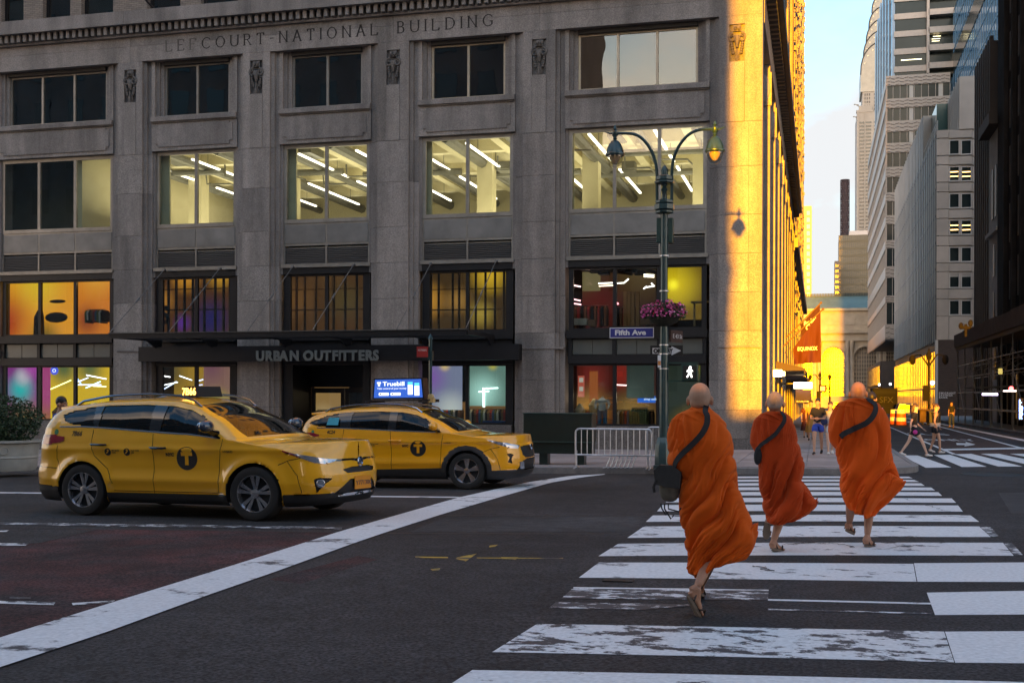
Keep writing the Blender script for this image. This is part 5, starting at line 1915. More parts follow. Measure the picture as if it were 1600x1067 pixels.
MB().add([(xa, YS - .3, zt(482)), (xb, YS - .3, zt(482)), (xb, YS + 9, zt(462) + .6), (xa, YS + 9, zt(462) + .6), (xa, YS + 12, zt(482)), (xb, YS + 12, zt(482))],
   [(0, 1, 2, 3), (3, 2, 5, 4), (0, 3, 4), (1, 5, 2), (0, 4, 5, 1)]).build('roof', M('copper'), ter)
ck = MB()
for k in range(90):
 x = xa + k * (xb - xa) / 90
 ck.box(x, x + .35, YS + 8.7, YS + 9.2, zt(462) + .6, zt(462) + 1.35)
ck.box(xa, xb, YS + 8.7, YS + 9.2, zt(462) + .2, zt(462) + .61)
tag(ck.build('roof_cresting', M('copper_dark', (.03, .045, .04), .7), ter), kind='stuff')

# ---- towers beyond the terminal
YY = 430.0
t = thing('yellow_tower', 'narrow yellow tower with square white windows beyond the terminal', 'building', (xt(1262, YY), YY, 0))
x0, x1 = onY(1235, 400, YY).x, onY(1268, 400, YY).x
z1 = onY(1262, 322, YY).z
MB().box(x0, x1, YY, YY + 15, -5, z1).build('wall', M('yellow_wall', (.44, .33, .16), .8), t)
for k in range(13):
 py = 333 + k * 10.6
 for px in (1263, 1252):
  c = onY(px, py, YY)
  MB().box(c.x - .55, c.x + .55, YY - .06, YY + .2, c.z - .75, c.z + .75).build('window', M('pale_window', (.6, .6, .58), .3), t)
YY = 560.0
t = thing('brown_grid_tower', 'brown glass grid tower behind the terminal roof, below the lattice chimney', 'building', (onY(1340, 400, YY).x, YY, 0))
a, b = onY(1311, 368, YY), onY(1380, 368, YY)
MB().box(a.x, b.x, YY, YY + 30, -5, a.z).build('glass_wall', M('bronze_glass', (.10, .085, .05), .3, spec=.9, n=.4, ns_=.3), t)
w = MB()
for k in range(1, 26):
 z_ = a.z - k * 3.3
 w.box(a.x, b.x, YY - .3, YY, z_, z_ + .9)
for k in range(24):
 x = a.x + k * (b.x - a.x) / 23
 w.box(x - .2, x + .2, YY - .5, YY, 0, a.z)
tag(w.build('mullion_grid', M('grid_olive', (.17, .14, .08), .6), t), kind='stuff')
c0, c1 = onY(1327, 368, YY + 2), onY(1375, 359.5, YY + 2)
MB().box(c0.x, c1.x, YY + 2, YY + 20, c0.z, c1.z).build('plant_room', M('white_wall', (.6, .55, .5), .7), t)
YY = 545.0
t = thing('slim_dark_tower', 'slim dark tower peeping left of the brown grid tower', 'building', (onY(1308, 400, YY).x, YY, 0))
a, b = onY(1304, 408, YY), onY(1312, 408, YY)
MB().box(a.x, b.x, YY, YY + 12, -5, a.z).build('wall', M('slate', (.10, .10, .10), .7), t)
w = MB()
for k in range(16):
 z_ = a.z - 1.5 - k * 2.4
 w.box(a.x + .3, b.x - .3, YY - .1, YY, z_ - 1.2, z_)
tag(w.build('window_bands', M('far_window'), t), kind='stuff')
YY = 575.0
t = thing('lattice_chimney', 'tall dark round chimney in a lattice frame standing on the brown grid tower', 'chimney', (onY(1320, 368, YY).x, YY, onY(1320, 368, YY).z))
a, b = onY(1320, 372, YY), onY(1320, 282, YY)
rr = 6.4 * YY / F
MB().lathe((a.x, YY, a.z), [(rr * .8, 0), (rr * .8, b.z - a.z - .5)], 16).build('flue', M('flue', (.10, .07, .075), .8), t)
for k in range(9):
 z_ = a.z + (b.z - a.z) * k / 8
 MB().lathe((a.x, YY, z_ - .25), [(rr * .9, 0), (rr * 1.06, .05), (rr * 1.06, .5), (rr * .9, .55)], 16).build('ring', M('flue_dark', (.05, .035, .04), .8), t)
fr = MB()
for k in range(8):
 za_, zb_ = a.z + (b.z - a.z) * k / 8, a.z + (b.z - a.z) * (k + 1) / 8
 for q_ in range(8):
  an = q_ * math.pi / 4
  an2 = an + math.pi / 4
  p = lambda an_, z_: (a.x + rr * math.cos(an_), YY + rr * math.sin(an_), z_)
  fr.tube([p(an, za_), p(an2, zb_)], .12, 4).tube([p(an2, za_), p(an, zb_)], .12, 4).tube([p(an, za_), p(an, zb_)], .16, 4)
tag(fr.build('lattice', M('flue_dark'), t), kind='stuff')

# ---- the art-deco skyscraper
YC_ = 640.0
cry = thing('art_deco_skyscraper', 'pale art deco skyscraper with arched crown rising beyond the banded tower', 'skyscraper', (onY(1385, 400, YC_).x, YC_, 0))
M('deco_brick', (.36, .33, .28), .7, n=.1, ns_=.3)
M('deco_steel', (.32, .30, .25), .4, .45, n=.15, ns_=.3)
c_ = lambda px, py: onY(px, py, YC_)
kx = YC_ / F
cxm = c_(1385, 100).x
loX, loZ = c_(1338.5, 300).x, c_(1345, 176).z
upX, upZ = c_(1348, 140).x, c_(1348, 112).z
MB().box(loX, 2 * cxm - loX, YC_, YC_ + 30, -5, loZ).build('lower_shaft', M('deco_brick'), cry)
w, w2 = MB(), MB()
for k in range(34):
 z_ = loZ - 5 - k * 1.88
 for (a_, b_) in ((1343, 1350), (1352.5, 1361), (1365, 1372), (1376, 1384)):
  w.box(c_(a_, 300).x, c_(b_, 300).x, YC_ - .15, YC_ + .1, z_ - .9, z_)
tag(w.build('window_bands', M('far_window'), cry), kind='stuff')
for (a_, b_) in ((1338.5, 1341.5), (1350.5, 1352)):
 MB().box(c_(a_, 300).x, c_(b_, 300).x, YC_ - .5, YC_, -5, loZ + 1).build('corner_pier', M('deco_brick'), cry)
MB().box(loX - .3, c_(1364, 170).x, YC_ - .3, YC_ + 3, loZ, loZ + 1.2).build('parapet', M('deco_brick'), cry)
MB().box(c_(1342, 170).x, c_(1362, 170).x, YC_ + .5, YC_ + 3, loZ + 1.2, loZ + 3.6).build('parapet', M('deco_brick'), cry)
for (px, py) in ((1338, 165), (1336.5, 184)):
 c = c_(px, py)
 MB().add([(c.x + 1.2, YC_ - .3, c.z + .3), (c.x + 1.2, YC_ + .6, c.z + .3), (c.x - .9, YC_, c.z + .6), (c.x + 1.2, YC_ + .1, c.z - .8)], [(0, 2, 1), (0, 3, 2), (1, 2, 3), (0, 1, 3)]).ell((c.x - .8, YC_, c.z + .45), .5, .3, .3, 8, 6).build('eagle_gargoyle', M('deco_steel'), cry)
MB().box(upX, 2 * cxm - upX, YC_ + 4, YC_ + 26, loZ, upZ).build('upper_shaft', M('deco_brick'), cry)
w = MB()
for k in range(10):
 z_ = upZ - 1 - k * 1.95
 for a_ in (1351, 1354.5, 1358, 1366, 1371, 1376, 1382):
  w.box(c_(a_, 300).x, c_(a_ + 1.3, 300).x, YC_ + 3.8, YC_ + 4.1, z_ - 1.1, z_)
tag(w.build('window_bands', M('deco_dark', (.10, .09, .08), .6), cry), kind='stuff')
# crown: nested arched tiers stepping back and up
tiers = [(36.5, 112, 40), (32.5, 86, 34), (28.5, 62, 30), (24.5, 38, 27), (20, 12, 24), (15, -14, 22), (10, -42, 20)]
for i, (hw, py, hgt) in enumerate(tiers):
 hw_m = hw * kx
 z0 = c_(1385, py).z
 H_ = hgt * kx * 1.25
 prof = []
 for k in range(17):
  an = math.pi * k / 16
  prof.append((cxm - hw_m * math.cos(an), z0 + H_ * math.sin(an) ** .8))
 prof = [(cxm - hw_m, z0 - 9)] + prof + [(cxm + hw_m, z0 - 9)]
 yy = YC_ + 3.6 + i * 1.1
 MB().prism(prof[::-1], lambda u, v, d: (u, d, v), yy, YC_ + 26 - i * 1.1).build('crown_tier', M('deco_steel'), cry)
 # dark rib around each arch
 pts = [(cxm - hw_m * math.cos(math.pi * k / 16), yy - .1, z0 + H_ * math.sin(math.pi * k / 16) ** .8) for k in range(17)]
 MB().tube(pts, .32, 4).build('arch_rib', M('rib_dark', (.06, .055, .05), .6), cry)
 if i < 6:
  tw = MB()
  for k in range(1, 10):
   an = math.pi * k / 10
   rx, rz_ = hw_m * .86, H_ * .84
   x, z_ = cxm - rx * math.cos(an), z0 + rz_ * math.sin(an) ** .8
   nx, nz = -math.cos(an), math.sin(an)
   tw.add([(x + nx * .9, yy - .15, z_ + nz * .9), (x - nz * .55, yy - .15, z_ + nx * .55), (x + nz * .55, yy - .15, z_ - nx * .55)], [(0, 1, 2)])
  tag(tw.build('triangular_windows', M('deco_win', (.75, .66, .42), .4), cry), kind='stuff')
MB().lathe((cxm, YC_ + 15, c_(1385, -60).z), [(3, 0), (1.5, 12), (.5, 26), (.1, 45)], 12).build('spire', M('deco_steel'), cry)

# ---- right-hand side: banded tower
XR2 = 13.0
M('band_metal', (.38, .34, .30), .5, .4, n=.1, ns_=2)
M('band_glass', (.022, .032, .033), .15, spec=.3, n=.3, ns_=.15)
ban = thing('banded_tower', 'tall tower of alternating hatched metal bands and dark glass bands on the right side', 'building', (19, 290, 0))
yt0, yt1 = yx(1383, XR2), yx(1355, XR2)
print('banded', yt0, yt1)
zz = lambda py: onY(1440, py, yt0).z
xr_ = onY(1484, 300, yt0).x
bands = [(116, 131.6), (152, 167), (187, 204), (221.5, 237), (259, 275), (299, 313), (335, 349), (374, 387), (415, 433), (461, 472), (506, 529)]
MB().box(XR2 + .25, xr_, yt0 + .25, yt1, zz(529), zz(116)).build('glass_body', M('band_glass'), ban)
for (a_, b_) in bands:
 MB().box(XR2, xr_, yt0, yt0 + .25, zz(b_), zz(a_)).build('metal_band', M('band_metal'), ban)
 MB().box(XR2 - .001, XR2 + .25, yt0 + .25, yt1, zz(b_), zz(a_)).build('metal_band', M('band_metal'), ban)
 h = MB()
 nn = 14
 for k in range(nn):
  x = XR2 + (xr_ - XR2) * k / nn
  dx = (xr_ - XR2) / nn
  for q_ in range(3):
   z_ = zz(b_) + (zz(a_) - zz(b_)) * (q_ + .15) / 3
   dz_ = (zz(a_) - zz(b_)) / 3 * .5 * (-1 if k % 2 else 1)
   h.bar((x + .05, yt0 - .04, z_), (x + dx - .05, yt0 - .04, z_ + dz_ * .5), .12, .1)
 tag(h.build('band_hatching', M('band_dark', (.09, .08, .075), .6), ban), kind='stuff')
for k in range(1, 5):
 x = XR2 + (xr_ - XR2) * (k - .2) / 4.4
 wq = 1.1 if k in (2, 4) else .12
 if wq > 1:
  for (a_, b_), (c2, d2) in zip(bands, bands[1:]):
   MB().box(x - .5, x + .25, yt0 + .15, yt0 + .24, zz(c2), zz(b_)).build('lit_pane', M('pale_glass', (.42, .42, .4), .3), ban)
m_ = MB()
for k in range(10):
 x = XR2 + (xr_ - XR2) * k / 9
 m_.box(x - .05, x + .05, yt0 + .1, yt0 + .25, zz(529), zz(116))
for k in range(60):
 y = yt0 + (yt1 - yt0) * k / 59
 m_.box(XR2 + .1, XR2 + .25, y - .08, y + .08, zz(529), zz(116))
tag(m_.build('mullions', M('band_metal'), ban), kind='stuff')
MB().box(XR2, xr_, yt0, yt0 + 60, zz(529) - .4, zz(529) - .002).build('soffit', M('side_dark'), ban)
# upper, set-back part
yu = yt0 + 4
xu = onY(1397, 60, yu).x
zz2 = lambda py: onY(1440, py, yu).z
MB().box(xu + .25, xr_ + 3, yu + .25, yt1, zz2(118), zz2(-120)).build('glass_body', M('band_glass'), ban)
for k in range(9):
 b_ = 111 - k * 27.6
 MB().box(xu, onY(1449, 60, yu).x, yu, yu + .25, zz2(b_), zz2(b_ - 9)).build('metal_band', M('band_metal'), ban)
 MB().box(onY(1450, 60, yu).x, xr_ + 3, yu - 1.5, yu + .25, zz2(b_), zz2(b_ - 9)).build('metal_band', M('band_metal'), ban)
 MB().box(xu - .001, xu + .25, yu + .25, yt1, zz2(b_), zz2(b_ - 4)).build('metal_band', M('band_metal'), ban)
for k in range(7):
 y = yu + .4 + k * (yt1 - yu) / 7
 MB().box(xu - .35, xu + .2, y, y + 3, zz2(118), zz2(-120)).build('vertical_fin', M('fin_blue', (.16, .22, .30), .3, .5), ban)
MB().box(onY(1449, 60, yu).x - .2, onY(1450, 60, yu).x + .15, yu - 1.5, yu + .25, zz2(118), zz2(-120)).build('corner_post', M('band_metal'), ban)
for (pa, pb, py) in ((1458, 1470, 57), (1456, 1469, 61), (1456, 1468, 64.5), (1408, 1440, 93.5)):
 a, b = onY(pa, py, yu + .1), onY(pb, py, yu + .1)
 MB().box(a.x, b.x, yu + .1, yu + .2, a.z - .08, b.z + .08).build('ceiling_light', E('ceil_light', (1, .85, .5), .5), ban)
# podium
MB().box(12.0, 24, yt0 - 2, yt0 + 62, -2, onX(1383, 560, 12).z).build('podium', M('podium_brown', (.12, .08, .055), .6, n=.2, ns_=1), ban)
for k in range(10):
 y = yt0 - 1 + k * 6
 MB().box(11.9, 12.0, y + .4, y + 5.2, 4.0, 7.8).build('podium_window', M('band_glass'), ban)
 MB().box(11.9, 12.0, y + .4, y + 5.2, -1, 3.4).build('podium_window', M('band_glass'), ban)

# ---- blue glass tower
blu = thing('blue_glass_tower', 'blue mirrored glass tower behind the grey office building', 'building', (30, 215, 0))
XB = 26.0
yb0, yb1 = yx(1575, XB), yx(1468, XB)
zb1 = zx(1468, 81, XB)
M('blue_glass', (.16, .48, .80), .08, .8, n=.05, ns_=.1)
MB().box(XB, XB + 25, yb0, yb1, -2, zb1).build('glass_body', M('blue_glass'), blu)
fl = MB()
for k in range(22):
 fl.box(XB - .06, XB + .02, yb0, yb1, zb1 - k * 3.9, zb1 - k * 3.9 + .22)
for k in range(34):
 y = yb0 + (yb1 - yb0) * k / 33
 fl.box(XB - .1, XB + .02, y - .06, y + .06, 0, zb1)
tag(fl.build('mullions', M('blue_mullion', (.06, .12, .18), .4, .5), blu), kind='stuff')
MB().box(XB - .12, XB, yb0, yb1, zb1 - 12.5, zb1 - 8.6).build('dark_band', M('band_glass'), blu)

# ---- grey office block with the bank wall
gry = thing('grey_office_block', 'pale grey office block with paired windows on its end wall and a brick bank base', 'building', (16, 170, 0))
M('grey_panel', (.47, .43, .38), .7, n=.06, ns_=.6, n2=.12, n2s=.15)
M('grey_panel_b', (.43, .395, .35), .7, n=.06, ns_=.6, n2=.12, n2s=.15)
yg0 = yx(1462, XR2)
yg1 = yx(1397, XR2)
yg2 = yx(1441, XR2)
print('grey', yg0, yg1, yg2)
gy = lambda px, py: onY(px, py, yg0)
xg1 = gy(1560, 300).x
ztop = gy(1480, 203).z
zbase = gy(1480, 531).z
MB().box(XR2 + .3, xg1, yg0 + .3, yg1, zbase, ztop).build('core', M('grey_panel_b'), gry)
# end-wall panels and windows
cols = [(1463, 1482.5), (1482.5, 1519), (1519, 1560)]
rows = [219.5, 261, 303, 344.5, 387, 427.5, 470]
edges = [203] + [v for r in rows for v in (r - 3, r + 24)] + [531]
for j in range(len(edges) - 1):
 for (a_, b_) in cols:
  win = j % 2 == 1
  if win and a_ == 1482.5:
   continue
  p, q_ = gy(a_, edges[j + 1]), gy(b_, edges[j])
  MB().cbox(p.x + .012, q_.x - .012, yg0, yg0 + .3, p.z + .012, q_.z - .012, .015).build('wall_panel', M(random.choice(('grey_panel', 'grey_panel_b'))), gry)
for r_i, r in enumerate(rows):
 for (a_, b_) in ((1484.5, 1498), (1503, 1517)):
  p, q_ = gy(a_, r + 21), gy(b_, r)
  f = MB()
  x0, x1, z0, z1 = p.x - .12, q_.x + .12, p.z - .12, q_.z + .1
  f.box(x0, p.x, yg0 + .02, yg0 + .3, z0, z1).box(q_.x, x1, yg0 + .02, yg0 + .3, z0, z1).box(p.x, q_.x, yg0 + .02, yg0 + .3, z0, p.z).box(p.x, q_.x, yg0 + .02, yg0 + .3, q_.z, z1)
  o = f.build('window', M('white_frame', (.5, .5, .48), .5), gry)
  MB().box(p.x, q_.x, yg0 + .16, yg0 + .2, p.z, q_.z).build('pane', M('band_glass'), o)
  if r_i in (1, 3):
   for q2 in (.28, .62):
    zz_ = p.z + (q_.z - p.z) * q2
    MB().box(p.x + .05, q_.x - .05, yg0 + .13, yg0 + .16, zz_, zz_ + .09).build('strip_light', E('strip_warm', (1, .55, .15), .7), o)
  if r_i == 5:
   MB().box(p.x, q_.x, yg0 + .12, yg0 + .155, q_.z - .35, q_.z).build('blind', M('pale_glass'), o)
 p, q_ = gy(1482.5, r + 24), gy(1519, r - 3)
 for (a_, b_) in ((1482.5, 1483.5), (1499, 1502), (1518, 1519)):
  MB().box(gy(a_, r).x + .01, gy(b_, r).x - .01, yg0 + .005, yg0 + .3, p.z + .01, q_.z - .01).build('wall_panel', M('grey_panel'), gry)
 MB().box(gy(1483.5, r).x, gy(1518, r).x, yg0 + .006, yg0 + .3, p.z + .01, gy(1500, r + 21).z - .125).build('wall_panel', M('grey_panel'), gry)
# street side: fins and floor joints
MB().box(XR2, XR2 + .3, yg0 + .001, yg1, zbase - .05, ztop).build('side_wall', M('side_slate', (.05, .052, .05), .5, n=.4, ns_=.5), gry)
zt2 = zx(1441, 185, XR2)
MB().box(XR2, xg1, yg2, yg1, ztop, zt2).build('upper_block', M('grey_panel_b'), gry)
MB().box(XR2 + 1, XR2 + 3.2, yg2 - 7, yg2 - .01, ztop, zt2 - .2).build('stair_glass', M('green_glass', (.02, .09, .08), .15, spec=.9), gry)
fn = MB()
y = yg0 + .8
while y < yg1:
 fn.box(XR2 - .08, XR2, y, y + .75, zbase - .2, zt2 if y > yg2 else ztop)
 y += 2.6
tag(fn.build('fins', M('grey_panel'), gry), kind='stuff')
for k, py in enumerate((235, 301, 362, 425 - 40 + 2, 426, 468, 508)):
 pass
for r in [209 + 41.7 * k for k in range(8)]:
 zj = gy(1463, r + 3).z
 MB().box(XR2 - .05, XR2 - .001, yg0 + .05, yg1, zj - .12, zj + .12).build('floor_joint', M('band_dark'), gry)
# penthouse
pa = gy(1499, 120)
MB().box(pa.x, xg1, yg0 + .05, yg0 + 26, ztop + .01, pa.z).build('penthouse', M('grey_panel'), gry)
fn = MB()
for k in range(12):
 fn.box(pa.x - .15, pa.x, yg0 + .6 + k * 2, yg0 + .75 + k * 2, ztop + .01, pa.z)
tag(fn.build('penthouse_fins', M('white_frame'), gry), kind='stuff')
rl = MB()
for k in range(14):
 yy = yg0 + .1 + k * 1.5
 rl.box(XR2 + .1, XR2 + .16, yy, yy + .06, ztop, ztop + 1.1)
rl.box(XR2 + .1, XR2 + .16, yg0 + .1, yg0 + 20, ztop + 1.1, ztop + 1.16)
tag(rl.build('roof_railing', M('white_frame'), gry), kind='stuff')
# glazed street base
zb0 = gz(13, yg0) - .3
MB().box(XR2 + .2, xg1, yg0 + .35, yg1, zb0, zbase).build('base_core', M('side_dark'), gry)
nb = 26
for k in range(nb):
 a_, b_ = yg0 + .4 + k * (yg1 - yg0 - .4) / nb, yg0 + .4 + (k + 1) * (yg1 - yg0 - .4) / nb
 for (z0, z1) in ((zb0 + 3.6, zbase - 1.3), (zb0 + .2, zb0 + 3.4)):
  MB().box(XR2 + .02, XR2 + .06, a_ + .12, b_ - .06, z0, z1).build('pane', M('gold_reflection_glass', (.30, .20, .07), .08, .7), gry)  # gold base colour paints in the sunset reflection on the panes
fr = MB()
for k in range(nb + 1):
 y = yg0 + .4 + k * (yg1 - yg0 - .4) / nb
 fr.box(XR2 - .03, XR2 + .2, y - .09, y + .09, zb0, zbase - 1.2)
fr.box(XR2 - .04, XR2 + .2, yg0 + .4, yg1, zb0 + 3.4, zb0 + 3.62)
tag(fr.build('base_frames', M('bronze'), gry), kind='stuff')
# brick bank wall with small lettering
bk = thing('brick_bank_wall', 'dark brown brick wall with small white three line bank lettering under the grey office block', 'wall', (15, yg0 - 1, zb0))
M('bank_brick', (.06, .045, .04), .85)
decorate_brick(MATS['bank_brick'], 3.0, (.085, .06, .05), (.06, .045, .04), (.03, .025, .022), .7, .24)
p = gy(1466, 531)
MB().box(gy(1465, 600).x, xg1 + 2, yg0 - .5, yg0 + .29, zb0, zbase - .02).build('brick_wall', M('bank_brick'), bk)
MB().box(XR2 - .1, gy(1465, 600).x - .01, yg0 - .5, yg0 + .29, zb0, zbase - .02).build('corner_post', M('white_frame'), bk)
for k, ln in enumerate(('EMIGRANT', 'SAVINGS', 'BANK')):
 a = onY(1467, 613.4 + k * 3.4, yg0 - .5)
 text('lettering', ln, M('white_paint'), (a.x, yg0 - .53, a.z - .15), (1, 0, 0), (0, 0, 1), .3, .01, bk, off=.008, space=1.3)

# ---- dark buildings at the right edge
ybr0, ybr1 = yx(1549, XR2 + .4), yx(1523, XR2 + .4)
br_ = thing('brown_ribbed_building', 'dark brown ribbed building right of the grey office block', 'building', (20, (ybr0 + ybr1) / 2, 0))
zbr = zx(1523, 120, XR2 + .4)
M('dark_brown', (.035, .024, .018), .7, n=.3, ns_=.8)
MB().box(XR2 + .5, 34, ybr0, ybr1, -1, zbr).build('wall', M('dark_brown'), br_)
for k in range(8):
 y = ybr0 + (ybr1 - ybr0) * k / 8
 MB().box(XR2 + .2, XR2 + .5, y, y + .45, -1, zbr + .4).build('rib', M('dark_brown'), br_)
yl0 = yx(1562, XR2 + .2)
li = thing('narrow_stone_house', 'narrow pale stone house with tall arched windows between dark buildings', 'building', (18, (yl0 + ybr0) / 2, 0))
zl = zx(1555, 205, XR2 + .2)
MB().box(XR2 + .2, 30, yl0, ybr0 - .01, -1, zl).build('wall', M('pale_dark_stone', (.46, .45, .43), .8, n=.2, ns_=1), li)
MB().box(XR2 - .6, 30, yl0, ybr0 + .4, zl, zl + .9).build('cornice', M('dark_brown'), li)
ym = (yl0 + ybr0) / 2
for (y_, z0, z1) in ((ym - .9, 15.5, 19.5), (ym + .9, 15.5, 19.5), (ym, 11.0, 13.5), (ym, 7.6, 9.8), (ym - .9, 3, 5.5)):
 w = MB().box(XR2 + .14, XR2 + .19, y_ - .45, y_ + .45, z0, z1 - .45)
 w.prism([(y_ - .45, z1 - .45), (y_ + .45, z1 - .45), (y_ + .3, z1 - .1), (y_, z1), (y_ - .3, z1 - .1)], lambda u, v, d: (d, u, v), XR2 + .14, XR2 + .19)
 w.build('arched_window', M('sooty_glass', (.012, .013, .016), .4, spec=.2), li)
MB().box(XR2 - .1, XR2 + .2, yl0, ybr0, 14.2, 14.5).build('balcony_slab', M('pale_dark_stone'), li)
MB().box(XR2 - .1, XR2 + .2, yl0, ybr0, 6.6, 6.9).build('string_course', M('pale_dark_stone'), li)
bl_ = thing('black_building', 'nearly black tall building at the right edge behind the scaffolding', 'building', (30, 72, 0))
MB().box(XR2, 60, 56, yl0 - .01, -1, 52).build('wall', M('soot', (.026, .023, .022), .95, n=.5, ns_=.6, bump=.3, spec=.1), bl_)
M('sooty_glass', (.012, .013, .016), .2, spec=.6)
for k in range(9):
 for j in range(8):
  y = 58 + k * 3.6
  if y + 2 < yl0:
   f = MB().box(XR2 - .06, XR2 - .001, y, y + 1.7, 8.5 + j * 4, 11.2 + j * 4).build('window', M('sooty_glass'), bl_)
for k in range(10):
 y = 57 + k * 3.6
 if y < yl0 - 2.5:
  MB().box(XR2 - .3, XR2 - .001, y, y + .6, -1, 52).build('pilaster', M('soot'), bl_)
# shopfronts under the scaffold
for k in range(8):
 MB().box(XR2 - .05, XR2 - .002, 57.8 + k * 3.6, 60.2 + k * 3.6, .2, 3.2).build('shop_window', M('shop_dim', (.05, .035, .02), .25, emit=(1, .5, .15), es=.012), bl_)

# ---- pavement shed and scaffolding
XS = XR + .35
ys0, ys1 = 46.0, yx(1497, XS)
zs_0, zs_1 = zx(1598, 509, XS), zx(1598, 481, XS)
print('shed', ys0, ys1, zs_0, zs_1)
sh = thing('scaffold_shed', 'brown hoarded pavement shed on a forest of grey scaffold poles at the right', 'scaffolding', (XS + 1, (ys0 + ys1) / 2, 0))
nb = 9
for k in range(nb):
 a_, b_ = ys0 + (ys1 - ys0) * k / nb, ys0 + (ys1 - ys0) * (k + 1) / nb
 MB().box(XS - .3, XS - .24, a_ + .01, b_ - .01, zs_0, zs_1 + .05 * (k % 2)).build('hoarding_panel', M('hoarding', (.075, .042, .026), .85, n=.3, ns_=2, n2=.3), sh)
 MB().box(XS - .24, XR2 - .35, a_, b_ - .005, zs_0 - .02, zs_0 + .06).build('deck_board', M('deck_wood', (.06, .045, .03), .8), sh)
MB().box(XS - .3, XR2 - .35, ys1, ys1 + .06, zs_0, zs_1).build('hoarding_panel', M('hoarding'), sh)
MB().box(XS - .2, XS - .05, ys0, ys1, zs_0 - .25, zs_0 - .03).build('edge_beam', M('beam_grey', (.08, .08, .075), .6, .4), sh)
M('scaf', (.22, .21, .18), .45, .6, n=.2, ns_=4)
npole = 12
random.seed(5)
for row, x_ in enumerate((XS, XS + 1.2, XR2 - .6)):
 for k in range(npole):
  y = ys0 + .6 + k * (ys1 - ys0 - .8) / (npole - 1) + random.uniform(-.15, .15)
  zgd = gz(x_, y) + KH
  o = MB().tube([(x_, y, zgd), (x_ + random.uniform(-.05, .05), y, zs_0 - .02)], .045, 6).build('scaffold_pole', M('scaf'), sh)
  if row == 0:
   MB().box(x_ - .12, x_ + .12, y - .12, y + .12, zgd - .004, zgd + .03).build('foot_plate', M('scaf'), o)
for h in (1.15, 2.3, 3.4, 4.3):
 for x_ in (XS, XS + 1.2):
  MB().tube([(x_ - .05, ys0, h - .2), (x_ - .05, ys1, h - .35)], .03, 6).build('ledger', M('scaf'), sh)
for k in range(npole - 1):
 y = ys0 + .6 + k * (ys1 - ys0 - .8) / (npole - 1)
 y2 = y + (ys1 - ys0 - .8) / (npole - 1)
 if k % 2 == 0:
  MB().tube([(XS - .08, y, .6), (XS - .08, y2, 3.3)], .025, 5).build('brace', M('scaf'), sh)
 else:
  MB().tube([(XS - .08, y, 4.4), (XS - .08, y2, 2.2)], .025, 5).build('brace', M('scaf'), sh)
 MB().tube([(XS, y, 3.3), (XR2 - .6, y + .3, 4.6)], .025, 5).build('brace', M('scaf'), sh)
 MB().tube([(XS, y, 4.2), (XS + 1.2, y, 2.9)], .025, 5).build('brace', M('scaf'), sh)
 MB().tube([(XS, y, 2.3), (XR2 - .6, y, 2.3)], .03, 5).build('transom', M('scaf'), sh)
# neon and lights under the shed
def sign_at(name, label, px0, py0, px1, py1, y, mat, cat='sign'):
 a, b = onY(px0, py1, y), onY(px1, py0, y)
 o = MB().box(a.x, b.x, y, y + .08, a.z, b.z).build(name, mat)
 return tag(o, label, cat)

sign_at('neon_strip', 'violet white neon strip sign under the scaffold shed', 1535, 614.5, 1559, 617.5, 66, E('neon_violet', (.75, .6, 1), 1.0))
sign_at('neon_strip', 'thin white neon strip sign right of the red signal under the scaffold', 1568, 610, 1588, 611.5, 60, E('neon_white2', (1, .85, .8), .8))
c = onY(1580, 607, 60)
tag(MB().ell(c, .11, .06, .11, 10, 8).build('red_signal', E('red_sig', (1, .06, .06), 1.0)), 'small round red signal glowing under the scaffold', 'signal light')
lq = thing('liquor_sign', 'vertical blue neon sign reading LIQUOR under the scaffold at the right edge', 'sign', onY(1593, 660, 58))
for k, c_l in enumerate('LIQUOR'):
 a = onY(1592.5, 629 + k * 5, 58)
 text('neon_letter', c_l, E('neon_blue', (.12, .35, 1), 1.1), a, (1, 0, 0), (0, 0, 1), .19, .01, lq, off=.012)
MB().box(onY(1591, 625, 58).x, onY(1599, 625, 58).x, 58.05, 58.1, onY(1592, 656, 58).z, onY(1592, 622, 58).z).build('sign_board', M('soot'), lq)
c = onY(1563, 580, 62)
tag(MB().box(c.x - .1, c.x + .1, 62, 62.05, c.z - .14, c.z + .14).build('blue_notice', M('notice_blue', (.05, .2, .6), .5)), 'small blue notice hanging in the scaffolding', 'notice')
# ================================================================== taxis
M('taxi_paint', (0.97, 0.46, 0.008), 0.28, 0.0, coat=1.0, spec=0.5, n=.02, ns_=3)
M('taxi_paint_b', (0.97, 0.43, 0.008), 0.28, 0.0, coat=1.0, spec=0.5, n=.02, ns_=3)
M('gloss_black', (0.008, 0.009, 0.011), 0.12, spec=.6, coat=.6)
M('cladding', (0.022, 0.022, 0.024), 0.6, n=.15, ns_=20)
M('chrome', (0.62, 0.64, 0.68), 0.14, 1.0)
M('alloy', (0.50, 0.51, 0.54), 0.25, 0.9)
M('tyre', (0.014, 0.014, 0.015), 0.85)
M('tail_red', (0.30, 0.012, 0.03), 0.15, coat=1)
M('lamp_clear', (0.40, 0.44, 0.52), 0.08, 0.65, coat=1)
M('seat_dark', (0.02, 0.02, 0.022), 0.8)
glass('car_glass', (0.20, 0.22, 0.22), 0.0)
glass('car_glass_dark', (0.04, 0.045, 0.05), 0.0)

def lerp_tab(tab, x):
 if x <= tab[0][0]:
  return tab[0][1]
 for (a, va), (b, vb) in zip(tab, tab[1:]):
  if x <= b:
   t = (x - a) / (b - a)
   t2 = t * t * (3 - 2 * t) * .35 + t * .65
   return va + (vb - va) * t2
 return tab[-1][1]

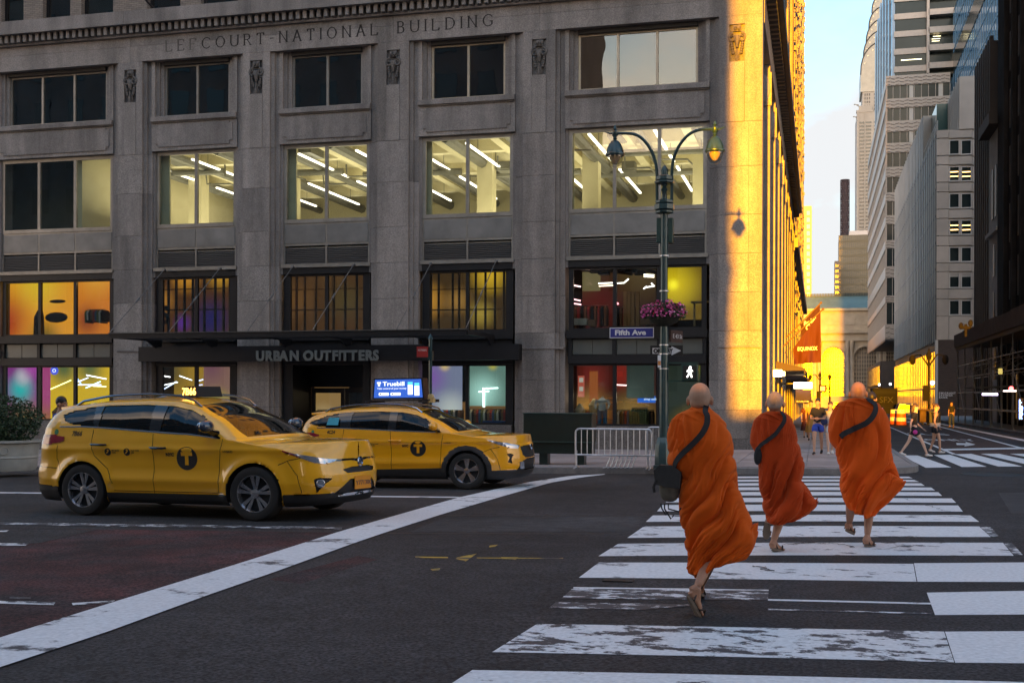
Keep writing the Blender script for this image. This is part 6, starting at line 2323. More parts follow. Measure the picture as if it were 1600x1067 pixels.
class Car:
 """hull as a height/width field: wall rows (s, z), greenhouse rows, deck rows"""

 def __init__(c, spec):
  c.sp = spec
  c.xf, c.Lf, c.nf = .34, .65, 2.5
  c.xr, c.Lr, c.nr = -3.12, .56, 3.0
  st = []
  for k in range(41):
   ph = math.pi / 2 * (1 - k / 40)
   st.append(('r', ph))
  n_ = 172
  for k in range(1, n_):
   st.append(('s', c.xr + (c.xf - c.xr) * k / n_))
  for k in range(61):
   st.append(('f', math.pi / 2 * k / 60))
  c.st = st
  # arclength table of the plan outline
  c.s = []
  pts = [c.plan(t, 0.6) for t in st]
  i0 = 41 + n_ - 1
  acc = {i0: c.xf}
  for i in range(i0 + 1, len(st)):
   acc[i] = acc[i - 1] + math.hypot(pts[i][0] - pts[i - 1][0], pts[i][1] - pts[i - 1][1])
  for i in range(i0 - 1, -1, -1):
   acc[i] = acc[i + 1] - math.hypot(pts[i][0] - pts[i + 1][0], pts[i][1] - pts[i + 1][1])
  c.s = [acc[i] for i in range(len(st))]

 def width(c, z):
  return lerp_tab(c.sp['w'], z)

 def plan(c, t, z):
  W = c.width(z)
  fx_ = lerp_tab(c.sp['front'], z)
  rx_ = lerp_tab(c.sp['rear'], z)
  if t[0] == 's':
   x = t[1]
   # slight barrel
   return (x, W * (1 - .018 * ((x + 1.3) / 1.8) ** 2 * (1 if abs(x + 1.3) < 9 else 1)))
  ph = t[1]
  end = W * (1 - .018 * ((c.xf + 1.3) / 1.8) ** 2)
  if t[0] == 'f':
   e = 2 / c.nf
   return (c.xf + (c.Lf + fx_) * math.sin(ph) ** e if ph > 0 else c.xf, end * max(math.cos(ph), 0) ** e)
  e = 2 / c.nr
  return (c.xr - (c.Lr + rx_) * (math.sin(ph) ** e if ph > 0 else 0), end * max(math.cos(ph), 0) ** e)

 def wall(c, s, z):
  """point on the right-hand wall at arclength s and height z, plus outward normal"""
  i = 0
  S = c.s
  lo, hi = 0, len(S) - 1
  while hi - lo > 1:
   m = (lo + hi) // 2
   if S[m] <= s:
    lo = m
   else:
    hi = m
  t = (s - S[lo]) / max(S[hi] - S[lo], 1e-9)
  a, b = c.plan(c.st[lo], z), c.plan(c.st[hi], z)
  x, y = a[0] + (b[0] - a[0]) * t, a[1] + (b[1] - a[1]) * t
  dx, dy = b[0] - a[0], b[1] - a[1]
  l = math.hypot(dx, dy) or 1
  return Vector((x, -y, z)), Vector((-dy / l, -dx / l, 0))

 def flare(c, x, z):
  f = 0
  for xw in (0, -2.66):
   d = math.hypot(x - xw, z - .36)
   if d < .62:
    f = max(f, math.exp(-((d - .42) / .075) ** 2) * .028)
  # crease on the lower doors
  f += .010 * math.exp(-((z - .52) / .05) ** 2) * (1 if -2.2 < x < -.45 else 0) - .006 * math.exp(-((z - .66) / .06) ** 2) * (1 if -2.2 < x < -.45 else 0)
  f += .008 * math.exp(-((z - .93) / .035) ** 2)
  return f

def inpoly(p, poly):
 x, y = p
 r = False
 n = len(poly)
 j = n - 1
 for i in range(n):
  xi, yi = poly[i]
  xj, yj = poly[j]
  if (yi > y) != (yj > y) and x < (xj - xi) * (y - yi) / (yj - yi) + xi:
   r = not r
  j = i
 return r

def nearest(p, poly):
 best, bp = 9, None
 n = len(poly)
 for i in range(n):
  ax, ay = poly[i]
  bx, by = poly[(i + 1) % n]
  dx, dy = bx - ax, by - ay
  l2 = dx * dx + dy * dy or 1e-9
  t = max(0, min(1, ((p[0] - ax) * dx + (p[1] - ay) * dy) / l2))
  q = (ax + dx * t, ay + dy * t)
  d = math.hypot(p[0] - q[0], p[1] - q[1])
  if d < best:
   best, bp = d, q
 return best, bp

def circ(cx, cz, r, a0=0, a1=360, n=40):
 return [(cx + r * math.cos(R(a0 + (a1 - a0) * k / n)), cz + r * math.sin(R(a0 + (a1 - a0) * k / n))) for k in range(n + (0 if a1 - a0 == 360 else 1))]

def build_car(spec, label, body_mat, root_m, cat='taxi'):
 c = Car(spec)
 root = thing('taxi', label, cat)
 root.matrix_world = root_m
 root.rotation_mode = 'XYZ'
 NS = len(c.st)
 NW, NG, ND = 42, 18, 26
 zb_ = lambda x: .20 + .05 * max(0, (abs(x + 1.3) - 1.9))
 polys = spec['polys']                         # ordered list (label, poly in (s,z))
 holes = [circ(0, .36, .405), circ(-2.66, .36, .405)]
 allp = [p for _, p in polys] + holes
 boxes = [(min(q[0] for q in p) - .03, max(q[0] for q in p) + .03, min(q[1] for q in p) - .03, max(q[1] for q in p) + .03) for p in allp]
 verts, lab = [], {}
 rows = NW + 1 + NG + (ND - 1) + NG + NW + 1    # right wall bottom -> ... -> left wall bottom
 idx = []
 tl = [0, .05] + [.05 + .85 * k / (NG - 3) for k in range(1, NG - 2)] + [1.0]
 NGr = len(tl) - 1
 grid = []
 meta = []
 for i, st in enumerate(c.st):
  s = c.s[i]
  x0 = c.plan(st, .6)[0]
  zs = lerp_tab(spec['belt'], x0)
  half = []
  hm = []
  for k in range(NW + 1):
   z = zb_(x0) + (zs - zb_(x0)) * k / NW
   ss, zz_ = s, z
   for pi, p in enumerate(allp):
    bx = boxes[pi]
    if bx[0] < ss < bx[1] and bx[2] < zz_ < bx[3]:
     d, q = nearest((ss, zz_), p)
     if d < (.0165 if pi >= len(polys) else .0115) and 0 < k < NW:
      ss, zz_ = q
      break
   P, Nn = c.wall(ss, zz_)
   P = P + Nn * (c.flare(P.x, P.z) if abs(P.x + 1.3) < 2.0 else 0)
   half.append(P)
   hm.append(('w', s, z))
  # greenhouse
  Pb = half[-1]
  zr = max(lerp_tab(spec['roof'], Pb.x), zs + .004)
  hfrac = min(1, (zr - zs) / .40)
  yb_ = -Pb.y
  yr = yb_ - (.035 + .20 * hfrac) * min(1, yb_ / .5)
  yr = max(yr, yb_ * .72)
  cr = lerp_tab(spec['crown'], Pb.x)
  bow = lerp_tab(spec['bow'], Pb.x) * min(1, yb_ / .7)
  for k in range(1, NGr + 1):
   t = tl[k]
   bulge = .03 * math.sin(math.pi * t) * hfrac
   half.append(Vector((Pb.x, -(yb_ + (yr - yb_) * t + bulge), zs + (zr - zs) * t - .0)))
   hm.append(('g', Pb.x, t, zs + (zr - zs) * t, hfrac))
  full = [p.copy() for p in half]
  fm = list(hm)
  for k in range(1, ND):
   y = -yr + 2 * yr * k / ND
   q = 1 - (y / yr) ** 2 if yr > 1e-6 else 0
   edge = 1 - abs(y / yr) ** 8 if yr > 1e-6 else 0
   full.append(Vector((Pb.x + bow * q, y, zr + cr * q * min(1, yr / .45))))
   fm.append(('d', Pb.x, k))
  for p, m_ in zip(reversed(half), reversed(hm)):
   full.append(Vector((p.x, -p.y, p.z)))
   fm.append(m_)
  grid.append(full)
  meta.append(fm)
 nr = len(grid[0])
 V = [p for g_ in grid for p in g_]
 groups = {}
 raws, flip = [], None
 for i in range(NS - 1):
  for j in range(nr - 1):
   m0, m1 = meta[i][j], meta[i + 1][j + 1]
   ids = (i * nr + j, (i + 1) * nr + j, (i + 1) * nr + j + 1, i * nr + j + 1)
   ctr = (V[ids[0]] + V[ids[1]] + V[ids[2]] + V[ids[3]]) / 4
   ma, mb_ = meta[i][j], meta[i][j + 1]
   L = 'body'
   right = ctr.y < 0
   if ma[0] == 'w' and mb_[0] == 'w':
    sc_, zc_ = (meta[i][j][1] + meta[i + 1][j][1]) / 2, (meta[i][j][2] + meta[i][j + 1][2]) / 2
    hole = False
    for h in holes:
     # use true centre of the snapped quad
     if inpoly((ctr.x, ctr.z) if abs(ctr.x + 1.3) < 1.95 else (sc_, ctr.z), h):
      hole = True
    if hole:
     continue
    for nm, p in polys:
     if inpoly((sc_, ctr.z), p):
      L = nm + ('' if nm in ('cladding', 'black_trim', 'grille', 'skid') else ('_r' if right else '_l'))
      break
   elif ma[0] == 'g' or mb_[0] == 'g':
    g0 = ma if ma[0] == 'g' else mb_
    t = (tl_t(ma) + tl_t(mb_)) / 2
    xx, zz_ = ctr.x, ctr.z
    if g0[4] > .25 or (spec['dlo'][0][0] > xx):
     L = 'body'
     if .05 < t < .90:
      if inpoly((xx, zz_), spec['dlo']):
       L = 'pillar'
       for wi, (a_, b_, sl_) in enumerate(spec['wins']):
        xs_ = xx - sl_ * (zz_ - 1.2)
        if a_ < xs_ < b_:
         L = 'side_window%d' % wi + ('_r' if right else '_l')
      elif inpoly((xx, zz_), spec.get('dloo', spec['dlo'])):
       L = 'pillar'
     elif t <= .05 and spec['dlo'][0][0] > xx > spec['beltend']:
      L = 'belt_trim'
   elif ma[0] == 'd' or mb_[0] == 'd':
    k = ma[2] if ma[0] == 'd' else mb_[2]
    xx = meta[i][j][1] if meta[i][j][0] == 'd' else ctr.x
    ws = spec['ws']
    frac = abs(ctr.y)
    if ws[1] < V[i * nr + NW + NGr].x < ws[0] and 2 <= k <= ND - 1:
     L = 'windscreen'
    rg = spec['rg']
    if rg[0] < V[i * nr + NW + NGr].x < rg[1] and 2 <= k <= ND - 1:
     L = 'rear_window'
    if spec['hoodline'][0] > V[i * nr + NW + NGr].x > spec['hoodline'][1]:
     L = 'body'
   if flip is None:
    e1, e2 = V[ids[1]] - V[ids[0]], V[ids[2]] - V[ids[0]]
    if i > 80 and j < 20:
     flip = e1.cross(e2).y > 0
   raws.append((L, ids))
 for L, ids in raws:
  groups.setdefault(L, []).append(ids[::-1] if flip else ids)
 # normals from the whole hull
 me_all = bpy.data.meshes.new('hull')
 me_all.from_pydata([tuple(p) for p in V], [], [f for fs in groups.values() for f in fs])
 me_all.update()
 vn = [v.normal.copy() for v in me_all.vertices]
 bpy.data.meshes.remove(me_all)
 info = {'body': ('body', body_mat, 0), 'pillar': ('pillar_trim', 'gloss_black', 0), 'belt_trim': ('belt_trim', 'chrome', .004), 'windscreen': ('windscreen', 'car_glass', -.004),
   'rear_window': ('rear_window', 'car_glass_dark', -.004), 'cladding': ('cladding', 'cladding', .012), 'black_trim': ('black_trim', 'gloss_black', -.006),
   'grille': ('grille', 'cladding', -.02), 'skid': ('skid_plate', 'chrome', .006), 'headlight': ('headlight', 'lamp_clear', .004), 'tail': ('tail_light', 'tail_red', .006),
   'fog': ('fog_housing', 'cladding', -.02), 'amber': ('corner_reflector', 'tail_red', .004)}
 for L, fs in groups.items():
  key = L.split('_r')[0].split('_l')[0] if L[-2:] in ('_r', '_l') else L
  if key.startswith('side_window'):
   nm, mt, off_ = 'side_window', ('car_glass' if key.endswith('0') else 'car_glass_dark'), -.010
  else:
   nm, mt, off_ = info[key]
  used, vs_, ff = {}, [], []
  nn_ = []
  for f in fs:
   q = []
   for i in f:
    if i not in used:
     used[i] = len(vs_)
     vs_.append(tuple(V[i] + vn[i] * off_))
     nn_.append(tuple(vn[i]))
    q.append(used[i])
   # drop collapsed corners
   ff.append(tuple(q))
  me = bpy.data.meshes.new(nm)
  me.from_pydata(vs_, [], ff)
  me.update()
  me.shade_smooth()
  try:
   me.normals_split_custom_set_from_vertices(nn_)
  except Exception:
   pass
  me.materials.append(M(mt))
  o = bpy.data.objects.new(nm, me)
  COL.objects.link(o)
  o.parent = root
  if nm in ('pillar_trim', 'belt_trim'):
   o['kind'] = 'stuff'

 def part(mb, nm, mt, parent=None, smooth=True):
  return mb.build(nm, M(mt), parent or root, smooth=smooth, world=False)

 def on(s, z, off_=.003, side=-1):
  P, Nn = c.wall(s, z)
  P = P + Nn * ((c.flare(P.x, P.z) if abs(P.x + 1.3) < 2.0 else 0) + off_)
  return Vector((P.x, P.y * -side, P.z)) if side == -1 else Vector((P.x, -P.y, P.z))

 def ribbon(pts, wd, nm, mt, off_=.002, side=-1):
  dense = []
  for (a, b) in zip(pts, pts[1:]):
   n_ = max(1, int(math.hypot(b[0] - a[0], b[1] - a[1]) / .03))
   for k in range(n_):
    dense.append((a[0] + (b[0] - a[0]) * k / n_, a[1] + (b[1] - a[1]) * k / n_))
  dense.append(pts[-1])
  mb = MB()
  base = []
  for k, p in enumerate(dense):
   q = dense[min(k + 1, len(dense) - 1)]
   r_ = dense[max(k - 1, 0)]
   dx, dz_ = q[0] - r_[0], q[1] - r_[1]
   l = math.hypot(dx, dz_) or 1
   nx, nz = -dz_ / l * wd / 2, dx / l * wd / 2
   mb.v.append(tuple(on(p[0] + nx, p[1] + nz, off_, side)))
   mb.v.append(tuple(on(p[0] - nx, p[1] - nz, off_, side)))
  for k in range(len(dense) - 1):
   mb.f.append((2 * k, 2 * k + 1, 2 * k + 3, 2 * k + 2))
  return part(mb, nm, mt, smooth=False)

 def decal_text(body, s0, z0, h, mt, nm='lettering', width=None, off_=.005, bold=0.02, shear=0):
  me = text_mesh(body, 1, 0, bold)
  xs_ = [v.co.x for v in me.vertices]
  ys_ = [v.co.y for v in me.vertices]
  x0, x1, y1 = min(xs_), max(xs_), max(ys_)
  k = h / y1
  kx_ = (width / (x1 - x0)) if width else k
  for v in me.vertices:
   v.co = on(s0 + (v.co.x - x0) * kx_ + v.co.y * k * shear, z0 + v.co.y * k, off_)
  me.materials.append(M(mt))
  o = bpy.data.objects.new(nm, me)
  COL.objects.link(o)
  o.parent = root
  return o

 def disc(s0, z0, r_, mt, nm, off_=.003, n_=28):
  mb = MB()
  mb.v.append(tuple(on(s0, z0, off_)))
  for k in range(n_):
   an = 2 * math.pi * k / n_
   mb.v.append(tuple(on(s0 + r_ * math.cos(an), z0 + r_ * math.sin(an), off_)))
  mb.f = [(0, 1 + k, 1 + (k + 1) % n_) for k in range(n_)]
  return part(mb, nm, mt, smooth=False)
 # ---- seams
 for side in (-1,):
  for pts in spec['seams']:
   ribbon(pts, .008, 'door_seam', 'gloss_black')
 # ---- wheels, arches
 W = .90
 for side in (-1, 1):
  for xw in (0, -2.66):
   yo = side * .80
   ar = MB()
   prof = circ(xw, .36, .41, -12, 192, 22)
   ar.grid(lambda u, v: (prof[min(int(u * 22 + .5), 22)][0], side * (.895 - .42 * v), prof[min(int(u * 22 + .5), 22)][1]), 22, 1)
   ar.add([(p[0], side * .47, p[1]) for p in prof], [tuple(range(len(prof)))])
   part(ar, 'wheel_arch', 'tyre', smooth=False)
   tyre = MB().lathe((xw, yo, .36), [(.245, -.10), (.30, -.112), (.345, -.10), (.36, -.07), (.362, 0), (.36, .07), (.345, .10), (.30, .112), (.245, .10)], 40, 'y', caps=False)
   o = part(tyre, 'wheel', 'tyre')
   yf_ = yo + side * .085
   rim = MB()
   # outer lip
   rim.lathe((xw, yo, .36), [(.238, .098 * -side * 0 - .1), (.25, -.1), (.252, 0), (.25, .1), (.238, .1), (.226, .06), (.226, -.06)], 40, 'y', caps=False)
   ns_ = spec['spokes']
   for k in range(ns_):
    an = 2 * math.pi * k / ns_ + .3
    for off_a in spec['twin']:
     a = an + off_a
     ca, sa = math.cos(a), math.sin(a)
     w1, w2 = spec['spw']
     tn = Vector((-sa, 0, ca))
     rd = Vector((ca, 0, sa))
     c0 = Vector((xw, yf_ - side * .02, .36))
     p = [c0 + rd * .05 - tn * w1, c0 + rd * .05 + tn * w1, c0 + rd * .238 + tn * w2, c0 + rd * .238 - tn * w2]
     q = [v + Vector((0, -side * .035, 0)) for v in p]
     p[2] = p[2] + Vector((0, side * .008, 0))
     p[3] = p[3] + Vector((0, side * .008, 0))
     vs_ = p + q
     rim.add(vs_, [(0, 1, 2, 3), (7, 6, 5, 4), (0, 4, 5, 1), (1, 5, 6, 2), (2, 6, 7, 3), (3, 7, 4, 0)])
   rim.lathe((xw, yf_ - side * .02, .36), [(.06, -.02), (.06, .012), (.03, .016)], 16, 'y')
   part(rim, 'rim', 'alloy', o, smooth=30)
   MB_ = MB().lathe((xw, yo - side * .0, .36), [(.22, -.03), (.22, .03)], 24, 'y')
   part(MB_, 'brake_disc', 'tyre', o)
 # ---- underbody, interior
 MB_ = MB().box(-3.35, .55, -.74, .74, .22, .34)
 part(MB_, 'underbody', 'tyre', smooth=False)
 part(MB().box(-3.2, -.35, -.80, .80, .55, .92), 'cabin_floor', 'seat_dark', smooth=False)
 for (xs_, hh) in ((-1.35, 1.05), (-2.3, 1.0)):
  for ys_ in (-.38, .38):
   st_ = MB().box(xs_ - .22, xs_ - .05, ys_ - .24, ys_ + .24, .92, hh + .20)
   o = part(st_, 'seat', 'seat_dark', smooth=False)
   part(MB().ell((xs_ - .14, ys_, hh + .33), .06, .13, .10, 10, 8), 'headrest', 'headrest_grey' if 'headrest_grey' in MATS else 'seat_dark', o)
 part(MB().tube([(-.86 - .12 * math.sin(a) * .4, .38 + .18 * math.cos(a), 1.05 + .18 * math.sin(a)) for a in [2 * math.pi * k / 20 for k in range(21)]], .014, 6, False), 'steering_wheel', 'seat_dark')
 part(MB().box(-.75, -.30, -.72, .72, .92, 1.06), 'dashboard', 'seat_dark', smooth=False)
 # ---- handles, mirrors, wipers, rails
 for (sx, zx_) in spec['handles']:
  for side in (-1, 1):
   P = on(sx, zx_, .03)
   mb = MB().tube([(P.x - .12, P.y * -side, P.z + .006), (P.x - .09, (P.y - .012) * -side, P.z), (P.x + .09, (P.y - .012) * -side, P.z - .004), (P.x + .12, (P.y + .02) * -side, P.z)], [.012, .017, .017, .012], 8)
   part(mb, 'door_handle', spec['handle_mat'])
  disc(sx, zx_ - .012, .05, 'taxi_recess' if 'taxi_recess' in MATS else 'gloss_black', 'handle_recess', .0015, 20) if False else None
 for side in (-1, 1):
  my = side * 1.02
  mz = spec['belt'][3][1] + .115
  mb = MB().ell((-.60, my, mz), .075, .125, .085, 16, 12)
  o = part(mb, 'wing_mirror', spec['mirror_mat'])
  part(MB().ell((-.665, my, mz), .02, .105, .065, 14, 8), 'mirror_glass', 'chrome', o)
  part(MB().tube([(-.58, side * .84, mz - .10), (-.585, side * .94, mz - .075), (-.59, side * 1.0, mz - .05)], [.05, .035, .04], 8), 'mirror_foot', 'gloss_black', o)
 for side in (-1, 1):
  y_ = side * .60
  pts = []
  for k in range(19):
   x = -.98 - (3.0 - .98) * k / 18
   pts.append((x, y_, lerp_tab(spec['roof'], x) + .045 + .035 * math.sin(math.pi * k / 18) ** .4 - (.03 if k in (0, 18) else 0)))
  part(MB().tube(pts, .018, 8), 'roof_rail', 'chrome_blue')
 # rear spoiler
 zr_ = lerp_tab(spec['roof'], -3.05)
 sp_ = MB().add([(-2.95, -.60, zr_ + .045), (-2.95, .60, zr_ + .045), (-3.34, .54, zr_ + .005), (-3.34, -.54, zr_ + .005),
     (-2.95, -.62, zr_ - .0), (-2.95, .62, zr_ - .0), (-3.32, .55, zr_ - .035), (-3.32, -.55, zr_ - .035)],
     [(3, 2, 1, 0), (4, 5, 6, 7), (0, 1, 5, 4), (1, 2, 6, 5), (2, 3, 7, 6), (3, 0, 4, 7)])
 part(sp_, 'spoiler', body_mat, smooth=False)
 for (ya, yb2) in ((-.55, .1), (.0, .6)):
  part(MB().tube([(-.20, ya, lerp_tab(spec['belt'], -.3) + .07), (-.36, (ya + yb2) / 2, lerp_tab(spec['belt'], -.3) + .135), (-.42, yb2, lerp_tab(spec['belt'], -.3) + .15)], .010, 5), 'wiper', 'tyre')
 return root, c, part, on, ribbon, decal_text, disc

def tl_t(m_):
 return m_[2] if m_[0] == 'g' else (0.0 if m_[0] == 'w' else 1.0)

M('mirror_blue', (.03, .05, .09), .12, coat=1)
M('chrome_blue', (0.30, 0.36, 0.46), 0.18, 1.0)
M('headrest_grey', (0.10, 0.10, 0.11), 0.7)
M('plate_orange', (0.75, 0.28, 0.015), 0.5)
M('text_black', (0.008, 0.008, 0.01), 0.6)
M('sticker_cyan', (.03, .32, .42), .5)
E('ad_blue', (.02, .075, .36), .16)
E('ad_cyan', (.1, .6, .7), .13)
M('beacon_cream', (.6, .45, .2), .5)
M('board_black', (.01, .01, .02), .4)

W_A = [(.18, .80), (.26, .86), (.36, .885), (.50, .905), (.62, .90), (.78, .895), (.93, .905), (1.05, .89), (1.2, .865), (1.35, .84)]
specA = dict(
 w=W_A, front=[(.2, -.10), (.30, -.03), (.45, .01), (.60, .015), (.72, -.01), (.85, -.04), (.95, -.12), (1.1, -.25)],
 rear=[(.2, -.08), (.35, 0), (.6, .02), (.72, -.03), (.95, -.06), (1.25, -.14)],
 belt=[(-3.7, 1.22), (-3.3, 1.235), (-2.7, 1.235), (-1.0, 1.13), (-.3, 1.055), (.3, .96), (.7, .865), (.95, .80)],
 roof=[(-3.70, 1.12), (-3.52, 1.24), (-3.16, 1.49), (-2.95, 1.535), (-2.4, 1.595), (-1.8, 1.61), (-1.35, 1.59), (-1.08, 1.53), (-.75, 1.37), (-.30, 1.10), (-.20, 1.02)],
 crown=[(-3.7, .02), (-3.3, .05), (-1.2, .045), (-.6, .05), (-.2, .03), (.4, .035), (.95, .02)],
 bow=[(-3.7, -.02), (-3.3, -.05), (-2.8, 0), (-1.5, 0), (-1.0, .10), (-.35, .24), (.0, .16), (.5, .06), (.95, .0)],
 ws=(-.30, -1.06), rg=(-3.52, -3.20), hoodline=(9, -.29), beltend=-3.08,
 dlo=[(-.50, 1.085), (-.62, 1.20), (-.85, 1.38), (-1.10, 1.47), (-1.35, 1.52), (-2.0, 1.54), (-2.6, 1.52), (-2.95, 1.465), (-3.10, 1.41), (-3.02, 1.32), (-2.86, 1.27), (-2.0, 1.205), (-1.0, 1.145)],
 wins=[(-1.44, -.64, 0.0), (-2.42, -1.60, -.12), (-3.2, -2.50, -.3)],
 seams=[[(-.52, .36), (-.50, .80), (-.46, 1.075)], [(-1.51, .33), (-1.50, .7), (-1.53, 1.15)], [(-2.16, .46), (-2.24, .66), (-2.46, .84), (-2.52, 1.0), (-2.50, 1.20)],
   [(-.46, .36), (-2.15, .36)], [(.35, .74), (.5, .80), (.66, .83)], [(.66, .36), (.60, .60), (.48, .79)], [(-3.02, .62), (-3.10, .80), (-3.08, .98)], [(-3.10, .66), (-3.5, .68)]],
 polys=[('headlight', [(.50, .92), (.74, .895), (1.02, .838), (1.20, .82), (1.10, .77), (.96, .745), (.82, .765), (.66, .83)]),
   ('amber', [(.40, .925), (.50, .92), (.66, .83), (.60, .85)]),
   ('black_trim', [(1.20, .822), (1.45, .80), (1.62, .79), (1.9, .79), (1.9, .70), (1.66, .71), (1.56, .755), (1.42, .775), (1.12, .77)]),
   ('grille', [(1.22, .66), (1.40, .69), (1.9, .69), (1.9, .61), (1.30, .61)]),
   ('fog', [(.80, .55), (.86, .57), (1.06, .555), (.92, .47), (.84, .36)]),
   ('skid', [(1.12, .31), (1.30, .345), (1.9, .345), (1.9, .31), (1.32, .30)]),
   ('grille', [(1.10, .36), (1.26, .47), (1.36, .53), (1.9, .53), (1.9, .345), (1.2, .345)]),
   ('cladding', [(.42, .355), (1.1, .36), (1.3, .345), (1.9, .30), (1.9, .1), (.42, .1)]),
   ('cladding', [(-.38, .1), (-.38, .335), (-2.25, .335), (-2.25, .1)]),
   ('cladding', [(-3.05, .1), (-3.05, .40), (-3.3, .42), (-4.8, .42), (-4.8, .1)]),
   ('tail', [(-2.98, 1.10), (-3.22, 1.135), (-3.62, 1.12), (-3.62, 1.0), (-3.22, .99), (-2.98, 1.04)])],
 handles=[(-1.42, .955), (-2.38, .995)], handle_mat='gloss_black', mirror_mat='mirror_blue', spokes=5, twin=(-.20, .20), spw=(.013, .030))
specB = dict(specA)
specB.update(
 front=[(.2, -.08), (.30, -.01), (.45, .03), (.60, .03), (.72, .02), (.85, .0), (.97, -.08), (1.1, -.2)],
 belt=[(-3.7, 1.20), (-3.3, 1.215), (-2.7, 1.20), (-1.0, 1.125), (-.3, 1.10), (.3, 1.01), (.7, .945), (.95, .89)],
 roof=[(-3.70, 1.12), (-3.55, 1.22), (-3.20, 1.46), (-3.0, 1.52), (-2.4, 1.59), (-1.8, 1.605), (-1.35, 1.585), (-1.08, 1.53), (-.75, 1.37), (-.30, 1.13), (-.20, 1.04)],
 dlo=[(-.50, 1.115), (-.62, 1.22), (-.85, 1.38), (-1.10, 1.47), (-1.35, 1.515), (-2.0, 1.535), (-2.6, 1.515), (-2.90, 1.46), (-3.22, 1.34), (-3.26, 1.30), (-3.0, 1.235), (-2.0, 1.185), (-1.0, 1.14)],
 wins=[(-1.44, -.64, 0.0), (-2.38, -1.60, 0.05), (-3.4, -2.58, -.35)],
 polys=[('headlight', [(.42, .965), (.62, .94), (.95, .875), (1.14, .85), (1.06, .785), (.88, .80), (.62, .88)]),
   ('fog', [(.78, .69), (.86, .70), (.94, .67), (.88, .60), (.90, .50), (.80, .53), (.84, .62)]),
   ('grille', [(1.14, .82), (1.30, .84), (1.9, .845), (1.9, .60), (1.30, .60), (1.20, .66)]),
   ('grille', [(1.10, .40), (1.20, .54), (1.32, .575), (1.9, .575), (1.9, .38), (1.3, .36)]),
   ('cladding', [(.42, .37), (1.02, .37), (1.20, .545), (1.34, .585), (1.9, .59), (1.9, .1), (.42, .1)]),
   ('cladding', circ(0, .36, .50, -25, 205, 12)), ('cladding', circ(-2.66, .36, .50, -25, 205, 12)),
   ('cladding', [(-.38, .1), (-.38, .42), (-2.25, .37), (-2.25, .1)]),
   ('cladding', [(-3.05, .1), (-3.05, .42), (-3.3, .45), (-4.8, .45), (-4.8, .1)]),
   ('tail', [(-3.02, 1.08), (-3.22, 1.12), (-3.62, 1.12), (-3.62, 1.0), (-3.22, 1.02), (-3.02, 1.05)])],
 handle_mat='taxi_paint_b', mirror_mat='taxi_paint_b', spokes=5, twin=(0,), spw=(.022, .062))

def place(Af, Br, yoff, wheelbase=2.66, sc_=None):
 d = Af - Br
 s = sc_ or d.length / wheelbase
 xa = d.normalized()
 ya = Vector((0, 0, 1)).cross(xa).normalized()
 za = xa.cross(ya)
 o = Af + ya * (yoff * s)
 m = Matrix(((xa.x, ya.x, za.x, o.x), (xa.y, ya.y, za.y, o.y), (xa.z, ya.z, za.z, o.z), (0, 0, 0, 1)))
 return m @ Matrix.Scale(s, 4), s

def solve(fpx, rpx, yaw):
 """near front wheel at pixel fpx, heading yaw; scale so that the rear wheel falls on pixel column rpx"""
 A = Gz(*fpx)
 fw = Vector((math.cos(yaw), math.sin(yaw), 0))
 best = None
 for k in range(200):
  s = .9 + k * .0015
  B = A - fw * 2.66 * s
  v = B - C0
  px_ = PX + F * v.dot(RR) / v.dot(DD)
  if best is None or abs(px_ - rpx) < best[0]:
   best = (abs(px_ - rpx), s, B)
 B = best[2]
 B.z = gz(B.x, B.y)
 m, _ = place(A, B, .80, sc_=best[1])
 return m, best[1]

mA, sA = solve((404, 813), 138, R(-7.5))
print('taxiA scale', sA, mA.translation, math.degrees(mA.to_euler().z))
mA = mA @ Matrix.Diagonal((1, 1, .935, 1))
rootA, cA, part, on, ribbon, dtext, disc = build_car(specA, 'yellow taxi nearest the viewer with black door handles and small amber roof sign', 'taxi_paint', mA)
disc(-.99, .815, .158, 'text_black', 'taxi_roundel')
ribbon([(-1.075, .875), (-.905, .875)], .052, 'roundel_letter_bar', 'taxi_paint', .006)
ribbon([(-.99, .875), (-.99, .725)], .054, 'roundel_letter_stem', 'taxi_paint', .0065)
dtext('NYC', -1.31, .845, .045, 'text_black', 'lettering', .125, bold=.06)
dtext('7B66', -2.86, 1.115, .068, 'text_black', 'lettering', .17, shear=.2)
dtext('HYBRID', -.44, .895, .026, 'text_black', 'lettering', .14)
for s0 in (-2.235, -1.925):
 disc(s0, .895, .052, 'text_black', 'fare_roundel', n_=16)
dtext('METERED', -2.165, .905, .020, 'text_black', 'lettering', .12)
dtext('FARE', -2.165, .875, .020, 'text_black', 'lettering', .06)
dtext('FLAT FARE', -1.855, .905, .020, 'text_black', 'lettering', .13)
dtext('JFK', -1.855, .875, .020, 'text_black', 'lettering', .05)
for s0 in (-2.235, -1.925):
 ribbon([(s0 - .02, .875), (s0 + .02, .915)], .014, 'fare_symbol', 'taxi_paint', .006)
P = on(.885, .495, .0)
MBf = MB().lathe((0, 0, 0), [(.055, -.01), (.055, .012), (.045, .016)], 18, 'x')
o = part(MBf, 'fog_lamp', 'lamp_clear')
o.location = P
o.rotation_euler = (0, 0, R(-50))
o = part(MB().lathe((0, 0, 0), [(.068, 0), (.068, .014), (.055, .02), (.05, .006)], 20, 'x'), 'front_badge', 'chrome_blue')
P = on(1.88, .775, .006)
o.location = (P.x, 0, .75)
pl = part(MB().box(0, .012, -.16, .16, -.085, .085), 'licence_plate', 'plate_orange', smooth=False)
P = on(1.6, .47, 0)
pl.location = (P.x + .02, P.y, .47)
pl.rotation_euler = (0, 0, R(-9))
me = text_mesh('Y77130C', .085, .001, .0)
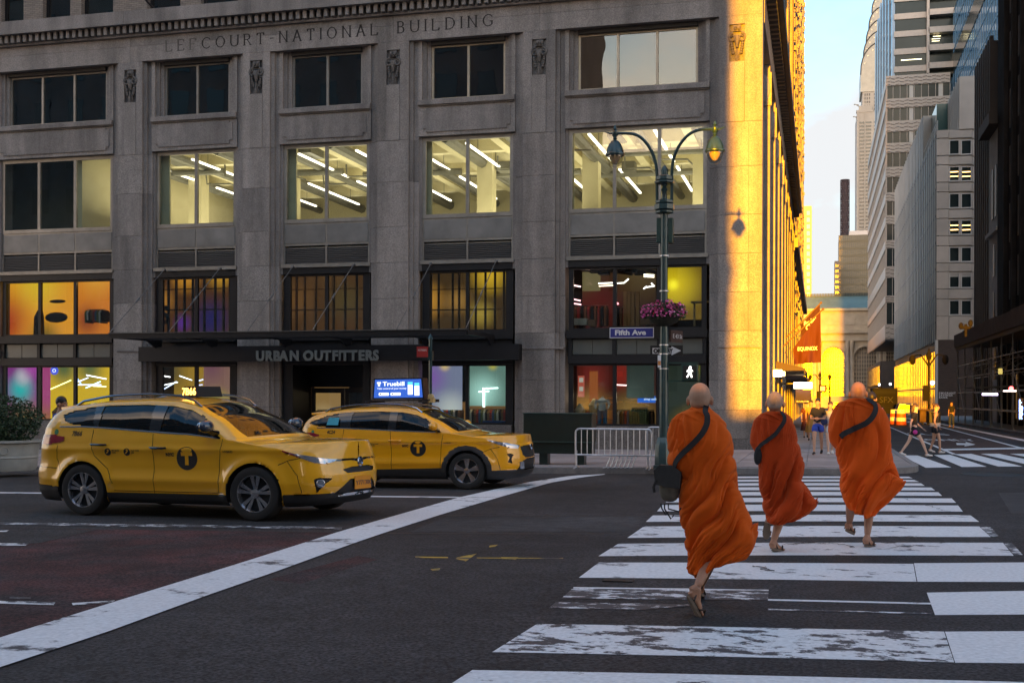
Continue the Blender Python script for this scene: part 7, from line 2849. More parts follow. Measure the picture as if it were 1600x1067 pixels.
me.transform(Matrix(((0, 0, 1, .0145), (1, 0, 0, -.145), (0, 1, 0, -.03), (0, 0, 0, 1))))
me.materials.append(M('plate_blue', (.02, .02, .08), .5))
o = bpy.data.objects.new('plate_number', me)
COL.objects.link(o)
o.parent = pl
# roof sign
zr = 1.645
sg = part(MB().prism([(-.12, 0), (.12, 0), (.085, .15), (-.085, .15)], lambda u, v, d: (-1.42 + u, d, zr + v), -.28, .28), 'roof_sign', 'text_black', smooth=False)
me = text_mesh('7B66', .14, .002, .004)
w_ = max(v.co.x for v in me.vertices)
me.transform(Matrix(((1, 0, 0, -1.42 - .0), (0, 0, -1, -.285), (0, 1, 0, zr + .03), (0, 0, 0, 1))) @ Matrix.Translation((-.11, 0, 0)) @ Matrix.Scale(.22 / w_, 4, (1, 0, 0)))
me.materials.append(E('digits', (1, .45, .08), .5))
o = bpy.data.objects.new('sign_digits', me)
COL.objects.link(o)
o.parent = sg
# windscreen stickers
for (x_, y_, z_, w2, h2, mt) in ((-.62, -.48, 1.28, .10, .05, 'white_paint'), (-.55, -.30, 1.23, .06, .05, 'sticker_green'), (-.95, -.42, 1.46, .22, .06, 'sticker_red')):
 M('sticker_green', (.05, .25, .12), .6)
 M('sticker_red', (.45, .06, .04), .6)
 o = part(MB().add([(0, 0, 0), (0, w2, 0), (-h2 * .8, w2, h2 * .6), (-h2 * .8, 0, h2 * .6)], [(0, 1, 2, 3)]), 'sticker', mt, smooth=False)
 o.location = (x_ - .03, y_, z_ - .035)
disc(-3.13, 1.17, .04, 'sticker_green', 'round_sticker', n_=14)

# second taxi
fB = Gz(731.5, 764)
yawB, sB = R(-1.5), 1.03
rB = fB - Vector((math.cos(yawB), math.sin(yawB), 0)) * 2.66 * sB
rB.z = gz(rB.x, rB.y)
mB, _ = place(fB, rB, .80, sc_=sB)
print('taxiB', mB.translation)
mB = mB @ Matrix.Diagonal((1, 1, .96, 1))
rootB, cB, part, on, ribbon, dtext, disc = build_car(specB, 'second yellow taxi carrying a lit blue advertising board on its roof', 'taxi_paint_b', mB)
disc(-.96, .80, .158, 'text_black', 'taxi_roundel')
ribbon([(-1.045, .86), (-.875, .86)], .052, 'roundel_letter_bar', 'taxi_paint_b', .006)
ribbon([(-.96, .86), (-.96, .71)], .054, 'roundel_letter_stem', 'taxi_paint_b', .0065)
dtext('NYC', -1.28, .83, .045, 'text_black', 'lettering', .125, bold=.06)
dtext('4C24', -2.86, 1.095, .068, 'text_black', 'lettering', .17, shear=.2)
dtext('HYBRID', -.44, .90, .022, 'text_black', 'lettering', .14)
for s0 in (-2.235, -1.955):
 disc(s0, .87, .046, 'text_black', 'fare_roundel', n_=16)
 ribbon([(s0 - .02, .85), (s0 + .02, .89)], .012, 'fare_symbol', 'taxi_paint_b', .006)
dtext('METERED', -2.17, .88, .018, 'text_black', 'lettering', .11)
dtext('FARE', -2.17, .85, .018, 'text_black', 'lettering', .06)
dtext('FLAT FARE', -1.89, .88, .018, 'text_black', 'lettering', .12)
dtext('JFK', -1.89, .85, .018, 'text_black', 'lettering', .05)
o = part(MB().lathe((0, 0, 0), [(.065, 0), (.065, .014), (.05, .02), (.045, .006)], 20, 'x'), 'front_badge', 'chrome')
P = on(1.88, .80, .012)
o.location = (P.x, 0, .80)
P = on(1.14, .46, .004)
o = part(MB().box(-.01, .02, -.05, .05, -.07, .07), 'fog_lamp', 'lamp_clear', smooth=False)
o.location = P
o.rotation_euler = (0, 0, R(-30))
part(MB().add([(-2.86, -.872, 1.27), (-2.62, -.875, 1.265), (-2.62, -.80, 1.42), (-2.84, -.80, 1.42)], [(0, 1, 2, 3)]), 'window_sticker', 'sticker_cyan' if 'sticker_cyan' in MATS else 'sticker_green', smooth=False)
disc(-3.17, 1.13, .04, 'sticker_green', 'round_sticker', n_=14)
# advertising board: lit panel on a black roof rack
adr = part(MB().box(-2.35, -.95, -.30, -.24, 1.74, 1.77).box(-2.35, -.95, .24, .30, 1.74, 1.77).box(-2.28, -2.20, -.5, .5, 1.71, 1.75).box(-1.1, -1.02, -.5, .5, 1.71, 1.75), 'roof_rack', 'text_black', smooth=False)
adr['kind'] = 'stuff'
ad = part(MB().prism([(-2.20, 1.78), (-1.10, 1.78), (-1.14, 2.21), (-2.16, 2.21)], lambda u, v, d: (u, d, v), -.15, .15), 'advert_board', 'board_black' if 'board_black' in MATS else 'text_black', smooth=False)
part(MB().prism([(-2.165, 1.81), (-1.135, 1.81), (-1.165, 2.185), (-2.135, 2.185)], lambda u, v, d: (u, d, v), -.158, -.150), 'lit_face', 'ad_blue' if 'ad_blue' in MATS else 'text_black', ad, smooth=False)

def adt(body, x0, z0, h, w2, mt, bold=0.0, nm='advert_lettering'):
 me = text_mesh(body, 1, 0.001, bold)
 x1 = max(v.co.x for v in me.vertices)
 y1 = max(v.co.y for v in me.vertices)
 me.transform(Matrix(((w2 / x1, 0, 0, x0), (0, 0, -1, -.164), (0, h / y1, 0, z0), (0, 0, 0, 1))))
 me.materials.append(M(mt))
 o = bpy.data.objects.new(nm, me)
 COL.objects.link(o)
 o.parent = ad

E('ad_white', (.9, .95, 1), .14)
adt('Truebill', -1.97, 2.055, .085, .46, 'ad_white', .02)
adt('Take control of your money', -2.09, 1.985, .035, .62, 'ad_white')
for x0 in (-2.05, -1.80):
 part(MB().prism([(x0, 1.855), (x0 + .2, 1.855), (x0 + .21, 1.885), (x0 + .2, 1.915), (x0, 1.915), (x0 - .01, 1.885)], lambda u, v, d: (u, d, v), -.163, -.158), 'store_button', 'ad_white', ad, smooth=False)
 part(MB().box(x0 + .02, x0 + .045, -.166, -.164, 1.872, 1.9), 'button_icon', 'text_black', ad, smooth=False)
for x0, zz_ in ((-1.44, .0), (-1.30, -.02)):
 part(MB().box(x0, x0 + .10, -.165, -.158, 1.87 + zz_, 2.07 + zz_), 'phone_picture', 'ad_white', ad, smooth=False)
 part(MB().box(x0, x0 + .10, -.166, -.158, 2.072 + zz_, 2.13 + zz_), 'phone_picture_top', 'ad_cyan' if 'ad_cyan' in MATS else 'ad_white', ad, smooth=False)
lg = part(MB().box(-2.09, -2.01, -.165, -.158, 2.10, 2.135).box(-2.07, -2.03, -.166, -.158, 2.05, 2.10), 'advert_emblem', 'ad_white', ad, smooth=False)
lg['kind'] = 'stuff'
# small camera rig at the front of the rack
part(MB().lathe((-.98, -.1, 1.83), [(.05, -.04), (.05, .05)], 12, 'y').box(-1.04, -.92, -.13, -.02, 1.70, 1.80), 'roof_beacon', 'beacon_cream' if 'beacon_cream' in MATS else 'ad_white', smooth=False)['kind'] = 'stuff'
# ================================================================== people
M('skin', (0.50, 0.27, 0.17), 0.55, n=.08, ns_=12, bump=.05)
M('skin_tan', (0.40, 0.20, 0.12), 0.5, n=.1, ns_=12, bump=.05)
M('skin_light', (0.60, 0.37, 0.27), 0.5, n=.06, ns_=12)
M('scalp', (0.42, 0.25, 0.165), 0.6, n=.12, ns_=30, bump=.15, bs=300)
M('scalp_grey', (0.34, 0.25, 0.19), 0.7, n=.2, ns_=40, bump=.25, bs=300)
M('hair_black', (0.012, 0.009, 0.008), 0.5, n=.4, ns_=30)
M('hair_brown', (0.06, 0.03, 0.018), 0.5, n=.4, ns_=30)
M('sandal', (0.05, 0.032, 0.024), 0.7)
M('sole', (0.16, 0.12, 0.09), 0.8)
M('strap_black', (0.012, 0.012, 0.014), 0.8)
M('bag_grey', (0.13, 0.115, 0.09), 0.85, n=.25, ns_=20, bump=.3)
M('sneaker', (0.65, 0.63, 0.6), 0.6)
M('cloth_black2', (0.014, 0.014, 0.017), 0.85)
M('cloth_navy', (0.02, 0.03, 0.10), 0.85)

def cloth_mat(name, col, dark):
 m = M(name, col, 0.9, n=.10, ns_=3, n2=.12, n2s=1.2, bump=.25, bs=220, spec=.15)
 m.node_tree.nodes['Principled BSDF'].inputs['Sheen Weight'].default_value = .25
 m.node_tree.nodes['Principled BSDF'].inputs['Sheen Tint'].default_value = (1, .5, .2, 1)
 return m

cloth_mat('robe_orange', (0.66, 0.100, 0.008), .5)
cloth_mat('robe_rust', (0.47, 0.050, 0.008), .5)
cloth_mat('robe_bright', (0.70, 0.094, 0.008), .5)

def modmesh(vs_, es, fs, rad=None, root=0, sub=1, voxel=None, smooth=0):
 me = bpy.data.meshes.new('tmp')
 me.from_pydata([tuple(v) for v in vs_], es, fs)
 o = bpy.data.objects.new('tmp', me)
 COL.objects.link(o)
 if rad is not None:
  sk = o.modifiers.new('s', 'SKIN')
  sk.use_smooth_shade = True
  for i, sv in enumerate(me.skin_vertices[0].data):
   r_ = rad[i]
   sv.radius = r_ if isinstance(r_, tuple) else (r_, r_)
   sv.use_root = i == root
 if sub:
  sb = o.modifiers.new('b', 'SUBSURF')
  sb.levels = sb.render_levels = sub
 if voxel:
  rm = o.modifiers.new('r', 'REMESH')
  rm.mode = 'VOXEL'
  rm.voxel_size = voxel
  rm.use_smooth_shade = True
 if smooth:
  sm = o.modifiers.new('m', 'SMOOTH')
  sm.iterations = smooth
  sm.factor = .5
 dg = bpy.context.evaluated_depsgraph_get()
 out_ = bpy.data.meshes.new_from_object(o.evaluated_get(dg))
 bpy.data.objects.remove(o)
 bpy.data.meshes.remove(me)
 return out_

def raw(me):
 return [v.co.copy() for v in me.vertices], [tuple(p.vertices) for p in me.polygons]

def head_geo(mb, c, fwd, up=Vector((0, 0, 1)), s=1.0, jaw=True):
 """skull, face, ears, neck stub around centre c, looking along fwd"""
 f = fwd.normalized()
 r_ = f.cross(up).normalized()
 u = r_.cross(f).normalized()
 rot = Matrix((r_, f, u)).transposed()
 at = lambda x, y, z: c + (r_ * x + f * y + u * z) * s
 mb.ell(at(0, -.012, .015), .077 * s, .094 * s, .094 * s, 18, 14, rot)
 mb.ell(at(0, -.035, -.02), .070 * s, .065 * s, .075 * s, 14, 10, rot)
 mb.ell(at(0, .022, -.045), .056 * s, .066 * s, .075 * s, 14, 10, rot)
 mb.ell(at(0, .062, -.092), .026 * s, .024 * s, .022 * s, 10, 8, rot)
 mb.ell(at(0, .092, -.020), .012 * s, .016 * s, .026 * s, 8, 6, rot)
 mb.ell(at(0, .098, -.036), .017 * s, .014 * s, .010 * s, 8, 6, rot)
 mb.ell(at(0, .080, -.064), .024 * s, .012 * s, .009 * s, 8, 6, rot)
 for q in (-1, 1):
  mb.ell(at(q * .030, .074, .014), .020 * s, .012 * s, .007 * s, 8, 6, rot)
  mb.ell(at(q * .042, .060, -.030), .020 * s, .022 * s, .022 * s, 8, 6, rot)
  mb.ell(at(q * .084, -.008, -.020), .014 * s, .020 * s, .034 * s, 8, 8, rot)
 return at

def hand_geo(vs_, es, rr, wrist, d, side_dir, curl=.35, s=1.0):
 """palm with four fingers and a thumb; each finger its own chain"""
 d = d.normalized()
 sd = (side_dir - d * side_dir.dot(d)).normalized()
 nrm = d.cross(sd)
 out_ = []
 for k, (off_, ln) in enumerate(((-.030, .066), (-.010, .078), (.011, .073), (.031, .056))):
  p0 = wrist + d * .02 * s + sd * off_ * .5 * s
  p1 = wrist + d * .085 * s + sd * off_ * s
  p2 = p1 + (d + nrm * curl * .5).normalized() * ln * .5 * s
  p3 = p2 + (d + nrm * curl * 1.6).normalized() * ln * .5 * s
  out_.append(([p0, p1, p2, p3], [.016 * s, .0125 * s, .0095 * s, .0075 * s]))
 p0 = wrist + d * .022 * s - sd * .02 * s
 p1 = p0 + (d * .6 - sd * .8 + nrm * .3).normalized() * .045 * s
 p2 = p1 + (d * .9 - sd * .25 + nrm * .4).normalized() * .04 * s
 out_.append(([p0, p1, p2], [.017 * s, .013 * s, .009 * s]))
 return out_

def body_mesh(J, s=1.0, voxel=.009, face=Vector((0, 1, 0)), headc=None, arms=True, feet=True, hsc=1.0):
 """J: joints by name -> Vector. One continuous skin through skin-modifier + voxel fusion"""
 V_, E_, Rr = [], [], []

 def add(p, r_, par=None):
  V_.append(p)
  Rr.append(tuple(q * s for q in r_) if isinstance(r_, tuple) else (r_ * s, r_ * s))
  if par is not None:
   E_.append((par, len(V_) - 1))
  return len(V_) - 1
 pe = add(J['pelvis'], (.125, .10))
 sp = add(J['pelvis'].lerp(J['chest'], .5), (.115, .085), pe)
 ch = add(J['chest'], (.145, .10), sp)
 nk = add(J['neck'], (.062, .055), ch)
 add(J['head'] + Vector((0, 0, -.03)) * s, (.05, .05), nk)
 for q in 'lr':
  hp = add(J['hip' + q], (.095, .09), pe)
  kn = add(J['knee' + q], (.056, .06), add(J['hip' + q].lerp(J['knee' + q], .5), (.078, .08), hp))
  cf = add(J['knee' + q].lerp(J['ank' + q], .32), (.052, .056), kn)
  add(J['ank' + q], (.034, .036), cf)
  if arms:
   sh = add(J['sh' + q], .058, ch)
   el = add(J['el' + q], .038, add(J['sh' + q].lerp(J['el' + q], .5), .044, sh))
   wr = add(J['wr' + q], (.025, .023), add(J['el' + q].lerp(J['wr' + q], .4), .036, el))
 a = modmesh(V_, E_, [], Rr, 0, 1)
 mb = MB()
 v_, f_ = raw(a)
 mb.add(v_, f_)
 bpy.data.meshes.remove(a)
 head_geo(mb, J['head'], face, s=s * hsc)
 mb.tube([J['neck'] - Vector((0, 0, .03)) * s, J['head'] - Vector((0, 0, .05)) * s], [.066 * s, .058 * s], 12)
 if arms:
  for q in 'lr':
   d = (J['wr' + q] - J['el' + q]).normalized()
   mb.ell(J['wr' + q] + d * .05 * s, .036 * s, .018 * s, .05 * s, 10, 8, d.to_track_quat('Z', 'Y').to_matrix())
   rot_side = Vector((0, 1, 0)) if abs(d.z) > .5 else Vector((0, 0, 1))
   for pts, rr in hand_geo(None, None, None, J['wr' + q], d, rot_side, .4 if q == 'l' else -.4, s):
    mb.tube(pts, rr, 6)
 if feet:
  for q in 'lr':
   an, toe = J['ank' + q], J['toe' + q]
   heel = J['heel' + q]
   d = (toe - heel).normalized()
   upv = (an - heel.lerp(toe, .3)).normalized()
   mb.tube([an, heel + upv * .035 * s], [.036 * s, .036 * s], 8)
   mb.tube([heel + upv * .032 * s, heel.lerp(toe, .45) + upv * .034 * s, heel.lerp(toe, .8) + upv * .022 * s], [.033 * s, .036 * s, .03 * s], 8)
   mb.tube([an, heel.lerp(toe, .5) + upv * .03 * s], [.036 * s, .034 * s], 8)
   sd_ = d.cross(upv).normalized()
   for k in range(5):
    p = heel.lerp(toe, .78) + upv * .016 * s + sd_ * (k - 2) * .019 * s
    mb.tube([p, p + d * (.062 - abs(k - 1) * .006) * s], [.013 * s, .010 * s if k else .013 * s], 6)
 me = modmesh(mb.v, [], mb.f, None, sub=0, voxel=voxel * s, smooth=2)
 me.name = 'body'
 return me

def link_mesh(me, name, mat, parent):
 me.name = name
 me.materials.clear()
 me.materials.append(M(mat))
 me.shade_smooth()
 o = bpy.data.objects.new(name, me)
 COL.objects.link(o)
 o.parent = parent
 o.matrix_parent_inverse = WI(parent)
 return o

# ------------------------------------------------------------------ robes
def robe(root, Ym, sil, hem, mat, depth, seed, tail=1.0, nth=290, nz_=250, fold=1.0, yc_off=None, pleat_x=-.12, neckz=None):
 """draped cloth tube: silhouette table from the top down, hem table over x"""
 T = []
 for py, l, r_ in sil:
  a, b = onY(l, py, Ym), onY(r_, py, Ym)
  T.append((a.z, a.x, b.x))
 T.sort(reverse=True)
 zt, zl_ = T[0][0], T[-1][0]

 def lr(z):
  if z >= T[0][0]:
   return T[0][1], T[0][2]
  for (z0, a0, b0), (z1, a1, b1) in zip(T, T[1:]):
   if z >= z1:
    t = (z0 - z) / max(z0 - z1, 1e-6)
    return a0 + (a1 - a0) * t, b0 + (b1 - b0) * t
  return T[-1][1], T[-1][2]
 H = [(onY(px, py, Ym).x, onY(px, py, Ym).z) for px, py in hem]

 def hemz(x):
  if x <= H[0][0]:
   return H[0][1]
  for (x0, z0), (x1, z1) in zip(H, H[1:]):
   if x <= x1:
    return z0 + (z1 - z0) * (x - x0) / (x1 - x0)
  return H[-1][1]
 xm0 = (T[0][1] + T[0][2]) / 2

 def surf(th, v, disp=True):
  c_, s_ = math.cos(th), math.sin(th)
  z = zt + (zl_ - zt) * v
  for _ in range(4):
   l, r_ = lr(z)
   cx, hw = (l + r_) / 2, (r_ - l) / 2
   x = cx + hw * (abs(c_) ** .85) * (1 if c_ > 0 else -1)
   zh = hemz(x)
   z = zt + (zh - zt) * v
  t = (zt - z) / (zt - zl_)
  body_c = xm0 + (cx - xm0) * .35
  hd = depth(t) * min(1, hw / .12)
  # the wind-blown side is thin
  edge = max(0, c_) * max(0, t - .45) * tail
  y = Ym + hd * (abs(s_) ** .8) * (1 if s_ > 0 else -1) * (1 - .55 * edge)
  p = Vector((x, y, z))
  if disp:
   X, Zz = x - xm0, z
   w1 = mnoise.noise(Vector((X * 2.2 + seed, Zz * 1.6, s_ * .6)))
   w2 = mnoise.noise(Vector((X * 5 + seed * 2, Zz * 4, s_ + 3)))
   amp = fold * (.031 + .038 * max(0, t - .12))
   # long diagonal drapes sweeping from the left hip up to the right shoulder, steeper further down
   ang = 1.10 - .30 * t
   ph = (X * math.sin(ang) * 1.0 - Zz * math.cos(ang)) * -1
   f1 = ph * 5.0 + w1 * 1.7 + seed
   f2 = ph * 13.0 + w1 * 2.2 + w2 * .5
   rg = lambda q: (1 - abs(math.sin(q * math.pi))) ** 1.6
   fr_ = lambda q: q - math.floor(q) - .5
   m1 = min(1, max(0, .5 + 2.2 * mnoise.noise(Vector((X * 3 + seed * 3, Zz * 2.2, s_)))))
   m2 = min(1, max(0, .45 + 2.6 * mnoise.noise(Vector((X * 4, Zz * 3 + seed, s_ + 7)))))
   d = .38 * math.sin(f1 * 2 * math.pi + 1) - 1.15 * m1 * math.exp(-(fr_(f1) / .10) ** 2) - .5 * m2 * math.exp(-(fr_(f2) / .16) ** 2) + w2 * .45 + .45
   # vertical pleats of the thrown-over end on the left shoulder
   pl = max(0, 1 - abs(X - pleat_x) / .10) * max(0, 1 - abs(t - .16) / .17)
   d = d * (1 - pl) + pl * (rg(X * 17 + w1 * .8 + Zz * 2.0) * 1.7)
   amp = amp + pl * .008
   # converging folds toward the neck
   nkf = max(0, 1 - t / .10)
   d = d * (1 - nkf) + nkf * rg(Zz * 16 + X * 6 + w1) * .9
   # fine creases
   d -= .20 * m2 * math.exp(-(fr_(ph * 33 + w2 * 3) / .2) ** 2) * (1 - nkf)
   hx = math.sin(th * 13 + w1 * 5) * .010 * max(0, t - .8) / .2
   nrm = Vector((c_, s_ * .9, 0)).normalized()
   p += nrm * ((d * amp - amp * .6) * (.30 + .70 * abs(s_)) + hx)
   p.z += w1 * .012 * t
  return p
 me = bpy.data.meshes.new('robe')
 mb = MB()
 mb.grid(lambda u, v: surf(u * 2 * math.pi, v), nth, nz_, closeu=True)
 # turned-in hem and collar
 base = len(mb.v)
 nb = len(mb.v)
 n = nth
 last = [mb.v[nz_ * n + i] for i in range(n)]
 cxx = sum(p[0] for p in last) / n
 for i in range(n):
  p = last[i]
  mb.v.append((p[0] + (cxx - p[0]) * .10, Ym + (p[1] - Ym) * .82, p[2] + .035))
 for i in range(n):
  j = (i + 1) % n
  mb.f.append((nz_ * n + i, nz_ * n + j, base + j, base + i))
 b2 = len(mb.v)
 first = [mb.v[i] for i in range(n)]
 for i in range(n):
  p = first[i]
  mb.v.append((p[0] * .8 + xm0 * .2, Ym + (p[1] - Ym) * .8, p[2] - .05))
 for i in range(n):
  j = (i + 1) % n
  mb.f.append((j, i, b2 + i, b2 + j))
 o = mb.build('robe', M(mat), root, smooth='all')
 # stop the light leaking through: thickness
 return o, surf, lr, T

def strap(root, surf, path, width, mat, name='shoulder_strap', off_=.024, thick=.006):
 """band lying on the cloth; path = [(theta, v)...]"""
 pts = []
 for (a, b) in zip(path, path[1:]):
  for k in range(14):
   t = k / 14
   pts.append((a[0] + (b[0] - a[0]) * t, a[1] + (b[1] - a[1]) * t))
 pts.append(path[-1])
 P = [surf(th, v) for th, v in pts]
 # smooth the path so that the band spans folds
 for _ in range(6):
  P = [P[0]] + [(P[i - 1] + P[i] * 2 + P[i + 1]) / 4 for i in range(1, len(P) - 1)] + [P[-1]]
 mb = MB()
 for i, p in enumerate(P):
  th = pts[i][0]
  nrm = Vector((math.cos(th), math.sin(th), .15)).normalized()
  t = (P[min(i + 1, len(P) - 1)] - P[max(i - 1, 0)]).normalized()
  sd_ = t.cross(nrm).normalized() * width / 2
  for q in (-1, 1):
   mb.v.append(tuple(p + nrm * off_ + sd_ * q))
  for q in (1, -1):
   mb.v.append(tuple(p + nrm * (off_ - thick) + sd_ * q))
 for i in range(len(P) - 1):
  for k in range(4):
   mb.f.append((4 * i + k, 4 * i + (k + 1) % 4, 4 * i + 4 + (k + 1) % 4, 4 * i + 4 + k))
 return mb.build(name, M(mat), root, smooth=True)

def sandal(root, heel, toe, up, s=1.0):
 d = (toe - heel).normalized()
 sd_ = d.cross(up).normalized()
 u = sd_.cross(d).normalized()
 mid = heel.lerp(toe, .5)
 L_ = (toe - heel).length + .03
 out_ = []
 for k in range(22):
  a = 2 * math.pi * k / 22
  x = math.cos(a) * L_ / 2
  w = (.040 + .008 * math.cos(a)) * s
  out_.append((x, math.sin(a) * w if abs(math.sin(a)) < .9 else math.copysign(w * .97, math.sin(a))))
 fn = lambda a, b, d_: mid + d * a + sd_ * b + u * d_
 o = MB().prism(out_, fn, -.022 * s, .0).build('sandal', M('sole'), root, smooth=30)
 MB().prism([(a * 1.01, b * 1.01) for a, b in out_], fn, .0005, .006 * s).build('footbed', M('sandal'), o)
 MB().tube([fn(L_ * .05, -.045 * s, .004), fn(L_ * .16, -.028 * s, .05), fn(L_ * .3, 0, .03), fn(L_ * .16, .028 * s, .05), fn(L_ * .05, .045 * s, .004)], .009 * s, 6).build('sandal_strap', M('sandal'), o)
 MB().tube([fn(-L_ * .3, -.042 * s, .004), fn(-L_ * .42, -.02 * s, .055), fn(-L_ * .42, .02 * s, .055), fn(-L_ * .3, .042 * s, .004)], .008 * s, 6).build('heel_strap', M('sandal'), o)
 return o

def monk(label, Ym, headpx, headtop, sil, hem, mat, scalpmat, legs, strap_path, seed, face=Vector((.05, 1, 0)), strapw=.05, depthk=1.0, skinm='skin_tan', pleat_x=-.12):
 """legs: list of (knee px, ankle px, heel px, toe px, dy) left then right"""
 hc = onY(headpx, headtop, Ym)
 s = 1.0
 hs = 1.10
 head = Vector((hc.x, Ym + .02, hc.z - .118 * hs))
 foot = Gz(headpx, 850)
 root = thing('person', label, 'person', (hc.x, Ym, gz(hc.x, Ym)))
 nx = (sil[0][1] + sil[0][2]) / 2
 nk = onY(nx, sil[0][0], Ym)
 J = dict(head=head, neck=Vector((nk.x, Ym, nk.z - .01)), chest=Vector((nk.x - .01, Ym, nk.z - .22)), pelvis=Vector((nk.x + .02, Ym, gz(0, Ym) + .98)))
 for q, (kn, an, he, to, dy, dyt) in zip('lr', legs):
  J['hip' + q] = J['pelvis'] + Vector((-.09 if q == 'l' else .09, 0, -.03))
  J['knee' + q] = onY(kn[0], kn[1], Ym + dy * .15 + .04)
  J['ank' + q] = onY(an[0], an[1], Ym + dy)
  J['heel' + q] = onY(he[0], he[1], Ym + dy - .03)
  J['toe' + q] = onY(to[0], to[1], Ym + dyt)
  sg = -1 if q == 'l' else 1
  J['sh' + q] = J['chest'] + Vector((sg * .13, 0, .10))
  J['el' + q] = J['sh' + q] + Vector((sg * .02, .02, -.26))
  J['wr' + q] = J['el' + q] + Vector((-sg * .10, .13, .02))
 me = body_mesh(J, s, .0075, face, arms=True, hsc=1.13)
 o = link_mesh(me, 'body', skinm, root)
 me.materials.append(M(scalpmat))
 for p in me.polygons:
  c = p.center
  d_ = c - head
  if d_.length < .22 and d_.z > -.060 + .8 * max(0, d_.y) and abs(d_.x) < .088:
   p.material_index = 1
 dep = lambda t: (.12 + .07 * min(1, t * 5) + .03 * t) * depthk
 ro, surf, lr, T = robe(root, Ym, sil, hem, mat, dep, seed, pleat_x=pleat_x)
 if strap_path:
  strap(root, surf, strap_path, strapw, 'strap_black')
 for q in 'lr':
  he, to = J['heel' + q], J['toe' + q]
  up = (J['ank' + q] - he.lerp(to, .3)).normalized()
  sandal(root, he - up * .004, to + (to - he).normalized() * .03 - up * .004, up)
 return root, surf, J

S1 = [(634, 1080, 1109), (639, 1076, 1112), (644, 1064, 1117), (649, 1056, 1124), (655, 1050, 1130), (661, 1047, 1136), (677, 1043, 1142.4), (700, 1041, 1147), (722, 1043, 1150), (731, 1047.5, 1151), (738, 1057, 1152.5), (760, 1061, 1155.5), (790, 1062, 1165),
  (812, 1063.5, 1177), (827, 1066.7, 1184.4), (842, 1070.5, 1183.5), (857, 1072, 1178), (869, 1073, 1170), (880, 1075, 1150), (893, 1080, 1122), (899, 1084, 1106)]
H1 = [(1072, 880), (1082, 893), (1088, 900), (1096, 893), (1108, 889), (1120, 882), (1140, 876), (1168, 872), (1176, 868), (1186, 845)]
monk1, surf1, J1 = monk('person in an orange robe nearest the viewer with grey satchel, left heel lifted mid stride', 9.45, 1093.5, 596.5, S1, H1, 'robe_orange', 'scalp',
      [((1112, 866), (1089, 918), (1078, 930), (1095, 963), -.30, -.30), ((1108, 880), (1094, 915), (1094, 926), (1093, 930), .42, .66)],
      [(R(300), .0), (R(296), .06), (R(278), .16), (R(255), .27), (R(230), .37), (R(205), .45)], 1.3, strapw=.045)
# satchel on the left hip
b = onY(1046, 760, 9.35)
sat = thing('satchel', 'grey canvas satchel hanging at the left hip of the nearest robed person', 'bag', b)
bm_ = MB().prism([(-.085, -.14), (.085, -.14), (.095, .02), (.085, .13), (-.07, .14), (-.095, .02)], lambda u, v, d: (b.x + u, b.y + d, b.z + v), -.07, .07)
me = modmesh([Vector(v) for v in bm_.v], [], bm_.f, None, sub=2)
link_mesh(me, 'bag_body', 'bag_grey', sat)
MB().prism([(-.10, .02), (.09, -.01), (.10, .12), (.03, .17), (-.07, .175), (-.115, .13)], lambda u, v, d: (b.x + u, b.y + d - .01, b.z + v), -.085, .05).build('flap', M('bag_dark', (.03, .03, .03), .85, n=.2, ns_=20), sat, smooth=30)
MB().tube([(b.x - .09, b.y - .09, b.z + .06), (b.x - .115, b.y - .08, b.z + .0), (b.x - .11, b.y - .07, b.z - .04)], .012, 6).build('buckle', M('strap_black'), sat)
for k, (dx, dz_) in enumerate(((-.02, -.22), (.02, -.25), (.08, -.19))):
 MB().tube([(b.x - .06 + k * .03, b.y - .06, b.z - .13), (b.x - .04 + dx * .5, b.y - .07, b.z - .17), (b.x + dx, b.y - .06, b.z + dz_), (b.x + dx + .02, b.y - .06, b.z + dz_ + .03)], .006, 5).build('cord', M('strap_black'), sat)

S2 = [(642, 1199, 1224), (646, 1189, 1230), (650, 1183, 1235), (657, 1176, 1241), (673, 1172, 1244.5), (692, 1172.5, 1249), (701, 1177, 1251), (712, 1182, 1254.6), (726, 1183.7, 1257.4), (740, 1184, 1255), (749, 1185, 1251), (760, 1187, 1262), (774, 1189, 1272),
  (784, 1191, 1279), (797, 1192, 1274.5), (805, 1194, 1263), (813, 1199, 1246), (818, 1206, 1232)]
H2 = [(1190, 800), (1199, 811), (1208, 818), (1225, 817), (1245, 812), (1262, 806), (1276, 796), (1281, 784)]
monk2, surf2, J2 = monk('person in a rust coloured robe with shaved grey hair, middle one of three robed walkers', 13.25, 1211, 610.5, S2, H2, 'robe_rust', 'scalp_grey',
      [((1205, 805), (1200, 818), (1199, 816), (1198, 836), .18, .14), ((1219, 810), (1208.5, 846), (1207, 856), (1222, 860), -.12, .08)],
      [(R(310), .0), (R(300), .08), (R(275), .20), (R(245), .32), (R(205), .44), (R(190), .52)], 4.1, strapw=.043)
b = onY(1183, 711, 13.1)
sat2 = thing('shoulder_bag', 'black cloth shoulder bag at the left hip of the rust robed person', 'bag', b)
me = modmesh([Vector(v) for v in MB().prism([(-.055, -.12), (.05, -.13), (.08, .1), (-.03, .14)], lambda u, v, d: (b.x + u, b.y + d, b.z + v), -.05, .05).v], [],
    MB().prism([(0, 0), (1, 0), (1, 1), (0, 1)], lambda u, v, d: (u, v, d), 0, 1).f, None, sub=2)
link_mesh(me, 'bag_body', 'strap_black', sat2)

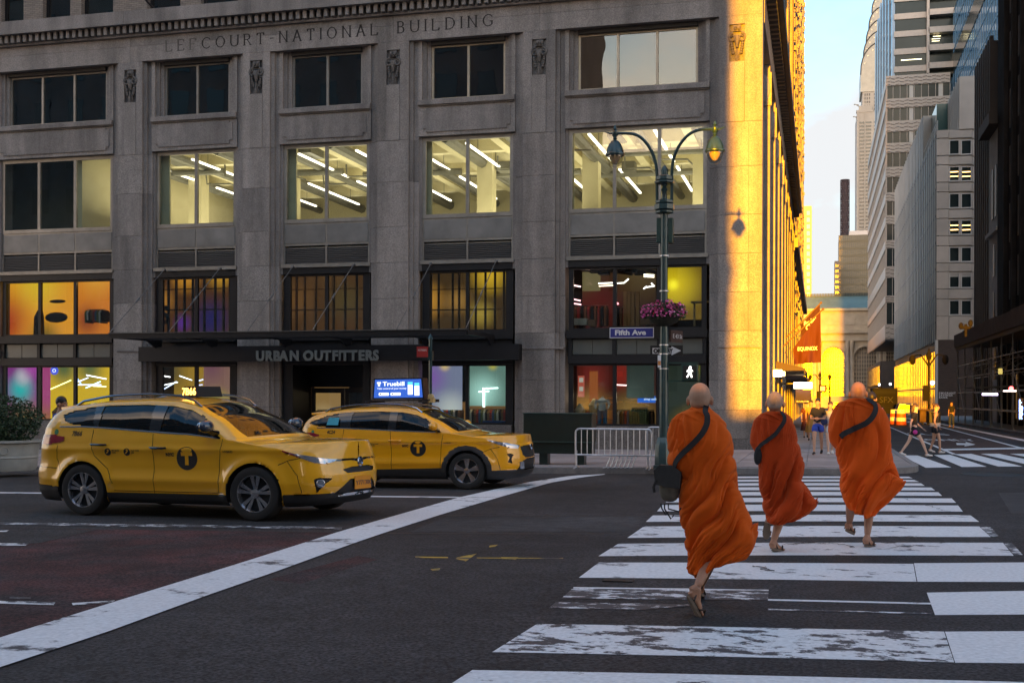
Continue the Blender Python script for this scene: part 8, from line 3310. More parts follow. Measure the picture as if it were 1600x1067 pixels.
S3 = [(622, 1328, 1357), (626, 1318, 1364), (630, 1307, 1374), (639, 1302, 1382), (653, 1296, 1388), (673, 1292.8, 1391.5), (690, 1296.5, 1392), (704, 1305, 1393), (726, 1309, 1399), (743, 1309.7, 1406.5), (758, 1311.7, 1415.5), (771, 1315, 1407.5),
  (785, 1318.7, 1391), (797, 1324, 1374), (805, 1341, 1366)]
H3 = [(1318, 790), (1326, 796), (1342, 802), (1352, 807), (1368, 805), (1376, 798), (1392, 787), (1410, 770), (1417, 758)]
monk3, surf3, J3 = monk('person in a bright orange robe, rightmost and bald, striding over the crosswalk', 13.95, 1341, 595.5, S3, H3, 'robe_bright', 'skin_tan',
      [((1329, 795), (1327, 818), (1323, 826), (1332, 831), .35, .52), ((1358, 800), (1355, 838), (1352, 850), (1364, 852), -.10, .05)],
      [(R(318), .0), (R(312), .07), (R(290), .17), (R(262), .27), (R(235), .36)], 7.7, strapw=.062)

# ------------------------------------------------------------------ passers-by
def limb(name, pts, rad, mat, root, n=10):
 return MB().tube(pts, rad, n).build(name, M(mat), root, smooth=True)

def walker(label, base, height, yaw, stride, top, bottom, hair, skinm='skin', arms='swing', shoes='sneaker', shorts=True, dress=False, sleeves=True, hairlen=.0, bun=False, group=None, name='person', look=0.0):
 s = height / 1.75
 root = thing(name, label, 'person', base, group=group)
 Rz = Matrix.Rotation(yaw, 3, 'Z')
 P_ = lambda x, y, z: Vector(base) + Rz @ Vector((x * s, y * s, z * s))
 st = stride
 J = dict(pelvis=P_(0, 0, .96), chest=P_(0, .02, 1.30), neck=P_(0, .02, 1.47), head=P_(0, .045, 1.625))
 for q, sg in (('l', -1), ('r', 1)):
  f = st * sg
  J['hip' + q] = P_(sg * .09, 0, .92)
  lift = .04 if f < 0 else 0
  J['ank' + q] = P_(sg * .08, f, .085 + lift)
  J['knee' + q] = P_(sg * .09, f * .5 + .05, .49)
  J['heel' + q] = P_(sg * .08, f - .05, .01 + lift * 1.6)
  J['toe' + q] = P_(sg * .085, f + .17, .01)
  J['sh' + q] = P_(sg * .165, .0, 1.40)
  if arms == 'swing':
   J['el' + q] = P_(sg * .22, -f * .25 - .03, 1.13)
   J['wr' + q] = P_(sg * .22, -f * .55 + .08, .92)
  elif arms == 'up' and q == 'l':
   J['el' + q] = P_(sg * .24, .14, 1.36)
   J['wr' + q] = P_(sg * .13, .20, 1.60)
  elif arms == 'fold':
   J['el' + q] = P_(sg * .22, .02, 1.12)
   J['wr' + q] = P_(sg * .05, .18, 1.12)
  else:
   J['el' + q] = P_(sg * .21, -.02, 1.13)
   J['wr' + q] = P_(sg * .20, .05, .88)
 fdir = Rz @ Matrix.Rotation(look, 3, 'Z') @ Vector((0, 1, 0))
 me = body_mesh(J, s, .011, fdir)
 link_mesh(me, 'body', skinm, root)
 # eyes
 r_ = fdir.cross(Vector((0, 0, 1)))
 for q in (-1, 1):
  MB().ell(J['head'] + fdir * .078 * s + r_ * q * .03 * s + Vector((0, 0, .0)), .012 * s, .012 * s, .008 * s, 8, 6).build('eye', M('hair_black'), root)
 # clothing from the same joints
 ct, cb = top, bottom
 V_ = [J['chest'] + Vector((0, 0, .10 * s)), J['chest'], J['pelvis'].lerp(J['chest'], .45), J['pelvis'] + Vector((0, 0, -.02 * s))]
 Rr = [(.115 * s, .085 * s), (.158 * s, .112 * s), (.138 * s, .105 * s), (.15 * s, .118 * s)]
 E_ = [(0, 1), (1, 2), (2, 3)]
 if sleeves:
  for q in 'lr':
   V_ += [J['sh' + q], J['sh' + q].lerp(J['el' + q], .7)]
   Rr += [(.075 * s, .075 * s), (.062 * s, .062 * s)]
   E_ += [(1, len(V_) - 2), (len(V_) - 2, len(V_) - 1)]
 me = modmesh(V_, E_, [], Rr, 1, 2)
 link_mesh(me, 'shirt' if not dress else 'dress_top', ct, root)
 if dress:
  mb = MB()
  c = J['pelvis']
  mb.grid(lambda u, v: c + Vector((math.cos(u * 2 * math.pi) * (.13 + .12 * v + .012 * math.sin(u * 50) * v) * s, math.sin(u * 2 * math.pi) * (.11 + .12 * v + .012 * math.sin(u * 50) * v) * s, (.12 - .72 * v) * s)), 48, 10, True)
  mb.build('skirt', M(cb), root, smooth='all')
 else:
  V_ = [J['pelvis'] + Vector((0, 0, .05 * s)), J['pelvis'] - Vector((0, 0, .03 * s))]
  Rr = [(.135 * s, .11 * s), (.15 * s, .12 * s)]
  E_ = [(0, 1)]
  for q in 'lr':
   k_ = .55 if shorts else 1.0
   V_.append(J['hip' + q])
   Rr.append((.115 * s, .11 * s))
   E_.append((1, len(V_) - 1))
   V_.append(J['hip' + q].lerp(J['knee' + q], k_))
   Rr.append(((.105 if shorts else .075) * s, (.105 if shorts else .08) * s))
   E_.append((len(V_) - 2, len(V_) - 1))
   if not shorts:
    V_.append(J['ank' + q] + Vector((0, 0, .03 * s)))
    Rr.append((.06 * s, .06 * s))
    E_.append((len(V_) - 2, len(V_) - 1))
  me = modmesh(V_, E_, [], Rr, 1, 2)
  link_mesh(me, 'shorts' if shorts else 'trousers', cb, root)
 for q in 'lr':
  he, to = J['heel' + q], J['toe' + q]
  mb = MB()
  d = (to - he).normalized()
  rot = d.to_track_quat('Y', 'Z').to_matrix()
  mb.ell(he.lerp(to, .25) + Vector((0, 0, .045 * s)), .042 * s, .075 * s, .05 * s, 12, 8, rot)
  mb.ell(he.lerp(to, .65) + Vector((0, 0, .03 * s)), .045 * s, .095 * s, .036 * s, 12, 8, rot)
  me = modmesh(mb.v, [], mb.f, None, sub=0, voxel=.012)
  link_mesh(me, 'shoe', shoes, root)
 if hair:
  hm = MB()
  hb = -fdir * .018 * s
  rot = Matrix((r_, fdir, Vector((0, 0, 1)))).transposed()
  hm.ell(J['head'] + hb + Vector((0, 0, .035 * s)), .085 * s, .102 * s, .098 * s, 14, 10, rot)
  if hairlen:
   hm.tube([J['head'] - fdir * .06 * s + Vector((0, 0, .03 * s)), J['head'] - fdir * .10 * s - Vector((0, 0, hairlen * .5 * s)), J['head'] - fdir * .09 * s - Vector((0, 0, hairlen * s))], [.075 * s, .07 * s, .03 * s], 10)
  if bun:
   hm.ell(J['head'] - fdir * .11 * s + Vector((0, 0, .09 * s)), .045 * s, .045 * s, .045 * s, 10, 8)
  me = modmesh(hm.v, [], hm.f, None, sub=0, voxel=.012 * s)
  link_mesh(me, 'hair', hair, root)
 return root, J

M('shorts_blue', (0.03, 0.07, 0.42), .8)
M('tee_blue', (0.035, 0.085, 0.36), .9, n=.1, ns_=6)
M('white_cloth', (0.62, 0.60, 0.58), .85)
M('mustard', (0.38, 0.20, 0.05), .85)
M('pink_cloth', (0.70, 0.22, 0.30), .85)
M('magenta', (0.5, 0.03, 0.25), .7)
M('grey_cloth', (0.28, 0.28, 0.30), .85)

def at_px(px, py):
 return Gz(px, py, 0)

def stand(px, pfeet, phead, dz=0):
 b = Gz(px, pfeet, dz)
 top = onY(px, phead, b.y)
 return tuple(b), top.z - b.z

b, h = stand(1278, 710, 622, KH)
walker('man in black shirt and blue shorts striding toward the viewer on the left pavement', b, h, R(172), .24, 'cloth_black2', 'shorts_blue', 'hair_black', arms='fold', shoes='cloth_black2')
b, h = stand(1297, 710, 627, KH)
r_, J_ = walker('woman in white shorts raising one arm beside the man in blue shorts', b, h, R(190), .12, 'white_cloth', 'white_cloth', 'hair_brown', arms='up', sleeves=False, hairlen=.25, skinm='skin_light')
p = J_['el' + 'r'] + Vector((-.02, -.12, -.02))
hb = thing('handbag', 'navy handbag carried by the woman in white shorts', 'bag', p)
me = modmesh([Vector(v) for v in MB().box(p.x - .16, p.x + .16, p.y - .06, p.y + .06, p.z - .14, p.z + .10).v], [], MB().box(0, 1, 0, 1, 0, 1).f, None, sub=2)
link_mesh(me, 'bag_body', 'cloth_navy', hb)
MB().tube([(p.x - .1, p.y, p.z + .08), (p.x, p.y, p.z + .3), (p.x + .1, p.y, p.z + .08)], .012, 6).build('handle', M('cloth_navy'), hb)
b, h = stand(1267, 688, 625, KH)
walker('woman in a mustard dress with long dark hair behind the man in blue shorts', b, h, R(180), .08, 'mustard', 'mustard', 'hair_black', arms='hang', dress=True, hairlen=.3, shoes='cloth_black2')
b, h = stand(1259, 684, 628, KH)
walker('woman in a rust dress walking close to the gold lit wall', b, h, R(185), .08, 'flag_maroon', 'flag_maroon', 'hair_black', arms='hang', dress=True, hairlen=.2, shoes='cloth_black2')
b, h = stand(1428, 713, 630)
r_, J_ = walker('woman in black shirt and black shorts taking a long stride over the far crosswalk', b, h, R(-86), .40, 'cloth_black2', 'cloth_black2', 'hair_brown', hairlen=.28, skinm='skin_light')
p = J_['wrr'] + Vector((.12, -.05, -.06))
pb = thing('pouch', 'magenta pouch swinging from the hand of the long striding woman', 'bag', p)
me = modmesh([Vector(v) for v in MB().box(p.x - .07, p.x + .09, p.y - .05, p.y + .05, p.z - .12, p.z + .04).v], [], MB().box(0, 1, 0, 1, 0, 1).f, None, sub=2)
link_mesh(me, 'bag_body', 'magenta', pb) if 'magenta' in MATS else link_mesh(me, 'bag_body', 'pink_cloth', pb)
b, h = stand(1461, 708, 630)
r_, J_ = walker('woman with hair bun in black tank top and tied grey shirt on the far crosswalk', b, h, R(-84), .15, 'cloth_black2', 'cloth_black2', 'hair_brown', sleeves=False, bun=True, skinm='skin')
c = J_['pelvis']
MB().grid(lambda u, v: c + Vector((math.cos(u * 6.283) * (.155 + .01 * math.sin(u * 40)), math.sin(u * 6.283) * .13, .10 - .12 * v)), 40, 4, True).build('tied_shirt', M('grey_cloth'), r_, smooth='all')
b, h = stand(1362, 760, 612)
walker('person in a pink top with blue strap mostly hidden behind the rightmost robed person', b, h * 1.0, R(4), .15, 'pink_cloth', 'cloth_navy', 'hair_black', shorts=False)
# man beside the rear of the nearest taxi
yq_ = 19.0
tp = onY(93, 619, yq_)
b = (tp.x, yq_, gz(tp.x, yq_))
walker('man in a blue shirt and glasses behind the rear of the nearest taxi', b, tp.z - b[2], R(-70), .05, 'tee_blue', 'cloth_navy', 'hair_black', arms='fold', shorts=False, skinm='skin_tan', look=R(-18))
# small dark figures far down the cross street
b, h = stand(1487, 668, 641)
b = (b[0], b[1], b[2])
base_far, _ = walker('dark dressed person standing by the near end of the scaffold shed', (b[0], b[1], b[2]), 1.72, R(150), .10, 'cloth_black2', 'cloth_navy', 'hair_black', arms='hang', shorts=False, shoes='cloth_black2', group='people far down the cross street')
far_spots = [(1497, 664, 'dark dressed person waiting just left of the first scaffold poles'), (1423, 657, 'dark dressed person by the striped barrels in the distance'),
    (1545, 668, 'dark dressed person walking under the scaffold shed'), (1362, 640, 'small distant person crossing below the banded tower'),
    (1320, 642, 'small distant person left of the arched window axis')]
for px, py, lb_ in far_spots:
 p = Gz(px, py)
 copy_tree(base_far, (p.x, p.y, p.z), random.uniform(0, 6.28), lb_)
# ================================================================== street furniture
M('lamp_green', (0.022, 0.055, 0.060), 0.35, 0.3, n=.2, ns_=8, bump=.1, coat=.3)
M('signal_green', (0.01, 0.045, 0.035), 0.45, n=.15, ns_=8)
M('galv', (0.60, 0.62, 0.66), 0.35, 0.7, n=.2, ns_=10)
M('sign_blue', (0.03, 0.035, 0.24), 0.4)
M('sign_black', (0.01, 0.01, 0.01), 0.4)
M('box_green', (0.006, 0.017, 0.014), 0.4, n=.2, ns_=5, coat=.2)
glass('globe', (.85, .85, .8), .05)

pb_ = Gz(1036, 731, KH)
YL = pb_.y
L_ = lambda px, py, dy=0.0: onY(px, py, YL + dy)
kl_ = (L_(1100, 600).x - L_(1000, 600).x) / 100      # metres per photo pixel at the post
lp = thing('street_lamp', 'dark green twin arm street lamp carrying the flower basket and street signs at the corner', 'street lamp', pb_)
cxl = L_(1037.5, 500).x
zl_ = lambda py: L_(1038, py).z
MB().lathe((cxl, YL, pb_.z), [(.24, 0), (.24, .06), (.21, .08), (.20, .50), (.16, .60), (.15, .66), (.13, .70)], 8, a0=R(22.5)).build('base', M('lamp_green'), lp, smooth=20)
MB().lathe((cxl, YL, 0), [(.105, pb_.z + .70), (.10, zl_(520)), (.085, zl_(505)), (.075, zl_(330))], 16).build('shaft', M('lamp_green'), lp, smooth=True)
for py in (539, 553, 576, 400, 455):
 MB().lathe((cxl, YL, zl_(py)), [(.112, -.012), (.112, .012)], 16).build('clamp_band', M('galv'), lp)
for (pa, pb2, r_) in ((334, 329, .20), (328.9, 319, .235), (318.9, 313, .21), (287.5, 283, .235), (282.9, 275, .19)):
 MB().lathe((cxl, YL, 0), [(r_ * .8, zl_(pa)), (r_, zl_(pa) + .02), (r_, zl_(pb2) - .02), (r_ * .85, zl_(pb2))], 8, a0=R(22.5)).build('collar', M('lamp_green'), lp)
MB().lathe((cxl, YL, 0), [(.07, zl_(313)), (.05, zl_(300)), (.075, zl_(297)), (.045, zl_(292)), (.08, zl_(287))], 12).build('inner_post', M('lamp_green'), lp, smooth=True)
MB().lathe((cxl, YL, 0), [(.085, zl_(275)), (.075, zl_(270)), (.085, zl_(266)), (.06, zl_(262)), (.02, zl_(259))], 12).build('finial', M('lamp_green'), lp, smooth=True)
for sg, tip in ((-1, (961, 208.5)), (1, (1117, 202))):
 base = (1038 + sg * 11.5, 334)
 pts = [(base[0], 334), (base[0], 290), (base[0] + sg * .3, 268), (base[0] + sg * 3.5, 250), (base[0] + sg * 11, 232), (base[0] + sg * 23, 217), (base[0] + sg * 38, 209.5), tip]
 if sg > 0:
  pts = [(base[0], 334), (base[0], 290), (base[0] + .5, 265), (base[0] + 4, 245), (base[0] + 13, 226), (base[0] + 27, 210.5), (base[0] + 44, 203), tip]
 P3 = [L_(*p) for p in pts]
 # smooth
 Q = []
 for a, b, c, d in zip([P3[0]] + P3[:-2], P3[:-1], P3[1:], P3[2:] + [P3[-1]]):
  for k in range(5):
   t = k / 5
   Q.append(.5 * ((2 * b) + (c - a) * t + (2 * a - 5 * b + 4 * c - d) * t * t + (3 * b - a - 3 * c + d) * t ** 3))
 Q.append(P3[-1])
 arm = MB().tube(Q, .036, 8).build('arm', M('lamp_green'), lp, smooth=True)
 t = L_(*tip)
 MB().lathe(t, [(.03, .14), (.02, .18), (.045, .10), (.03, .07), (.07, .03), (.07, -.05), (.035, -.09), (.05, -.12), (.03, -.16)], 10).tube([(t.x, YL, t.z), (t.x + sg * .12, YL, t.z), (t.x + sg * .24, YL, t.z + .04)], [.03, .022, .008], 6).build('end_fitting', M('lamp_green'), lp, smooth=True)
 z0 = t.z - .16
 hd = MB().lathe((t.x, YL, z0), [(.04, 0), (.09, -.03), (.15, -.11), (.19, -.22), (.205, -.30), (.225, -.32), (.225, -.35), (.20, -.37), (.10, -.36)], 20).build('lamp_hood', M('lamp_green'), lp, smooth=30)
 MB().lathe((t.x, YL, z0), [(.185, -.365), (.18, -.44), (.15, -.53), (.10, -.60), (.02, -.635)], 20).build('glass_globe', M('globe'), hd, smooth=True)
 MB().lathe((t.x, YL, z0), [(.13, -.36), (.12, -.44), (.06, -.54), (.01, -.56)], 14).build('refractor', M('refractor', (.45, .33, .20), .25), hd, smooth=True)
# flower basket
fb = L_(1039, 492, -.22)
bk_ = thing('flower_basket', 'hanging basket of pink and magenta flowers on the twin arm street lamp', 'flower basket', fb)
MB().lathe((cxl, YL, zl_(492)), [(.12, -.26), (.30, -.17), (.40, 0), (.42, .04), (.36, .05)], 20).build('basket', M('basket_dark', (.02, .022, .016), .9, n=.5, ns_=20, bump=.5), bk_, smooth=True)
rng = random.Random(2)

def tuft(n, sc, sy, spread, zoff=0.0, zr=.2):
 mb = MB()
 for _ in range(n):
  an, rr = rng.uniform(0, 6.283), rng.random() ** .5
  bx, bz = math.cos(an) * rr, rng.uniform(-1, 1)
  p = Vector((cxl + bx * spread, YL + math.sin(an) * rr * spread * .9, zl_(480) + zoff + bz * zr * (1 - .3 * rr) - .10 * rr))
  a = Vector((rng.uniform(-1, 1), rng.uniform(-1, 1), rng.uniform(-1, 1))).normalized()
  b = a.cross(Vector((rng.uniform(-1, 1), rng.uniform(-1, 1), rng.uniform(-1, 1)))).normalized()
  s = sc * rng.uniform(.7, 1.3)
  mb.add([p - a * s, p + b * s * sy, p + a * s, p - b * s * sy], [(0, 1, 2, 3)])
 return mb

tag(tuft(900, .04, .6, .50, -.02).build('leaves', M('leaf_basket', (.035, .07, .02), .7, n=.4, ns_=9), bk_), kind='stuff')
for nm, col, n_ in (('pink', (.72, .12, .34), 360), ('magenta', (.50, .04, .22), 270), ('rose', (.75, .25, .48), 170), ('red', (.55, .03, .07), 40)):
 tag(tuft(n_, .030, .95, .53, 0).build('blossoms', M('petal_' + nm, col, .6), bk_), kind='stuff')
# street name signs
s1 = thing('street_name_sign', 'blue street name sign reading Fifth Ave on the lamp post', 'sign', L_(988, 520))
a, b = L_(953, 528.5), L_(1022, 511.5)
MB().box(a.x - .02, b.x + .20, YL - .03, YL + .03, a.z - .02, b.z + .03).build('frame', M('sign_black'), s1)
MB().box(a.x, b.x, YL - .040, YL - .031, a.z, b.z).build('white_border', M('white_paint'), s1)
MB().box(a.x + .018, b.x - .018, YL - .046, YL - .041, a.z + .018, b.z - .018).build('face', M('sign_blue'), s1)
text('lettering', 'Fifth Ave', M('white_paint'), (a.x + .12, YL - .050, a.z + .072), (1, 0, 0), (0, 0, 1), .16, .002, s1, off=.006, width=(b.x - a.x) * .70)
s2 = thing('street_name_sign', 'brown cross street name sign seen edge on beside the blue one', 'sign', L_(1051, 526))
a = L_(1047, 534)
dv = Vector((.20, .62, 0))
e_ = Vector((a.x, YL, a.z))
h_ = .27
dn_ = Vector((.62, -.20, 0)).normalized() * .02
mb = MB().add([e_ - dn_, e_ + dv - dn_, e_ + dv + Vector((0, 0, h_)) - dn_, e_ + Vector((0, 0, h_)) - dn_, e_ + dn_, e_ + dv + dn_, e_ + dv + Vector((0, 0, h_)) + dn_, e_ + Vector((0, 0, h_)) + dn_],
    [(0, 1, 2, 3), (7, 6, 5, 4), (0, 4, 5, 1), (1, 5, 6, 2), (2, 6, 7, 3), (3, 7, 4, 0)])
mb.build('face', M('sign_brown', (.07, .035, .025), .5), s2)
text('lettering', 'E 43 St', M('white_paint'), e_ + dn_ * 1.3 + Vector((.03, .08, .09)), dv, (0, 0, 1), .14, .002, s2, width=.5)
# ONE WAY
ow = thing('one_way_sign', 'black ONE WAY sign with a white arrow pointing right behind the lamp shaft', 'sign', L_(1041, 548))
a, b = L_(1016, 556.5, .12), L_(1067, 539.5, .12)
yo_ = YL + .12
MB().box(a.x, b.x, yo_, yo_ + .015, a.z, b.z).build('plate', M('sign_black'), ow)
zc_ = (a.z + b.z) / 2
hh = (b.z - a.z) / 2
x0, x1 = a.x + .05, b.x - .04
MB().prism([(x0, zc_ - hh * .55), (x1 - .22, zc_ - hh * .55), (x1 - .22, zc_ - hh * .86), (x1, zc_), (x1 - .22, zc_ + hh * .86), (x1 - .22, zc_ + hh * .55), (x0, zc_ + hh * .55)], lambda u, v, d: (u, d, v), yo_ - .004, yo_).build('arrow', M('white_paint'), ow)
for wd_, xx, ww in (('ONE', x0 + .025, .27), ('WAY', x1 - .42, .25)):
 text('lettering', wd_, M('sign_black'), (xx, yo_ - .007, zc_ - hh * .36), (1, 0, 0), (0, 0, 1), hh, .001, ow, off=.01, width=ww)
sn = L_(1030, 574, -.1)
o = MB().box(sn.x - .035, sn.x + .04, YL - .10, YL - .085, sn.z, sn.z + .28).build('small_notice', M('white_paint'))
tag(o, 'small white and orange notice strapped low on the lamp shaft', 'notice')
MB().box(sn.x - .03, sn.x + .035, YL - .104, YL - .101, sn.z + .05, sn.z + .15).build('print', M('notice_orange', (.6, .22, .06), .6), o)
# walking-man signal
ws_ = thing('pedestrian_signal', 'black pedestrian signal showing a lit white walking man', 'signal', L_(1078, 594))
a, b = L_(1065.5, 594.5), L_(1091, 569)
MB().cbox(a.x, b.x, YL - .10, YL + .14, a.z, b.z, .012).build('housing', M('signal_green'), ws_)
MB().box(a.x + .035, b.x - .035, YL - .104, YL - .101, a.z + .035, b.z - .035).build('lens', M('sign_black'), ws_)
for zz_ in (a.z - .01, b.z + .03):
 MB().box(cxl, b.x, YL - .02, YL + .02, zz_ - .02, zz_ + .02).build('bracket', M('signal_green'), ws_)
wm = MB()
c = L_(1078.5, 582)
k_ = kl_ * 1.0
pp = lambda u, v: (c.x + u * k_, YL - .112, c.z + v * k_)
wm.lathe((c.x + .8 * k_, YL - .112, c.z + 7.5 * k_), [(2.0 * k_, -.003), (2.0 * k_, .003)], 10, 'y')
for seg, wd in (([(.4, 5), (-.2, .2)], 3.6), ([(.2, 4.6), (3.2, 2.8)], 1.3), ([(3.2, 2.8), (4.8, 1.9)], 1.2), ([(-.4, 4.8), (-3.2, 3.2)], 1.4), ([(-3.2, 3.2), (-3.7, .6)], 1.3),
    ([(.2, .6), (2.2, -3.2)], 1.7), ([(2.2, -3.2), (3.0, -7.6)], 1.5), ([(-.4, .6), (-1.5, -3.2)], 1.7), ([(-1.5, -3.2), (-4.2, -7.4)], 1.5)):
 wm.bar(pp(*seg[0]), pp(*seg[1]), wd * k_, .006, up=(0, 1, 0))
tag(wm.build('walking_man', E('walk_white', (1, .97, .92), .9), ws_), kind='stuff')
# traffic signal seen from behind
ts = thing('traffic_signal', 'dark green traffic signal head behind the lamp shaft above the louvres', 'signal', L_(1038, 380))
for (pa, pb2) in ((1025.5, 1033.8), (1043.2, 1051)):
 a, b = L_(pa, 379), L_(pb2, 340)
 MB().cbox(a.x, b.x, YL + .02, YL + .2, a.z, b.z, .01).build('signal_head', M('signal_green'), ts)
a, b = L_(1030, 352), L_(1046, 349)
MB().box(a.x, b.x, YL + .10, YL + .14, a.z, b.z).build('bracket', M('signal_green'), ts)

# ---- crowd barriers
gb = Gz(900, 731, KH)
YB = gb.y
B_ = lambda px, py: onY(px, py, YB)
kb = B_(1000, 600).x - B_(999, 600).x

def barrier(x0, x1, y, ztop, zlow, zg_, label):
 t = thing('crowd_barrier', label, 'barrier', ((x0 + x1) / 2, y, zg_), group='steel crowd barriers by the lamp post')
 rc_ = .09
 pts = [(x0, y, zlow)]
 pts += [(x0, y, ztop - rc_)] + [(x0 + rc_ - rc_ * math.cos(a), y, ztop - rc_ + rc_ * math.sin(a)) for a in (R(30), R(60), R(90))]
 pts += [(x1 - rc_ + rc_ * math.sin(a), y, ztop - rc_ + rc_ * math.cos(a)) for a in (0, R(30), R(60), R(90))] + [(x1, y, zlow), (x0, y, zlow)]
 MB().tube(pts, .022, 8, False).build('frame', M('galv'), t, smooth=True)
 n_ = max(3, int((x1 - x0) / .135))
 for k in range(1, n_):
  x = x0 + (x1 - x0) * k / n_
  MB().tube([(x, y, zlow), (x, y, ztop)], .011, 6).build('bar', M('galv'), t)
 for x in (x0 + .02, x1 - .02):
  MB().tube([(x, y, zlow + .1), (x, y, zg_ + .03), (x, y - .28, zg_ + .012)], .02, 6).build('foot', M('galv'), t)
  MB().tube([(x, y, zg_ + .03), (x, y + .28, zg_ + .012)], .02, 6).build('foot', M('galv'), t)
 return t

barrier(B_(899.5, 700).x, B_(1018, 700).x, YB, B_(905, 669.5).z, B_(900, 710).z, gb.z, 'steel crowd barrier left of the lamp base')
barrier(B_(1000, 700).x + .12, B_(1085, 700).x, YB + .28, B_(905, 669.5).z + .04, B_(900, 710).z, gb.z, 'steel crowd barrier passing behind the lamp base')
for k in range(7):
 x = B_(948 + k * 6.5, 700).x
 zz_ = B_(950, 711).z
 t = MB().tube([(x + .10, YB + .06 + .02 * k, zz_ + .01), (x - .02, YB + .06 + .02 * k, gb.z + .03), (x - .08, YB - .02 + .02 * k, gb.z + .02)], .014, 6).build('barrier_foot', M('galv'))
 tag(t, 'splayed steel barrier foot under the left crowd barrier, ' + ('first', 'second', 'third', 'fourth', 'fifth', 'sixth', 'last')[k] + ' from the left', 'barrier foot', 'splayed barrier feet')
# ---- dark green box on legs
kg = Gz(850, 726, KH)
K_ = lambda px, py: onY(px, py, kg.y)
kx = thing('news_box', 'dark green enclosed news bench cabinet on two legs left of the crowd barriers', 'street cabinet', K_(870, 733))
a, b = K_(818, 689.5), K_(926, 647)
MB().cbox(a.x, b.x, kg.y - .05, kg.y + .5, a.z, b.z, .015).build('upper_panel', M('box_green'), kx)
MB().box(a.x - .01, b.x + .02, kg.y - .065, kg.y + .52, b.z, b.z + .025).build('top_rim', M('rim_green', (.05, .09, .085), .4, .3), kx)
MB().box(a.x, b.x + .01, kg.y - .07, kg.y - .051, a.z - .012, a.z + .012).build('mid_rail', M('rim_green'), kx)
c = K_(824, 708)
MB().box(c.x, b.x - .02, kg.y, kg.y + .45, c.z, a.z - .013).build('lower_panel', M('box_green'), kx)
for (pa, pb2) in ((844, 857), (901, 914)):
 MB().box(K_(pa, 0).x, K_(pb2, 0).x, kg.y + .05, kg.y + .35, kg.z - .02, c.z).build('leg', M('box_green'), kx)
# ---- planter
pg = Gz(6, 734, KH)
pl_ = thing('planter', 'large round off white planter with a dark green bush by the shop window', 'planter', pg)
kp = (onY(100, 600, pg.y).x - onY(0, 600, pg.y).x) / 100
r0 = 47 * kp
hz_ = 41 * kp
MB().lathe(pg, [(r0 * .86, 0), (r0 * .90, hz_ * .12), (r0 * .92, hz_ * .40), (r0 * .94, hz_ * .42), (r0 * .94, hz_ * .46), (r0 * .93, hz_ * .48), (r0 * .97, hz_ * .88), (r0 * 1.06, hz_ * .93), (r0 * 1.06, hz_), (r0 * .95, hz_), (r0 * .93, hz_ * .9)], 40).build('bowl', M('planter_white', (.42, .42, .38), .6, n=.15, ns_=3, n2=.2, n2s=1), pl_, smooth=30)
an = R(-52)
c = pg + Vector((r0 * .95 * math.cos(an), r0 * .95 * math.sin(an), hz_ * .68))
MB().tube([c + Vector((math.cos(a) * .10 * -math.sin(an), math.cos(a) * .10 * math.cos(an), math.sin(a) * .085)) for a in [2 * math.pi * k / 16 for k in range(17)]], .012, 5, False).build('ring_ornament', M('planter_white'), pl_)
rng = random.Random(9)
bs = MB()
for k in range(5200):
 v = Vector((rng.gauss(0, 1), rng.gauss(0, 1), rng.gauss(0, 1))).normalized()
 rr = rng.random() ** .35 * (1 + .16 * mnoise.noise(v * 2.3))
 p = pg + Vector((v.x * r0 * 1.08 * rr, v.y * r0 * 1.0 * rr, hz_ + 24 * kp + v.z * 37 * kp * rr))
 if p.z < pg.z + hz_ * .9:
  p.z = pg.z + hz_ * .9 + rng.random() * .2
 a = Vector((rng.uniform(-1, 1), rng.uniform(-1, 1), rng.uniform(-.6, 1))).normalized() * .045
 b = a.cross(Vector((rng.uniform(-1, 1), rng.uniform(-1, 1), rng.uniform(-1, 1)))).normalized() * .020
 bs.add([p - a, p + b, p + a, p - b], [(0, 1, 2, 3)])
tag(bs.build('foliage', M('bush', (.028, .06, .022), .7, n=.5, ns_=6), pl_), kind='stuff')
# ---- red regulation sign on a green post behind the second taxi
rs = Gz(672, 738, KH)
rp = thing('red_sign_post', 'small red parking sign on a thin green post beside the second taxi', 'sign', rs)
a, b = onY(652.5, 558, rs.y), onY(667.5, 541.5, rs.y)
MB().tube([(rs.x, rs.y, rs.z), (rs.x, rs.y, onY(672, 530, rs.y).z)], .04, 8).lathe((rs.x, rs.y, onY(672, 530, rs.y).z), [(.06, 0), (.05, .04), (.02, .09), (.01, .12)], 8).build('post', M('lamp_green'), rp)
MB().box(a.x, b.x + .04, rs.y - .06, rs.y - .04, a.z, b.z).build('plate', M('sign_red_m', (.32, .02, .02), .5), rp)
MB().box(rs.x - .05, rs.x + .06, rs.y - .05, rs.y + .05, b.z - .3, b.z - .1).build('clamp', M('lamp_green'), rp)
text('lettering', 'NO STANDING', M('white_paint'), (a.x + .03, rs.y - .064, b.z - .10), (1, 0, 0), (0, 0, 1), .06, .001, rp, width=.2)

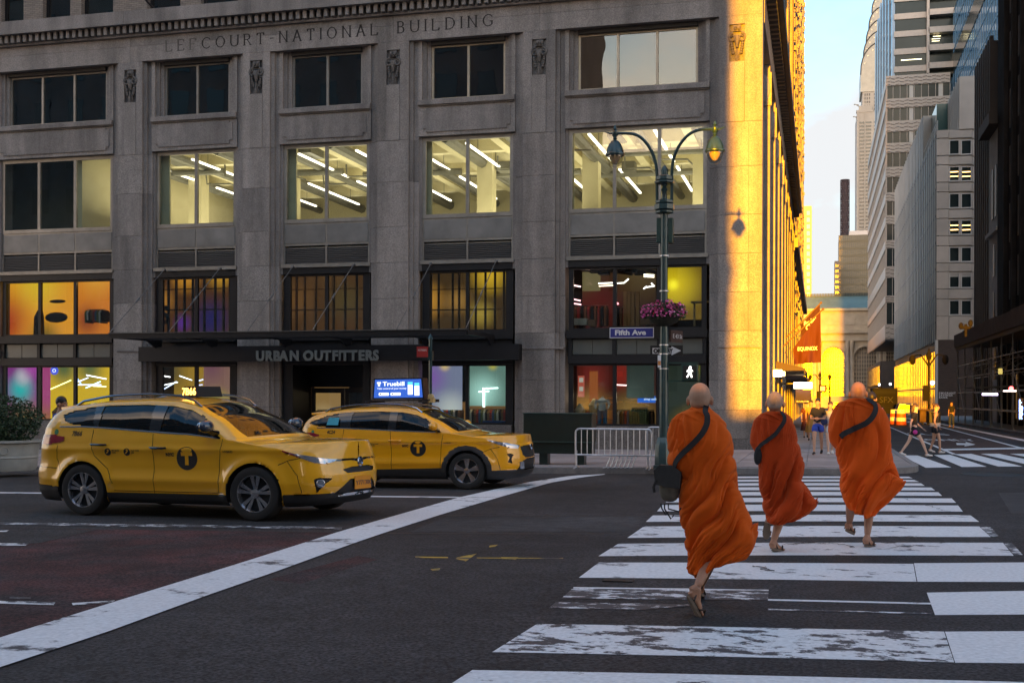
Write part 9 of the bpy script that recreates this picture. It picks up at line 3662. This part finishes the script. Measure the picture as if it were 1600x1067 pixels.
# ---- far end of the cross street
for k, (px, pf, lb_) in enumerate(((1398, 664, 'first orange and white striped barrel from the left'), (1408, 665, 'second orange and white striped barrel, beside the woman in black'))):
 p = Gz(px, pf)
 t = thing('traffic_barrel', lb_, 'traffic barrel', p, group='striped traffic barrels down the cross street')
 for q_ in range(4):
  MB().lathe((p.x, p.y, p.z + .04 + q_ * .27), [(.36 - q_ * .02, 0), (.35 - q_ * .02, .265)], 14).build('stripe', M('barrel_orange', (.55, .09, .02), .6) if q_ % 2 == 0 else M('white_paint'), t)
 MB().lathe(p, [(.46, 0), (.46, .05), (.36, .06)], 14).build('rubber_base', M('tyre'), t)
for k, (p0, p1, pt, lb_) in enumerate(((1437, 1454, 641, 'rusty brown works container left of the woman with hair bun'), (1452, 1470, 644, 'grey green works container behind the woman with hair bun'))):
 g_ = Gz(p0, 663 + k)
 a, b = onY(p0, 663, g_.y), onY(p1, pt, g_.y)
 t = thing('works_container', lb_, 'container', (a.x, g_.y, g_.z))
 MB().cbox(a.x, b.x, g_.y, g_.y + 1.6, g_.z + .15, b.z, .04).build('body', M('rusty', (.09, .05, .03), .8, n=.4, ns_=3) if k == 0 else M('drab', (.07, .07, .055), .8, n=.3, ns_=3), t)
 MB().box(a.x - .03, b.x + .03, g_.y - .04, g_.y + 1.62, b.z, b.z + .07).build('lid', M('rusty') if k == 0 else M('drab'), t)
 for x in (a.x + .15, b.x - .25):
  MB().box(x, x + .12, g_.y, g_.y + .3, g_.z, g_.z + .149).build('leg', M('tyre'), t)

def far_car(px, pf, w, h, l, col, lb_, rear=True):
 p = Gz(px, pf)
 t = thing('distant_car' if h < 2.2 else 'distant_truck', lb_, 'car' if h < 2.2 else 'truck', p)
 x, y, z = p
 if h < 2.2:
  sec = [(-w / 2, .35), (-w / 2, .95), (-w / 2 + .12, 1.0), (-w / 2 + .28, h), (w / 2 - .28, h), (w / 2 - .12, 1.0), (w / 2, .95), (w / 2, .35), (w / 2 - .1, .22), (-w / 2 + .1, .22)]
 else:
  sec = [(-w / 2, .5), (-w / 2, h - .05), (-w / 2 + .05, h), (w / 2 - .05, h), (w / 2, h - .05), (w / 2, .5)]
 MB().prism(sec, lambda u, v, d: (x + u, d, z + v), y, y + l).build('body', M(*col), t)
 if h < 2.2:
  MB().prism([(-w / 2 + .22, 1.03), (w / 2 - .22, 1.03), (w / 2 - .34, h - .1), (-w / 2 + .34, h - .1)], lambda u, v, d: (x + u, d, z + v), y - .03, y).build('rear_window', M('far_window'), t)
  for sg in (-1, 1):
   MB().box(x + sg * (w / 2 - .2) - .12, x + sg * (w / 2 - .2) + .12, y - .04, y, z + .78, z + .9).build('tail_light', E('tail_glow', (1, .03, .02), .35), t)
 else:
  MB().box(x - w / 2 + .2, x + w / 2 - .2, y - .03, y, z + h - .55, z + h - .2).build('name_panel', M('panel_slate', (.006, .007, .01), .9), t)
  text('lettering', 'SFX', M('dim_print', (.04, .04, .045), .9), (x - .55, y - .05, z + 1.6), (1, 0, 0), (0, 0, 1), .8, .01, t)
 for sg in (-1, 1):
  for yy in (y + .4, y + l - .9):
   MB().lathe((x + sg * (w / 2 - .12), yy, z + .33), [(.33, -.1), (.33, .1)], 14, 'x').build('wheel', M('tyre'), t)

far_car(1383, 655, 2.3, 3.0, 6, ('truck_black', (.004, .004, .005), .95), 'black truck with white letters on its rear beyond the bright robed person')
far_car(1417, 657, 1.8, 1.5, 4, ('car_white', (.45, .45, .45), .3), 'white car behind the striped barrels')
far_car(1347, 641, 1.8, 1.5, 4, ('car_dark', (.03, .03, .035), .3), 'dark car far down the street in front of the terminal')
far_car(1308, 640, 1.8, 1.55, 4, ('taxi_paint', (.8, .4, .01), .3), 'yellow cab far down the street under the arched window')

def far_lamp(px, pf, ptop, label, globes=(), twin=True, red=False, s=1.0, sig=True):
 p = Gz(px, pf)
 zt_ = onY(px, ptop, p.y).z
 t = thing('distant_lamp_post', label, 'lamp post', p)
 MB().tube([p, (p.x, p.y, zt_)], .09 * s, 6).build('post', M('soot'), t)
 MB().lathe((p.x, p.y, zt_), [(.12 * s, -.3), (.2 * s, 0), (.08 * s, .3), (.02, .6)], 8).build('finial', M('soot'), t)
 if twin:
  for sg in (-1, 1):
   MB().tube([(p.x, p.y, zt_ - .8), (p.x + sg * .5 * s, p.y, zt_ + .1), (p.x + sg * 1.0 * s, p.y, zt_)], .05 * s, 5).build('arm', M('soot'), t)
   MB().ell((p.x + sg * 1.0 * s, p.y, zt_ - .3), .2 * s, .2 * s, .32 * s, 10, 8).build('lamp_head', M('soot'), t)
 if sig:
  c = Vector((p.x, p.y, p.z + (zt_ - p.z) * .45))
  MB().box(c.x - .35 * s, c.x + .05, c.y - .2, c.y, c.z - .5 * s, c.z + .5 * s).build('signal_head', M('soot'), t)
 for (gx, gy) in globes:
  q_ = onY(gx, gy, p.y)
  MB().ell(q_, .13 * s, .13 * s, .13 * s, 8, 6).build('glowing_globe', E('globe_white', (.9, .93, 1), .9), t)

far_lamp(1451, 662, 556, 'tall black lamp post with cluster top standing before the glass base tinted with a gold reflection', ((1457, 598),), s=1.2)
far_lamp(1281, 645, 586, 'black twin lamp post in front of the arched window, left side', s=1.4)
far_lamp(1375, 648, 606, 'lamp post with two glowing white globes beside the banded tower podium', ((1374, 601), (1391, 600)), False, s=1.1, sig=False)
c = onY(1509, 512, 70)
tag(MB().tube([(c.x, 70, c.z - .5), (c.x, 70, c.z + .2)], .08, 6).ell((c.x - .25, 70, c.z + .1), .13, .13, .2, 8, 6).ell((c.x + .25, 70, c.z + .25), .13, .13, .2, 8, 6).ell((c.x, 70, c.z), .3, .1, .1, 8, 6).build('lamp_cluster', M('soot')),
 'black lamp cluster poking above the end of the scaffold hoarding', 'lamp')
q_ = Gz(1287, 660, KH)
c = onY(1285.5, 607, q_.y)
dw_ = thing('hand_signal', 'pedestrian signal with a glowing orange red hand above the people on the left pavement', 'signal', q_)
MB().box(c.x - .28, c.x + .28, q_.y, q_.y + .25, c.z - .28, c.z + .28).build('housing', M('soot'), dw_)
MB().box(c.x - .16, c.x + .16, q_.y - .02, q_.y, c.z - .16, c.z + .16).build('hand', E('hand_red', (1, .16, .03), .7), dw_)
MB().tube([(c.x + .5, q_.y + .1, q_.z), (c.x + .5, q_.y + .1, c.z + .6)], .08, 6).tube([(c.x, q_.y + .1, c.z), (c.x + .5, q_.y + .1, c.z)], .04, 5).build('post', M('soot'), dw_)
